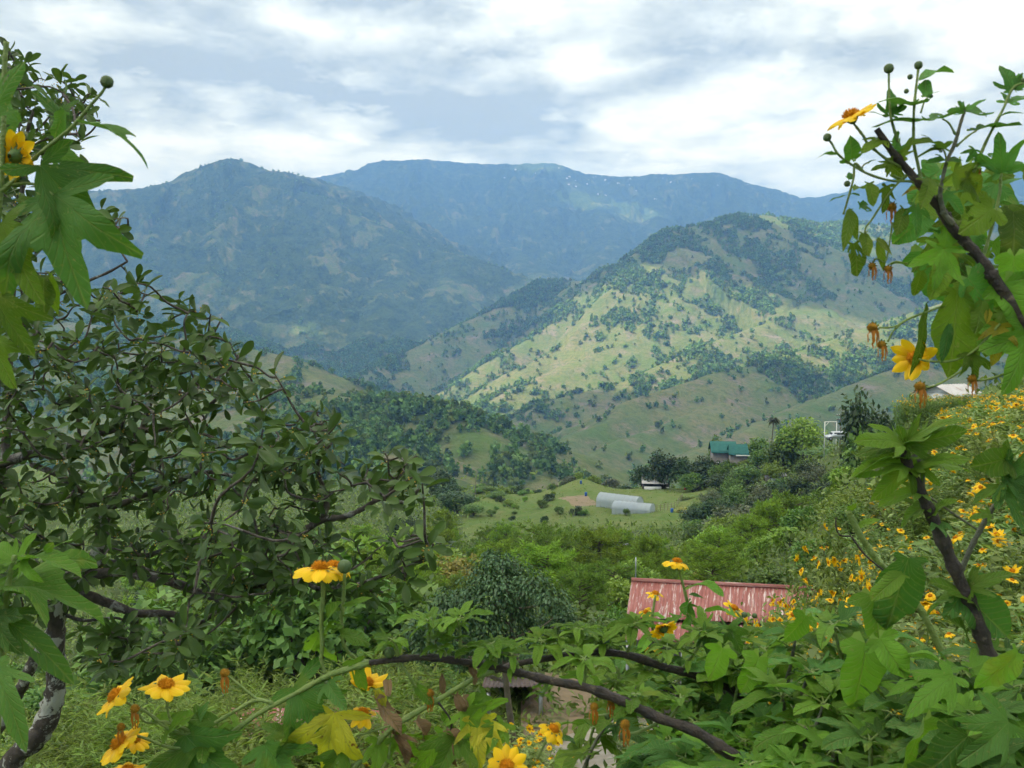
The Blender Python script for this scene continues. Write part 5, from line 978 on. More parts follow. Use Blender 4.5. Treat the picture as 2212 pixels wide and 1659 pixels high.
for _ in range(6000):
    if n >= 150: break
    px = rng.uniform(-60, 1900); d = 9*(75/9)**rng.random(); b = W(px, HOR, d)
    if poly_in(b[:1], b[1:2], YARD)[0] or poly_in(b[:1], b[1:2], PATH)[0]: continue
    if 4 < b[0] < 13 and 20 < b[1] < 30: continue
    if .2 < b[0] < 5.5 and 15 < b[1] < 31: continue
    if b[0] > 2.6 and b[1] < 22: continue
    if -1.6 < b[0] < 1.4 and 22 < b[1] < 29: continue
    if 150 < px < 900 and d < 26 and rng.random() < .75: continue
    if b[0] > 4 and b[1] < 55 and rng.random() < .5: continue
    if any((b[0]-u[0])**2+(b[1]-u[1])**2 < (.7+.02*d)**2 for u in su): continue
    su.append(b); n += 1; kk = ['mid', 'mid', 'light', 'dark', 'light', 'mid'][rng.integers(6)]
    h = rng.uniform(.9, 1.7)+.012*d
    stand(SHRUBN[kk] if d < 34 else SHRUB[kk], px, d, h=h, label={'mid': 'mid green shrub on the slope below the garden', 'light': 'light green shrub on the slope below the garden', 'dark': 'dark green shrub on the slope below the garden'}[kk], group=GU, unit=1.5)
# ---- feathery bamboo-like shrubs, lower left
M_BAM = leafmat('bamboo_leaf', (0.13, 0.20, 0.035, 1), (0.22, 0.29, 0.06, 1), trans=.35, scale=1.0, vv=.5)
def feather_proto(seed):
    g0 = np.random.default_rng(seed); st = G(); lf = G(); C = []; Dv = []
    for i in range(34):
        a = g0.random()*6.28; L = .8+.9*g0.random(); lean = .25+.45*g0.random(); P3 = spline([(0,0,0),(math.cos(a)*lean*.35,math.sin(a)*lean*.35,L*.6),(math.cos(a)*lean*1.1,math.sin(a)*lean*1.1,L*(.85+.15*g0.random()))], 7); P3[:, :2] += g0.normal(size=2)*.15; tube(st, P3, np.linspace(.007, .002, len(P3)), 4, False)
        for q in P3[4:]:
            for _ in range(9): C.append(q+g0.normal(size=3)*.03); b = g0.random()*6.28; Dv.append([math.cos(b), math.sin(b), .35+g0.normal()*.4])
    C = np.array(C); Dv = np.array(Dv); V, F = leafcards(C, Dv, g0.normal(size=C.shape)*.4+UP, .13*(.6+.7*g0.random(len(C))), np.full(len(C), .075)); lf.add(V, F)
    r = thing('bamboo', (0, 0, -900), 'bamboo', 'bamboo'); st.build('stems', M_STEM, None).parent = r; lf.build('leaves', M_BAM, None).parent = r; return r
FE = [feather_proto(5), feather_proto(6)]
for px, d, h in [(330,9,1.5),(430,10,1.7),(520,9.5,1.6),(600,10.5,1.6),(480,12.5,2.2),(560,13,2.1),(380,12,2.0),(640,12,1.7),(250,10,1.5),(300,13,2.0),(160,11,1.4),(220,8,1.1),(680,10,1.2),(740,11.5,1.4),(820,13,1.5),(540,8,1.0),(440,7.6,1.0),(120,8.6,1.2),(500,14.6,3.4),(560,14.2,3.2),(620,14.4,3.0),(690,14.6,3.1),(450,15.2,3.4),(740,15.0,2.9),(860,15.5,3.2),(900,17,3.0)]+[(float(rng.uniform(120, 880)), float(rng.uniform(17, 28)), float(rng.uniform(2.0, 3.6))) for _ in range(38)]:
    stand(FE, px, d, h=h, label='feathery pale green bamboo on the slope behind the yellow flowers at lower left', group='bamboo clumps on the slope', unit=1.6)
# ---- the blue-green tree in the middle with hanging leaves
def mid_tree():
    M_ = leafmat('hanging_leaf', (0.036, 0.096, 0.034, 1), (0.085, 0.170, 0.066, 1), trans=.18, rough=.45, spec=.35, back=(0.09, 0.14, 0.08, 1), scale=1.0, vv=.45)
    d0 = 20.0; base = W(1110, HOR, d0); base[2] = hz(base[0], base[1]); root = thing('broadleaf_tree', base, 'blue green tree with hanging leaves in the middle, left of the red roof', 'tree')
    g0 = np.random.default_rng(77); t = G(); lf = G()
    cl = [(1085,1215,34),(1050,1240,48),(1110,1235,42),(1150,1262,46),(1075,1275,60),(1010,1285,42),(965,1295,34),(1190,1290,40),(1215,1315,30),(1120,1300,56),(930,1335,44),(1000,1330,52),(1060,1335,52),(1140,1345,46),(1190,1350,38),(900,1370,36),(960,1375,48),(1030,1385,50),(1090,1390,44),(1150,1395,36),(920,1405,30),(1000,1420,36),(1080,1425,34),(1060,1200,22),(1225,1335,20)]
    C = []; O = []; tipz = []
    for x, y, r in cl:
        c = W(x, y, d0+g0.normal()*.7); tipz.append(c); R_ = r*d0/FPX*.92; n = int(14*r); o = nrm(g0.normal(size=(n, 3)))*(g0.random((n, 1))**.45); C.append(c+o*R_*[1.0, 1.0, .8]*(.8+.5*g0.random((n,1)))); O.append(o)
    C = np.concatenate(C); O = np.concatenate(O); n = len(C); D = O*[1, 1, .4]+g0.normal(size=(n, 3))*.35; D[:, 2] -= .75; V, F = leafcards(C, D, O+UP*.7+g0.normal(size=(n, 3))*.3, .105*(.6+.6*g0.random(n)), np.full(n, .27), .3); lf.add(V, F)
    tr = spline([base-UP*.3, base+np.array([.05,0,.8]), W(1090,1440,d0), W(1105,1380,d0), W(1100,1300,d0), W(1085,1230,d0)], 5); tube(t, tr, np.linspace(.10, .015, len(tr)), 8)
    for c in tipz:
        a = tr[int(np.clip(np.argmin(np.abs(tr[:, 2]-(c[2]-.5))), 4, len(tr)-2))]; tube(t, spline([a, (a+c)/2-UP*.08+g0.normal(size=3)*.06, c], 4), np.linspace(.030, .008, 9), 5, False)
    t.build('trunk', plainmat('pale_bark', (.23,.20,.15,1), (.14,.12,.09,1), .8), root); lf.build('crown', M_, root)
mid_tree()
# ---- palms and bananas
M_FROND = leafmat('palm_frond', (0.06, 0.11, 0.03, 1), (0.12, 0.18, 0.05, 1), trans=.2, scale=1.0); M_FRONDB = leafmat('dark_frond', (0.035, 0.05, 0.025, 1), (0.07, 0.085, 0.04, 1), trans=.1, scale=1.0)
M_BANANA = leafmat('banana_leaf', (0.11, 0.20, 0.04, 1), (0.18, 0.27, 0.07, 1), trans=.35, scale=1.0)
def palm(px, d, top, label, crown_r, mat, lean=0.3, fall=.7):
    b = W(px, HOR, d); b[2] = hz(b[0], b[1]); H = W(px, top, d)[2]-b[2]; root = thing('coconut_palm', b, label, 'palm'); t = G(); tip = b+np.array([lean, 0, H]); ax = spline([b-UP*.3, b+np.array([lean*.2, 0, H*.5]), tip], 6); tube(t, ax, np.linspace(.17, .10, len(ax)), 7); lf = G()
    for i in range(17):
        a = i*2.4; el = .9-1.5*(i/17); L = crown_r*(.8+.3*rng.random()); v = np.linspace(0, 1, 9); dirv = np.array([math.cos(a), math.sin(a), 0]); rz = np.sin(el)*v*L-fall*L*v*v
        P3 = tip+dirv*(v*L*math.cos(el)*.9)[:, None]+UP*rz[:, None]; tube(lf, P3, np.linspace(.03, .008, 9), 4, False)
        s = np.array([-math.sin(a), math.cos(a), 0])
        for k in range(1, 9):
            for m in range(3):
                q = P3[k-1]+(P3[k]-P3[k-1])*m/3; l2 = L*.30*math.sin(math.pi*min(1, (k+m/3)/9.5+.12))
                for sg in (-1, 1): V, F = leafcards(q[None], (s*sg+dirv*.35-UP*.55)[None], UP[None], np.array([l2]), np.array([.12])); lf.add(V, F)
    t.build('trunk', M_TWIG, root); lf.build('fronds', mat, root)
palm(1672, 222, 905, 'tall dark coconut palm standing against the hillside by the green roofed house', 2.6, M_FRONDB, .5, .9); palm(1628, 170, 1090, 'low coconut palm with spreading fronds right of the greenhouse', 3.0, M_FROND, .2, .45); palm(1655, 152, 1108, 'second low coconut palm on the slope below the village', 2.4, M_FROND, -.2, .5)
def banana(px, d, h, label):
    b = W(px, HOR, d); b[2] = hz(b[0], b[1]); root = thing('banana_plant', b, label, 'banana plant', 'banana plants near the village'); t = G(); lf = G(); tube(t, [b-UP*.2, b+UP*h*.3, b+UP*h*.55], [.14, .11, .08], 7)
    for i in range(8):
        a = i*2.4+rng.random(); el = 1.25-.8*i/8; L = h*.62*(.8+.3*rng.random()); v = np.linspace(0, 1, 8); dv = np.array([math.cos(a), math.sin(a), 0]); s = np.array([-math.sin(a), math.cos(a), 0])
        P3 = b+UP*h*.5+dv*(v*L*math.cos(el*.8))[:, None]+UP*(np.sin(el)*v*L-.45*L*v*v)[:, None]; w_ = .14*L*np.sin(np.pi*np.clip(v*.9+.08, 0, 1)); V = np.concatenate([P3-s*w_[:, None]-UP*.2*w_[:, None], P3, P3+s*w_[:, None]-UP*.2*w_[:, None]]); j = np.arange(7); lf.add(V, np.concatenate([np.stack([j, j+1, 9+j, 8+j], -1), np.stack([8+j, 9+j, 17+j, 16+j], -1)]))
    t.build('stem', M_STEM, root); lf.build('leaves', M_BANANA, root)
for px, d, h in [(1425,239,4.5),(1436,240,4),(1512,232,3.5),(1604,212,4.5),(1618,209,4),(1640,188,4),(1662,186,4.2),(1612,178,3.4),(1585,198,3.4)]: banana(px, d, h, 'banana plant with broad pale leaves among the trees of the village')
for r in list(PINES)+sum(BROAD.values(), [])+sum(SHRUB.values(), [])+sum(SHRUBN.values(), [])+FE:
    for c in list(r.children): bpy.data.objects.remove(c)
    bpy.data.objects.remove(r)
# ------------------------------------------------------------------ the bank of wild sunflowers on the right
M_BANK = leafmat('bank_leaf', (0.17, 0.245, 0.065, 1), (0.29, 0.35, 0.13, 1), trans=.35, scale=1.0, vv=.5)
M_BANKD = leafmat('bank_leaf_deep', (0.115, 0.195, 0.046, 1), (0.20, 0.28, 0.09, 1), trans=.3, scale=1.0, vv=.5)
def bank_proto(seed, mat, nf):
    g0 = np.random.default_rng(seed); st = G(); lf = G(); C = []; Dv = []; tips = []
    for i in range(30):
        a = g0.random()*6.28; rr = .75*math.sqrt(g0.random()); L = (1.15-.35*rr)*(.75+.35*g0.random()); e = np.array([math.cos(a)*rr, math.sin(a)*rr, L]); P3 = spline([(e[0]*.3,e[1]*.3,-.1), tuple(e*[.7,.7,.5]), tuple(e)], 6)
        tube(st, P3, np.linspace(.010, .004, len(P3)), 4, False); tips.append(e)
        for q in P3[2:]:
            for _ in range(15): b = g0.random()*6.28; C.append(q+g0.normal(size=3)*.06); Dv.append([math.cos(b), math.sin(b), .15+g0.normal()*.35])
    C = np.array(C); Dv = np.array(Dv); V, F = leafcards(C, Dv, UP+g0.normal(size=C.shape)*.35, .092*(.5+.8*g0.random(len(C))), np.full(len(C), .17), .2); lf.add(V, F)
    r = thing('wild_sunflower_bush', (0, 0, -900), 'bush', 'bush'); st.build('stems', M_STEM, None).parent = r; lf.build('leaves', mat, None).parent = r
    for i in g0.permutation(30)[:nf]:
        k = ['flat', 'droop', 'worn', 'flat', 'cup'][g0.integers(5)]; d = nrm([g0.normal()*.4-.2, g0.normal()*.4-.35, 1]); q = tips[i]+np.array([g0.normal()*.05, g0.normal()*.05, .05+.10*g0.random()])
        o = bpy.data.objects.new('flower', HEADS[k][0]); link(o); o.parent = r; o.location = [float(x) for x in q]; o.rotation_euler = rot_to(d, g0.random()*6); o.scale = (float(.094*(.7+.6*g0.random())),)*3
        c = bpy.data.objects.new('disc', HEADS[k][1]); link(c); c.parent = o
    return r
BK = [bank_proto(1, M_BANK, 26), bank_proto(2, M_BANKD, 20), bank_proto(3, M_BANK, 29), bank_proto(4, M_BANKD, 14)]
def banktop(px): return float(np.interp(px, [1640,1700,1760,1800,1830,1870,1930,2050,2130,2212,2400], [1350,1310,1260,1180,1110,1010,905,862,838,815,760]))
GBK = 'wild sunflower bushes on the bank'; bu = []; n = 0
for _ in range(9000):
    if n >= 120: break
    px = rng.uniform(1640, 2420); d = 5.0*(26/5.0)**rng.random()
    if d < 7.5 and px < 1900: continue
    b = W(px, HOR, d)
    if 4.5 < b[0] < 13 and 21.5 < b[1] < 28: continue
    if px < 1850 and d > 14: continue
    if any((b[0]-u[0])**2+(b[1]-u[1])**2 < (.50+.022*d)**2 for u in bu): continue
    gz = hz(b[0], b[1]); h = min(W(px, banktop(px-1500/d)+14*abs(rng.normal()), d)[2]-gz, rng.uniform(1.1, 1.9))
    if h < .55: continue
    bu.append(b); n += 1; i = rng.integers(4); s = h/1.2
    dup(BK[i], (b[0], b[1], gz-.05), rng.random()*6.28, (max(s*.9, .55), max(s*.9, .55), s*.95), ['pale leaved wild sunflower bush full of yellow heads on the bank', 'deep green wild sunflower bush with yellow heads on the bank', 'pale leaved wild sunflower bush thick with yellow heads on the bank', 'deep green wild sunflower bush with few yellow heads on the bank'][i], GBK)
n = 0
for _ in range(3000):                                    # the bank runs on towards the white building
    if n >= 36: break
    px = rng.uniform(1960, 2420); d = 26*(66/26)**rng.random(); b = W(px, HOR, d)
    if any((b[0]-u[0])**2+(b[1]-u[1])**2 < (.9+.02*d)**2 for u in bu): continue
    gz = hz(b[0], b[1]); h = min(W(px, banktop(px-80)-6, d)[2]-gz, rng.uniform(1.5, 2.6))
    if h < .7: continue
    bu.append(b); n += 1; i = rng.integers(4); dup(BK[i], (b[0], b[1], gz-.1), rng.random()*6.28, h/1.2, 'distant wild sunflower bush at the top of the bank towards the white building', GBK)
for px, d, tp in [(1690,9.5,1296),(1728,10,1266),(1765,10.5,1232),(1660,9,1335),(1800,11,1180),(1700,8.2,1345),(1750,8.6,1300),(1832,12,1112),(1640,9.4,1372)]:
    b = W(px, HOR, d); gz = hz(b[0], b[1]); h = W(px, tp, d)[2]-gz
    if h > .5: i = rng.integers(4); dup(BK[i], (b[0], b[1], gz-.1), rng.random()*6, (min(h*.55, .9),)*2+(h/1.25,), 'wild sunflower bush overlapping the right end of the red roof', GBK)
for px, d in [(1985,61),(2010,60),(2035,60),(2060,61),(2085,62),(2110,62),(2135,63),(1998,56),(2050,57),(2100,58),(1960,62)]:
    b = W(px, HOR, d); gz = hz(b[0], b[1]); h = W(px, 849, d)[2]-gz
    if .3 < h < 3.2: dup(BK[rng.integers(4)], (b[0], b[1], gz-.1), rng.random()*6, (1.3, 1.3, h/1.2), 'wild sunflower bush directly below the white building', GBK)
# a few small yellow heads down in the yard, bottom centre
for px, py, d in [(1105,1602,17),(1122,1596,17.5),(1100,1622,16.5),(1000,1590,18),(1065,1580,18.5),(1400,1600,18),(1380,1560,19)]:
    b = W(px, py, d); g_ = hz(b[0], b[1]); dup(BK[rng.integers(4)], (b[0], b[1], g_), rng.random()*6, max(.5, (b[2]-g_)/1.2), 'small wild sunflower bush by the yard below the arching stem', 'wild sunflower bushes by the yard')
for r in BK:
    for c in list(r.children):
        for g_ in list(c.children): bpy.data.objects.remove(g_)
        bpy.data.objects.remove(c)
    bpy.data.objects.remove(r)
# ------------------------------------------------------------------ undergrowth and meadow grass
M_UG = leafmat('undergrowth_leaf', (0.085, 0.150, 0.026, 1), (0.175, 0.225, 0.055, 1), trans=.3, scale=.35, vv=.6)
M_GR = leafmat('meadow_blade', (0.105, 0.195, 0.035, 1), (0.19, 0.25, 0.06, 1), trans=.3, scale=.15, vv=.4)
def groundcover():
    n = 70000; px = rng.uniform(-250, 2450, n); d = 3.2*(290/3.2)**rng.random(n); x = (px-CX)/FPX*d; y = d
    inm = poly_in(x, y, MEADOW); iny = poly_in(x, y, YARD); inp = poly_in(x, y, PATH); inf = poly_in(x, y, FIELD)
    ok = ~inp & ~inf & ~(iny & (rng.random(n) > .30)); cl = fbm(x/(1+.03*d), y/(1+.03*d), 3, 401); ok &= (cl > -.35) | inm
    z = height(x, y); L = .034*d**.62*(.6+.8*rng.random(n)); L[inm] *= .38
    hgt = np.abs(rng.normal(size=n))*L*1.3*np.clip(cl+.8, .2, 1.6); hgt[inm] = 0; hgt[iny] *= .2
    c = np.stack([x, y, z+hgt], -1); a = rng.random(n)*6.28; el = .35+.8*rng.random(n); el[inm] += .5
    D = np.stack([np.cos(a)*np.cos(el), np.sin(a)*np.cos(el), np.sin(el)], -1); Nn = rng.normal(size=(n, 3))*.5+UP
    for nm, m, msk, wd in (('undergrowth', M_UG, ok & ~inm, .24), ('grass', M_GR, ok & inm, .12)):
        k = np.where(msk)[0]; rep = 4 if nm == 'grass' else 3; k = np.repeat(k, rep); j = len(k)
        cc = c[k]+rng.normal(size=(j, 3))*(L[k]*.8)[:, None]*[1, 1, .15]; cc[:, 2] = np.maximum(cc[:, 2], z[k]-.02)
        DD = D[k]+rng.normal(size=(j, 3))*.4; V, F = leafcards(cc, DD, Nn[k], L[k], np.full(j, wd)); tag(mk(nm, V, F, m), kind='stuff')
groundcover()
# ------------------------------------------------------------------ trees on the far slopes
M_HT = leafmat('hill_tree_green', (0.075, 0.140, 0.030, 1), (0.140, 0.215, 0.052, 1), trans=.15, rough=.8, spec=.1, scale=.2, vv=.5)
M_HL = leafmat('hill_tree_light', (0.105, 0.175, 0.032, 1), (0.17, 0.235, 0.055, 1), trans=.15, rough=.8, spec=.1, scale=.2, vv=.5)
def ht_shape(seed, n, r=.5, conic=0.0):
    g0 = np.random.default_rng(seed); nc = 6; cs = nrm(g0.normal(size=(nc, 3)))*.26; k = g0.integers(0, nc, n); o = nrm(g0.normal(size=(n, 3))); c = (cs[k]+o*.22); c[:, 2] = c[:, 2]*1.0+.55
    c[:, :2] *= (1-conic*(c[:, 2:3]-.2)); c = c*[r*2, r*2, 1]
    return leafcards(c-o*.05, o[:, [1, 2, 0]]*.6+o*.3+g0.normal(size=(n, 3))*.3, o+UP*.4, .26*(.7+.6*g0.random(n))*(90/n)**.5, np.full(n, .45), .1)
def hill_trees():
    n = 260000; az = np.radians(rng.uniform(-34, 34, n)); r = np.sqrt(rng.uniform(430**2, 2950**2, n)); 
    x = r*np.sin(az); y = r*np.cos(az); z = height(x, y); cv = cover(x, y, z)
    e = 6.0; sx = (height(x+e, y)-z)/e; sy = (height(x, y+e)-z)/e; ny = -(sx*x+sy*y)/r
    face = (ny*-1) > -0.25; 
    pr = np.clip(cv*1.2-.14, .009, .75)*np.where(r < 1000, .8, 1.0)
    line = (fbm(x/55, y/55, 2, 501) > .38); pr = np.where(line & (cv < .5), .12, pr)
    keep = (rng.random(n) < pr) & face; x, y, z, r, cv = x[keep], y[keep], z[keep], r[keep], cv[keep]
    h = rng.uniform(6.5, 13.5, len(x))*np.where(cv > .5, 1.05, .8); h *= np.where(rng.random(len(x)) < .25, .55, 1)
    # drop what a nearer ridge hides (sampled line of sight)
    vis = np.ones(len(x), bool)
    for t in np.linspace(.30, .96, 16): vis &= height(x*t, y*t) < (z+h*1.0)*t+2.0
    x, y, z, r, h, cv = x[vis], y[vis], z[vis], r[vis], h[vis], cv[vis]
    px = CX+x/y*FPX; py = HOR-(z/y)*FPX
    size = h/r; order = np.argsort(-size); inframe = (px[order] > -20) & (px[order] < 2232) & (py[order] < 1100); ind = order[inframe][:300]; rest = np.setdiff1d(np.arange(len(x)), ind)
    protos = []
    for i in range(4):
        V, F = ht_shape(600+i, 150, [.42, .36, .46, .30][i], [0, .5, 0, .7][i]); g = G(); g.add(V, F); o = g.build('hill_tree', [M_HT, M_HT, M_HL, M_HT][i]); protos.append(o.data); bpy.data.objects.remove(o)
    GH = 'trees on the wooded spur across the valley'
    for j in ind:
        i = rng.integers(4); o = bpy.data.objects.new('hill_tree', protos[i]); link(o); o.location = (float(x[j]), float(y[j]), float(z[j]-.06*h[j])); o.rotation_euler = (0, 0, rng.random()*6.28); o.scale = (float(h[j]),)*3
        side = 'on the dark wooded spur left of the valley floor' if px[j] < 1180 else 'on the brown slopes at the foot of the sunlit hill'
        tag(o, ('round light green tree ' if i == 2 else 'round dark green tree ' if i == 0 else 'narrow dark green tree ')+side, 'tree', GH if px[j] < 1180 else 'trees on the brown slopes')
    for m, sel in ((M_HT, rng.random(len(rest)) < .72), (M_HL, None)):
        if sel is None: sel = ~last
        last = sel; k = rest[sel]; Vs = []; Fs = []; off = 0
        sh = [ht_shape(700+q, 34, [.42, .34, .48, .3, .4][q], [0, .6, 0, .7, .3][q]) for q in range(5)]
        ty = rng.integers(0, 5, len(k)); an = rng.random(len(k))*6.28
        for q in range(5):
            kk = k[ty == q]; a = an[ty == q]; V, F = sh[q]; c, s = np.cos(a)[:, None], np.sin(a)[:, None]
            X = (V[None, :, 0]*c-V[None, :, 1]*s)*h[kk][:, None]+x[kk][:, None]; Y = (V[None, :, 0]*s+V[None, :, 1]*c)*h[kk][:, None]+y[kk][:, None]; Z = V[None, :, 2]*h[kk][:, None]+(z[kk]-.05*h[kk])[:, None]
            Vs.append(np.stack([X, Y, Z], -1).reshape(-1, 3)); Fs.append((F[None]+(np.arange(len(kk))*len(V))[:, None, None]+off).reshape(-1, 4)); off += len(kk)*len(V)
        tag(mk('hillside_woods', np.concatenate(Vs), np.concatenate(Fs), m), kind='stuff')
    cr = []
    for (p, k, soft) in RIDGES:
        if p[0][1] > 4000 and p[:, 1].max() < 5600 and p[:, 2].max() > 500:
            for a, b in zip(p[:-1], p[1:]):
                for f in rng.random(max(2, int(np.hypot(*(b-a)[:2])/26))): cr.append((a+(b-a)*f)[:2]+rng.normal(size=2)*14)
    cr = np.array(cr); hh = rng.uniform(5, 13, len(cr)); cz = height(cr[:, 0], cr[:, 1]); V, F = ht_shape(720, 34, .42); nV = len(V)
    Vs = V[None]*hh[:, None, None]+np.c_[cr, cz-.05*hh][:, None]; tag(mk('mountain_crest_trees', Vs.reshape(-1, 3), (F[None]+(np.arange(len(cr))*nV)[:, None, None]).reshape(-1, 4), M_HT), kind='stuff')
hill_trees()
# ------------------------------------------------------------------ buildings and other made things
M_CONC = plainmat('grey_concrete', (.22,.21,.195,1), (.15,.145,.135,1), .9, 3, spec=.1, bump=.2)
M_WHITEP = plainmat('white_paint', (.78,.78,.76,1), (.62,.62,.60,1), .7, 4)
M_DARKM = plainmat('dark_metal', (.045,.042,.042,1), (.085,.075,.07,1), .7, 6)
M_GALV = plainmat('galvanised', (.42,.45,.48,1), (.30,.32,.34,1), .45, 9, metal=.6)
M_WOOD = plainmat('old_wood', (.20,.15,.11,1), (.12,.09,.065,1), .9, 9)
M_BLUE = plainmat('blue_plastic', (.03,.12,.42,1), (.025,.09,.33,1), .45, 5)
M_BLACK = plainmat('dark_opening', (.015,.015,.015,1), (.02,.02,.02,1), .9)
M_GLASS = plainmat('window_dark', (.03,.04,.05,1), (.05,.06,.07,1), .15, 3)
def roofmat(name, c1, c2, worn, amt, wx=5.0, wy=.7):
    """painted sheet roof whose coat has worn away in streaks running down the slope (u across, v down the slope)"""
    m, t = newmat(name); uv = t.n('ShaderNodeUVMap').outputs[0]; s = t.n('ShaderNodeSeparateXYZ', i_0=uv)
    P = t.n('ShaderNodeCombineXYZ', i_0=t.m('MULTIPLY', s.outputs[0], wx), i_1=t.m('MULTIPLY', s.outputs[1], wy)).outputs[0]
    n1 = t.noise(P, 1.0, 6, .7); n2 = t.noise(uv, 1.1, 4, .6); n3 = t.noise(P, 3.0, 5, .75)
    col = t.mix(t.rng(n2, .35, .65), c1, c2); col = t.mix(t.m('MULTIPLY', t.rng(n3, .45, .7), .35), col, tuple(.5*a for a in c1[:3])+(1,))
    k = t.rng(t.m('ADD', t.m('MULTIPLY', n1, .75), t.m('MULTIPLY_ADD', n3, .45, -.1)), .62-amt, .70-amt)
    jo = t.rng(t.m('ABSOLUTE', t.m('SUBTRACT', t.m('FRACT', t.m('MULTIPLY', s.outputs[0], .55)), .5)), .455, .5)
    k = t.m('MAXIMUM', k, t.m('MULTIPLY', jo, t.rng(n3, .45, .6)))
    col = t.mix(k, col, worn); p = t.n('ShaderNodeBsdfPrincipled', i_Roughness=.65); t.set(p.inputs['Base Color'], col); p.inputs['Specular IOR Level'].default_value = .25
    return finish(m, t, p.outputs[0])
M_RED = roofmat('red_worn_roof', (.26,.085,.072,1), (.33,.13,.115,1), (.60,.50,.47,1), .085, 9.0, .8)
M_RUSTW = roofmat('rusty_white_roof', (.55,.54,.53,1), (.44,.42,.41,1), (.26,.13,.08,1), .02, 2, .5)
M_GREEN = roofmat('green_roof', (.020,.115,.100,1), (.030,.150,.130,1), (.05,.19,.16,1), -.12)
M_DROOF = roofmat('dark_rust_roof', (.06,.05,.05,1), (.10,.07,.06,1), (.16,.09,.06,1), .0)
M_WROOF = roofmat('pale_roof', (.48,.50,.52,1), (.38,.40,.42,1), (.34,.26,.2,1), -.05, 2)
def sheet(g, a, b, c, d, pitch=.10, amp=.012, thick=.01, nv=5):
    """corrugated sheet roof: a-b along the ridge, d-c along the eave; the waves run down the slope"""
    a, b, c, d = [np.asarray(q, float) for q in (a, b, c, d)]; Lw = np.linalg.norm(b-a); nu = int(max(8, min(Lw/pitch*8, 900))); u = np.linspace(0, 1, nu+1); v = np.linspace(0, 1, nv)
    P = (a+(b-a)*u[:, None])[:, None]*(1-v)[None, :, None]+(d+(c-d)*u[:, None])[:, None]*v[None, :, None]; n = nrm(np.cross(b-a, d-a)); n = n if n[2] > 0 else -n
    top = P+n*(amp*np.sin(u*Lw/pitch*2*math.pi))[:, None, None]; bot = top-n*thick; N = (nu+1)*nv; V = np.concatenate([top.reshape(-1, 3), bot.reshape(-1, 3)]); i = np.arange(nu)[:, None]*nv; j = np.arange(nv-1)[None]; F = np.stack([i+j, i+nv+j, i+nv+j+1, i+j+1], -1).reshape(-1, 4)
    e = np.arange(nu)*nv; e2 = e+nv-1; k = np.arange(nv-1); l0 = nu*nv+k
    F2 = np.concatenate([F, F[:, ::-1]+N, np.stack([e, e+N, e+nv+N, e+nv], -1), np.stack([e2, e2+nv, e2+nv+N, e2+N], -1), np.stack([k, k+1, k+1+N, k+N], -1), np.stack([l0, l0+N, l0+1+N, l0+1], -1)])
    uv = np.stack([np.repeat(u*Lw, nv), np.tile(v*np.linalg.norm(d-a), nu+1)], -1); g.add(V, F2, np.concatenate([uv, uv]))
def quad_prism(g, pts, z0, z1):
    p = np.asarray(pts, float)[:, :2]; n = len(p); V = np.concatenate([np.c_[p, np.full(n, z0)], np.c_[p, np.full(n, z1)]]); j = np.arange(n); g.add(V, [np.stack([j, (j+1) % n, n+(j+1) % n, n+j], -1), np.arange(n)[None, ::-1], (n+np.arange(n))[None]])
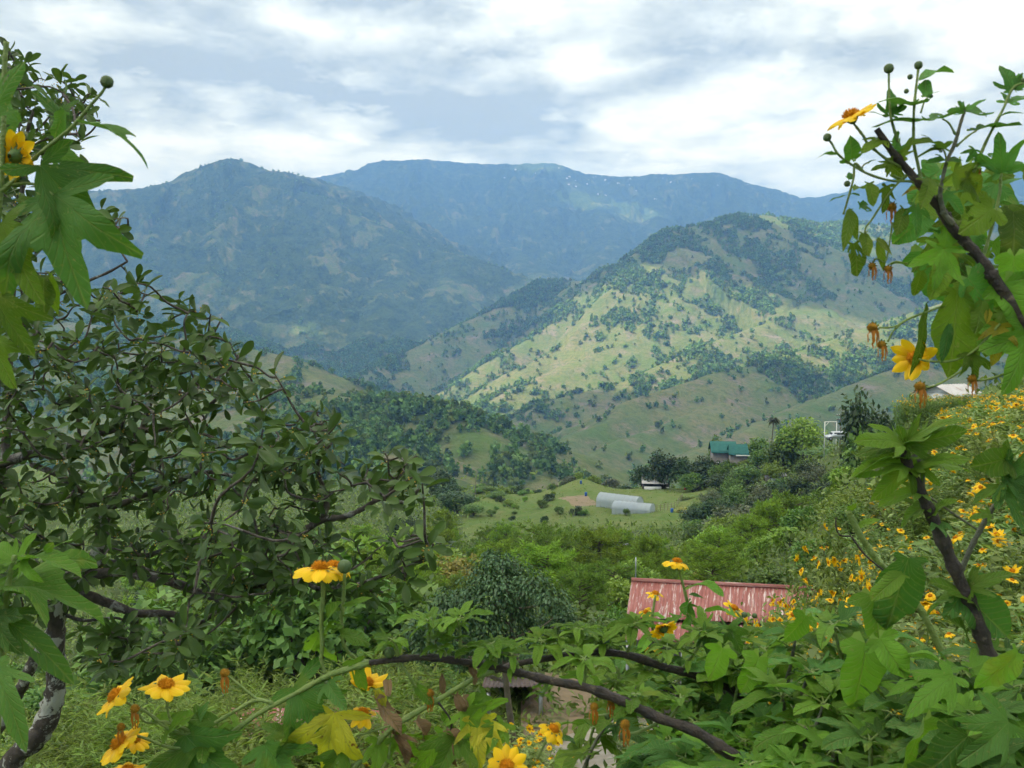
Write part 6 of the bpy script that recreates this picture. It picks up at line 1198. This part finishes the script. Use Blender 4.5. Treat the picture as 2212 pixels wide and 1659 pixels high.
def red_house():
    A, B = W(1364,1254,26.5), W(1860,1279,25.4); A2, B2 = W(1353,1333,24.5), W(1860,1355,23.4); A3, B3 = W(1346,1380,23.2), W(1860,1402,22.1)
    A[2] = B[2] = (A[2]+B[2])/2; ex = nrm((B-A)*[1, 1, 0]); back = nrm(np.array([-ex[1], ex[0], 0])); C, Dd = A+back*2.3-UP*1.0, B+back*2.3-UP*1.0
    base = np.array([(A3[0]+B3[0])/2, (A3[1]+C[1])/2, -11.2]); r = thing('house', base, 'long house with a worn red sheet roof below the yellow flowers', 'house'); g = G()
    sheet(g, A, B, B2, A2, .11, .009); sheet(g, A, B, Dd, C, .11, .016); rf = g.build('roof', M_RED, r)
    g = G(); sheet(g, A2-UP*.10+back*.12, B2-UP*.10+back*.12, B3, A3, .15, .016); o = g.build('lower_roof', M_RED, r); tag(o, 'lower strip of red roof with coarser corrugations')
    g = G(); tube(g, [A+UP*.03, B+UP*.03], .07, 8); c = g.build('ridge_cap', M_RED, r); c.parent = rf; c.matrix_parent_inverse.identity()
    g = G(); i0 = .35; F0, F1, K0, K1 = A3+ex*i0+back*.6, B3-ex*i0+back*.6, C+ex*i0-back*.3, Dd-ex*i0-back*.3; quad_prism(g, [F0, F1, K1, K0], -11.6, A3[2]-.02)
    gt = np.array([A3[2]-.03, A3[2]-.03]); 
    for P0, P1, T in ((F0, K0, A+ex*i0), (F1, K1, B-ex*i0)):
        V = np.array([[*P0[:2], A3[2]-.05], [*P1[:2], A3[2]-.05], [*T[:2], A[2]-.12]]); V2 = V+ex*.10*(1 if P0 is F0 else -1); g.add(np.concatenate([V, V2]), [np.array([[0,1,2],[5,4,3]]), np.array([[0,3,4,1],[1,4,5,2],[2,5,3,0]])])
    g.build('wall', M_CONC, r, False)
    for k in range(4):
        q = F0+(F1-F0)*(.12+.25*k); q[2] = -9.9; g = G(); box(g, q-back*.02, (.95, .06, .85), math.atan2(ex[1], ex[0])); o = g.build('window', M_WHITEP, r, False); g = G(); box(g, q-back*.055, (.80, .03, .70), math.atan2(ex[1], ex[0])); s = g.build('pane', M_GLASS, r, False); s.parent = o; s.matrix_parent_inverse.identity()
    g = G()
    for k in range(5): q = A3+(B3-A3)*(k/4*.96+.02)+back*.12; tube(g, [q*[1, 1, 0]+UP*-11.5, q-UP*.05], .05, 8)
    for i in range(5):
        o = None
    vs_ = np.concatenate(g.v); fs = g.f
    for k in range(5): q = A3+(B3-A3)*(k/4*.96+.02)+back*.12; gg = G(); tube(gg, [q*[1, 1, 0]+UP*-11.5, q-UP*.05], .05, 8); gg.build('post', M_GALV, r)
red_house()
def carport():
    base = W(1118, HOR, 26); base[2] = -11.3; r = thing('carport', base, 'dark open shed with a grey pipe post beside the dirt yard', 'shed'); g = G()
    a, b, c, d = W(1052,1452,28.0), W(1160,1452,28.0), W(1178,1483,24.4), W(1040,1485,24.4); sheet(g, a, b, c, d, .12, .015); g.build('roof', M_DROOF, r)
    for q in (W(1168,1500,24.6), W(1056,1500,24.6), W(1152,1470,27.6), W(1062,1470,27.6)): g = G(); t_ = q.copy(); t_[2] += .05; tube(g, [q*[1, 1, 0]+UP*-11.7, t_], .06, 8); g.build('post', M_GALV, r)
    g = G(); quad_prism(g, [W(1058,1470,27.9), W(1156,1470,27.9), W(1156,1470,28.05), W(1058,1470,28.05)], -11.6, a[2]-.1); g.build('back_wall', M_DARKM, r, False)
    g = G(); quad_prism(g, [W(1062,1470,26.9), W(1120,1470,26.9), W(1120,1470,27.5), W(1062,1470,27.5)], -11.4, -10.5); g.build('bench', M_WOOD, r, False)
carport()
def low_red():
    r0 = W(665, HOR, 16.5); r0[2] = hz(r0[0], r0[1]); r = thing('shed', r0, 'small shed with faded red roof half hidden behind the bamboo', 'shed'); g = G(); a, b, c, d = W(500,1562,17.6), W(850,1530,17.6), W(872,1590,16.2), W(515,1630,16.2)
    a[2] = b[2] = max(a[2], b[2]); c[2] = d[2] = a[2]-.75; sheet(g, a, b, c, d, .11, .010); bk = (b-a); n2 = nrm(np.array([-bk[1], bk[0], 0])); sheet(g, a, b, b+n2*1.4-UP*.75, a+n2*1.4-UP*.75, .11, .016); g.build('roof', M_RED, r)
    g = G(); ex = nrm((b-a)*[1, 1, 0]); quad_prism(g, [d+ex*.2+n2*.2, c-ex*.2+n2*.2, b-ex*.2+n2*1.2, a+ex*.2+n2*1.2], min(r0[2], c[2]-1.2)-.5, c[2]-.05); g.build('wall', M_WOOD, r, False)
low_red()
def gable(name, label, cat, px, d, wpx, top, h_wall, depth, rz, roof_m, wall_m, pitch=.32, over=.35, group=None, windows=2, z=None, door=True):
    b = W(px, HOR, d); b[2] = hz(b[0], b[1]) if z is None else z; w_ = wpx*d/FPX; tz = W(px, top, d)[2]; rise = depth/2*pitch*1.6; hw = max(tz-rise-b[2], h_wall); r = thing(name, b, label, cat, group)
    cs, sn = math.cos(rz), math.sin(rz); T = lambda x, y, z_: b+np.array([x*cs-y*sn, x*sn+y*cs, z_])
    g = G(); x1, y1 = w_/2, depth/2; quad_prism(g, [T(-x1+.2, -y1+.2, 0), T(x1-.2, -y1+.2, 0), T(x1-.2, y1-.2, 0), T(-x1+.2, y1-.2, 0)], b[2]-3, b[2]+hw)
    for sx in (-1, 1): V = np.array([T(sx*(x1-.2), -y1+.2, hw-.02), T(sx*(x1-.2), y1-.2, hw-.02), T(sx*(x1-.2), 0, hw+rise-.12)]); V2 = np.array([T(sx*(x1-.3), -y1+.2, hw-.02), T(sx*(x1-.3), y1-.2, hw-.02), T(sx*(x1-.3), 0, hw+rise-.12)]); g.add(np.concatenate([V, V2]), [np.array([[0,1,2],[5,4,3]]), np.array([[0,3,4,1],[1,4,5,2],[2,5,3,0]])])
    g.build('wall', wall_m, r, False); g = G(); lo = hw-over*rise/y1
    for sy in (-1, 1): sheet(g, T(-x1-over, 0, hw+rise), T(x1+over, 0, hw+rise), T(x1+over, sy*(y1+over), lo), T(-x1-over, sy*(y1+over), lo), .3, .03)
    g.build('roof', roof_m, r)
    for k in range(windows): xx = -x1+w_*(k+.7)/(windows+.6); g = G(); box(g, T(xx, -y1+.17, hw*.55), (1.0, .08, .9), rz); o = g.build('window', M_WHITEP, r, False); g = G(); box(g, T(xx, -y1+.115, hw*.55), (.84, .04, .74), rz); s = g.build('pane', M_GLASS, r, False); s.parent = o; s.matrix_parent_inverse.identity()
    if door: g = G(); box(g, T(x1-w_*.18, -y1+.16, 1.0), (.9, .08, 2.0), rz); g.build('door', M_WOOD, r, False)
    return r, T, hw, rise
r, T, hw, rise = gable('house', 'house with a blue green sheet roof among the dark trees', 'house', 1566, 230, 50, 953, 2.0, 6.5, -.10, M_GREEN, M_CONC, pitch=.46)
g = G(); 
for sy in (-1, 1): sheet(g, T(.9, -4.2, hw+rise*.95), T(5.6, -4.2, hw+rise*.95), T(5.9, -4.2+sy*2.6, hw-.25), T(.6, -4.2+sy*2.6, hw-.25), .3, .03)
g.build('wing_roof', M_GREEN, r); g = G(); quad_prism(g, [T(1.1, -6.3, 0), T(5.4, -6.3, 0), T(5.4, -3.5, 0), T(1.1, -3.5, 0)], r.location[2]-2, r.location[2]+hw-.3); g.build('wing_wall', M_CONC, r, False)
g = G(); box(g, T(4.6, -6.95, hw-.32), (4.4, .10, .30), -.1); g.build('fascia', M_WHITEP, r, False)
def shed(label, px, d, wpx, top, depth, rz, roof_m, slope, hmin=1.8, wall_m=None, open_front=True, cat='shed'):
    b = W(px, HOR, d); b[2] = hz(b[0], b[1]); w_ = wpx*d/FPX; H = max(W(px, top, d)[2]-b[2], hmin); r = thing('shed', b, label, cat); cs, sn = math.cos(rz), math.sin(rz); T = lambda x, y, z_: b+np.array([x*cs-y*sn, x*sn+y*cs, z_])
    g = G(); x1, y1 = w_/2, depth/2; sheet(g, T(-x1, y1, H), T(x1, y1, H), T(x1, -y1, H-slope), T(-x1, -y1, H-slope), .3, .03); g.build('roof', roof_m, r)
    for sx in (-.93, .93):
        for sy in (-.85, .85): g = G(); tube(g, [T(sx*x1, sy*y1, -.5), T(sx*x1, sy*y1, H-slope*(.5-sy*.5)-.03)], .07, 6); g.build('post', M_WOOD, r)
    g = G(); quad_prism(g, [T(-x1*.9, y1*.7, 0), T(x1*.9, y1*.7, 0), T(x1*.9, y1*.8, 0), T(-x1*.9, y1*.8, 0)], b[2]-.5, b[2]+H-.35*slope); quad_prism(g, [T(-x1*.9, -y1*.8, 0), T(-x1*.9+.1, -y1*.8, 0), T(-x1*.9+.1, y1*.69, 0), T(-x1*.9, y1*.69, 0)], b[2]-.5, b[2]+H-slope-.05); g.build('wall', wall_m or M_CONC, r, False)
    g = G(); quad_prism(g, [T(-x1*.82, -y1*.86, 0), T(x1*.5, -y1*.86, 0), T(x1*.5, -y1*.80, 0), T(-x1*.82, -y1*.80, 0)], b[2]-.5, b[2]+.9); g.build('low_wall', M_WHITEP, r, False); return r
shed('open shed with a patched pale roof at the top of the meadow', 1418, 233, 56, 1035, 5.2, -.12, M_RUSTW, 1.5, 3.2); shed('small dark hut under the trees above the meadow', 1440, 246, 30, 1008, 3, .1, M_WROOF, .4, 1.8, M_DARKM)
shed('lean-to with a white and rust streaked roof in the brushwood', 1683, 200, 42, 1016, 3.4, .15, M_RUSTW, 1.1, 2.0); shed('small shelter with a white sheet roof between the pines', 1345, 122, 34, 1166, 2.4, .3, M_WROOF, .5, 1.6)
gable('house', 'white building with a shallow pitched roof at the top right above the flower bank', 'house', 2055, 74, 70, 830, 1.0, 4.0, .35, M_RUSTW, M_WHITEP, pitch=.22)
gable('house', 'low grey walled building with a light blue roof behind the flower bank', 'house', 1895, 140, 74, 976, 1.8, 4.0, -.15, M_WROOF, M_CONC, pitch=.18, windows=1)
def greenhouse():
    m, t = newmat('greenhouse_film'); d_ = t.n('ShaderNodeBsdfPrincipled', i_Roughness=.35); t.set(d_.inputs['Base Color'], (.56,.63,.70,1)); tl = t.n('ShaderNodeBsdfTranslucent', i_Color=(.55,.62,.66,1)); tp = t.n('ShaderNodeBsdfTransparent', i_Color=(.9,.93,.95,1))
    a = t.n('ShaderNodeMixShader', i_0=.4); t.set(a.inputs[1], d_.outputs[0]); t.set(a.inputs[2], tl.outputs[0]); b = t.n('ShaderNodeMixShader', i_0=.30); t.set(b.inputs[1], a.outputs[0]); t.set(b.inputs[2], tp.outputs[0]); finish(m, t, b.outputs[0])
    for (pl, dl, pr, dr, wd, H, lab) in [(1300, 196, 1386, 190.8, 4.0, 2.8, 'plastic tunnel greenhouse at the back left of the pair'), (1332, 189.6, 1414, 186, 4.2, 2.45, 'plastic tunnel greenhouse at the front right of the pair')]:
        a0, b0 = W(pl, HOR, dl), W(pr, HOR, dr); z = min(hz(a0[0], a0[1]), hz(b0[0], b0[1]))+.25; a0[2] = b0[2] = z; r = thing('greenhouse', (a0+b0)/2, lab, 'greenhouse', 'tunnel greenhouses in the meadow'); ex = nrm(b0-a0); sd = np.array([-ex[1], ex[0], 0]); L = np.linalg.norm(b0-a0)
        th = np.linspace(0, math.pi, 15); prof = np.stack([-np.cos(th)*wd/2, 1.15+np.sin(th)*(H-1.15)], -1); prof = np.vstack([[-wd/2, -.6], prof, [wd/2, -.6]]); us = np.linspace(0, L, 10); n = len(prof)
        V = np.concatenate([a0+ex*u+sd*prof[:, :1]+UP*prof[:, 1:] for u in us]); i = np.arange(9)[:, None]*n; j = np.arange(n-1)[None]; F = np.stack([i+j, i+j+1, i+n+j+1, i+n+j], -1).reshape(-1, 4); g = G(); g.add(V, F); g.build('film_cover', m, r)
        for u in (0, L): g = G(); Pf = a0+ex*u+sd*prof[:, :1]+UP*prof[:, 1:]; g.add(np.vstack([Pf, a0+ex*u+UP*.8]), np.stack([np.full(n-1, n), np.arange(n-1), np.arange(n-1)+1], -1)); g.build('end_sheet', m, r)
        for u in us: g = G(); tube(g, a0+ex*u+sd*prof[:, :1]*1.01+UP*prof[:, 1:]*1.005, .035, 5); g.build('hoop', M_GALV, r)
        g = G(); tube(g, [a0+UP*H*1.01, b0+UP*H*1.01], .03, 5); g.build('ridge_rail', M_GALV, r)
        g = G(); tube(g, [a0-sd*wd/2*1.01+UP*1.15, b0-sd*wd/2*1.01+UP*1.15], .03, 5); g.build('side_rail', M_GALV, r)
greenhouse()
def barrel(px, d, label):
    b = W(px, HOR, d); b[2] = hz(b[0], b[1]); r = thing('barrel', b, label, 'barrel', 'blue barrels in the meadow'); g = G(); zz = [0,.04,.28,.30,.34,.60,.62,.66,.90,.95]; rr = [.28,.30,.31,.33,.31,.31,.33,.31,.30,.27]; n = 16; a = np.arange(n)*2*math.pi/n
    V = np.concatenate([np.stack([b[0]+q*np.cos(a), b[1]+q*np.sin(a), np.full(n, b[2]+z)], -1) for z, q in zip(zz, rr)]); i = np.arange(9)[:, None]*n; j = np.arange(n)[None]; g.add(V, np.stack([i+j, i+(j+1) % n, i+n+(j+1) % n, i+n+j], -1).reshape(-1, 4)); g.build('drum', M_BLUE, r)
    g = G(); V = np.vstack([np.stack([b[0]+.265*np.cos(a), b[1]+.265*np.sin(a), np.full(n, b[2]+.945)], -1)]); g.add(V, np.arange(n)[None]); box(g, b+UP*.965+np.array([.1, .05, 0]), (.06, .06, .04)); g.build('lid', M_BLUE, r, False)
barrel(1268, 212, 'blue barrel beside the brown field'); barrel(1457, 184, 'blue barrel right of the greenhouses'); barrel(1488, 176, 'blue barrel at the lower right corner of the meadow'); barrel(1257, 240, 'blue barrel at the far end of the meadow')
def tank():
    b = W(1490, HOR, 226); b[2] = hz(b[0], b[1]); r = thing('water_tank', b, 'silver water tank lying on a red stand above the meadow', 'tank'); g = G(); c = b+UP*1.1; n = 18
    tube(g, [c+np.array([x, 0, 0]) for x in (-1.0, -.94, -.9, .9, .94, 1.0)], [.35, .58, .62, .62, .58, .35], n); g.build('tank_body', M_GALV, r); g = G(); M_RS = plainmat('red_stand', (.45,.08,.05,1), None, .6); 
    for x in (-.7, .7): box(g, b+np.array([x, 0, .22]), (.16, 1.1, .75))
    box(g, b+np.array([0, 0, .12]), (1.24, .12, .1)); g.build('stand', M_RS, r, False)
tank()
def pole(label, px, d, top, r0, mat, cat='pole', lean=0.0, base=None, name='pole', arms=0):
    b = W(px, HOR, d); b[2] = hz(b[0], b[1]); H = W(px, top, d)[2]-b[2]; r = thing(name, b, label, cat); g = G(); tube(g, spline([b-UP*.5, b+np.array([lean*.2, 0, H*.5]), b+np.array([lean, 0, H])], 5), np.linspace(r0, r0*.7, 11), 8); g.build('shaft', mat, r)
    for k in range(arms):
        g = G(); z = H-.35-.9*k; box(g, b+np.array([lean, 0, z]), (1.9-.3*k, .12, .12)); ar = g.build('crossarm', M_WOOD, r, False)
        for x in (-.75, -.3, .3, .75): g = G(); tube(g, [b+np.array([lean+x, 0, z+.06]), b+np.array([lean+x, 0, z+.14]), b+np.array([lean+x, 0, z+.24])], [.03, .05, .025], 6); s = g.build('insulator', M_WHITEP, r); s.parent = ar; s.matrix_parent_inverse.identity()
    return r
pole('pale bare pole leaning at the left edge of the meadow', 1025, 228, 1008, .09, M_CONC, lean=.9); pole('grey metal post standing above the ridge of the red roof', 1379, 40, 1204, .045, M_GALV)
pole('wooden utility pole with crossarms beside the parked vehicle', 1822, 178, 893, .13, M_CONC, 'utility pole', name='utility_pole', arms=2)
def frame():
    b = W(1803, HOR, 181); b[2] = hz(b[0], b[1]); r = thing('metal_frame', b, 'white pipe frame standing beside the utility pole', 'frame'); x0, x1 = -1.45, 1.0; zt = W(1800, 911, 181)[2]-b[2]
    for x in (x0, x1): g = G(); tube(g, [b+np.array([x, 0, -.5]), b+np.array([x, 0, zt])], .09, 8); g.build('upright', M_WHITEP, r)
    g = G(); tube(g, [b+np.array([x0, 0, zt]), b+np.array([x1, 0, zt])], .08, 8); g.build('top_rail', M_WHITEP, r); g = G(); tube(g, [b+np.array([x0, 0, zt-1.0]), b+np.array([x0+.9, 0, zt])], .06, 6); g.build('brace', M_WHITEP, r)
frame()
def jeep():
    b = W(1813, HOR, 176); gz = hz(b[0], b[1]); zt = W(1813, 931, 176)[2]; b[2] = max(gz, zt-1.9); r = thing('parked_car', b, 'silver grey vehicle parked on the road beside the utility pole', 'car'); M_ = plainmat('silver_paint', (.50,.53,.57,1), (.44,.47,.5,1), .3, 3, metal=.3)
    prof = [(-2.1,.45),(-2.15,.95),(-1.2,1.08),(-.75,1.75),(1.5,1.82),(2.0,1.6),(2.1,.95),(2.08,.45)]; g = G(); V = np.array([[x, y, z] for y in (-.82, .82) for x, z in prof]); V[:, 1] *= np.where(V[:, 2] > 1.2, .86, 1); n = len(prof); j = np.arange(n); g.add(V+b, [np.stack([j, (j+1) % n, n+(j+1) % n, n+j], -1), np.arange(n)[None, ::-1], n+np.arange(n)[None]]); g.build('body', M_, r, False)
    g = G()
    for sy in (-1, 1): box(g, b+np.array([.3, sy*.745, 1.45]), (1.9, .05, .42))
    box(g, b+np.array([-.99, 0, 1.43]), (.06, 1.2, .42), 0, [[.8, 0, .55], [0, 1, 0], [-.55, 0, .8]]); g.build('windows', M_GLASS, r, False)
    for x in (-1.35, 1.35):
        for y in (-.78, .78): g = G(); tube(g, [b+np.array([x, y-.11, .36]), b+np.array([x, y+.11, .36])], .36, 18); o = g.build('wheel', M_BLACK, r); g = G(); tube(g, [b+np.array([x, y-.125, .36]), b+np.array([x, y+.125, .36])], .19, 12); s = g.build('rim', M_GALV, r); s.parent = o; s.matrix_parent_inverse.identity()
    for y in (-.6, .6): g = G(); box(g, b+np.array([-2.15, y, .78]), (.06, .26, .18)); g.build('headlight', M_WHITEP, r, False)
jeep()
def fence():
    pts = [(1424,188),(1440,189),(1456,190),(1468,194),(1476,200),(1480,207)]; b = W(pts[0][0], HOR, pts[0][1]); b[2] = hz(b[0], b[1]); r = thing('wire_fence', b, 'wire fence on thin posts running uphill from the greenhouses', 'fence'); T = []
    P = np.array([W(x, HOR, d) for x, d in pts]); P = np.concatenate([P[:-1]+(P[1:]-P[:-1])*f for f in (0, .5)]+[P[-1:]]); P = P[np.argsort(P[:, 1]+.001*P[:, 0])]
    for q in P: q[2] = hz(q[0], q[1]); g = G(); tube(g, [q-UP*.3, q+UP*1.5], .05, 6); g.build('post', M_WOOD, r); T.append(q)
    for k, z in enumerate((.5, .95, 1.4)): g = G(); tube(g, np.array(T)+UP*z, .012, 4); g.build('wire', M_GALV, r)
fence()
def path():
    g = G(); P = np.array(PATH); P = spline(np.vstack([P, P[:1]]), 5)[:-1]; P = P+rng.normal(size=P.shape)*.05; c = P.mean(0); n = len(P); rings = [1, .8, .55, .3]; V = []
    for q in rings: xy = c+(P-c)*q; V.append(np.c_[xy, height(xy[:, 0], xy[:, 1])+.05])
    V = np.concatenate(V+[np.array([[*c, hz(*c)+.06]])]); i = np.arange(3)[:, None]*n; j = np.arange(n)[None]; g.add(V, [np.stack([i+j, i+(j+1) % n, i+n+(j+1) % n, i+n+j], -1).reshape(-1, 4), np.stack([np.full(n, 4*n), 3*n+(np.arange(n)+1) % n, 3*n+np.arange(n)][::-1], -1)])
    tag(g.build('path', plainmat('pale_concrete', (.36,.33,.275,1), (.25,.225,.18,1), .9, 2.5, spec=.1, bump=.3)), kind='structure')
path()
# ---- small white houses scattered along the crest of the blue range
def crest_houses():
    src = None
    for k in range(38):
        px = float(np.clip(rng.normal(1330, 130), 1090, 1640)); d = rng.uniform(7050, 7320) if k % 3 else rng.uniform(6700, 7100); b = W(px, HOR, d); b[2] = hz(b[0], b[1])
        lab = 'tiny white house in the village along the crest of the blue mountain range'
        if src is None:
            r = thing('distant_house', b, lab, 'house', 'houses on the crest of the blue range'); w_, dp, h = 15, 10, 6; T = lambda x, y, z: b+np.array([x, y, z]); g = G(); quad_prism(g, [T(-w_/2,-dp/2,0), T(w_/2,-dp/2,0), T(w_/2,dp/2,0), T(-w_/2,dp/2,0)], b[2]-8, b[2]+h); g.build('wall', M_WHITEP, r, False)
            g = G()
            for s in (-1, 1): g.add(np.array([T(-w_/2-1, 0, h+5), T(w_/2+1, 0, h+5), T(w_/2+1, s*(dp/2+1), h-.3), T(-w_/2-1, s*(dp/2+1), h-.3)]), np.array([[0,1,2,3]]))
            g.build('roof', M_WROOF, r, False); src = r
        else: dup(src, b, rng.normal()*.5, rng.uniform(.45, 1.1), lab, 'houses on the crest of the blue range')
crest_houses()
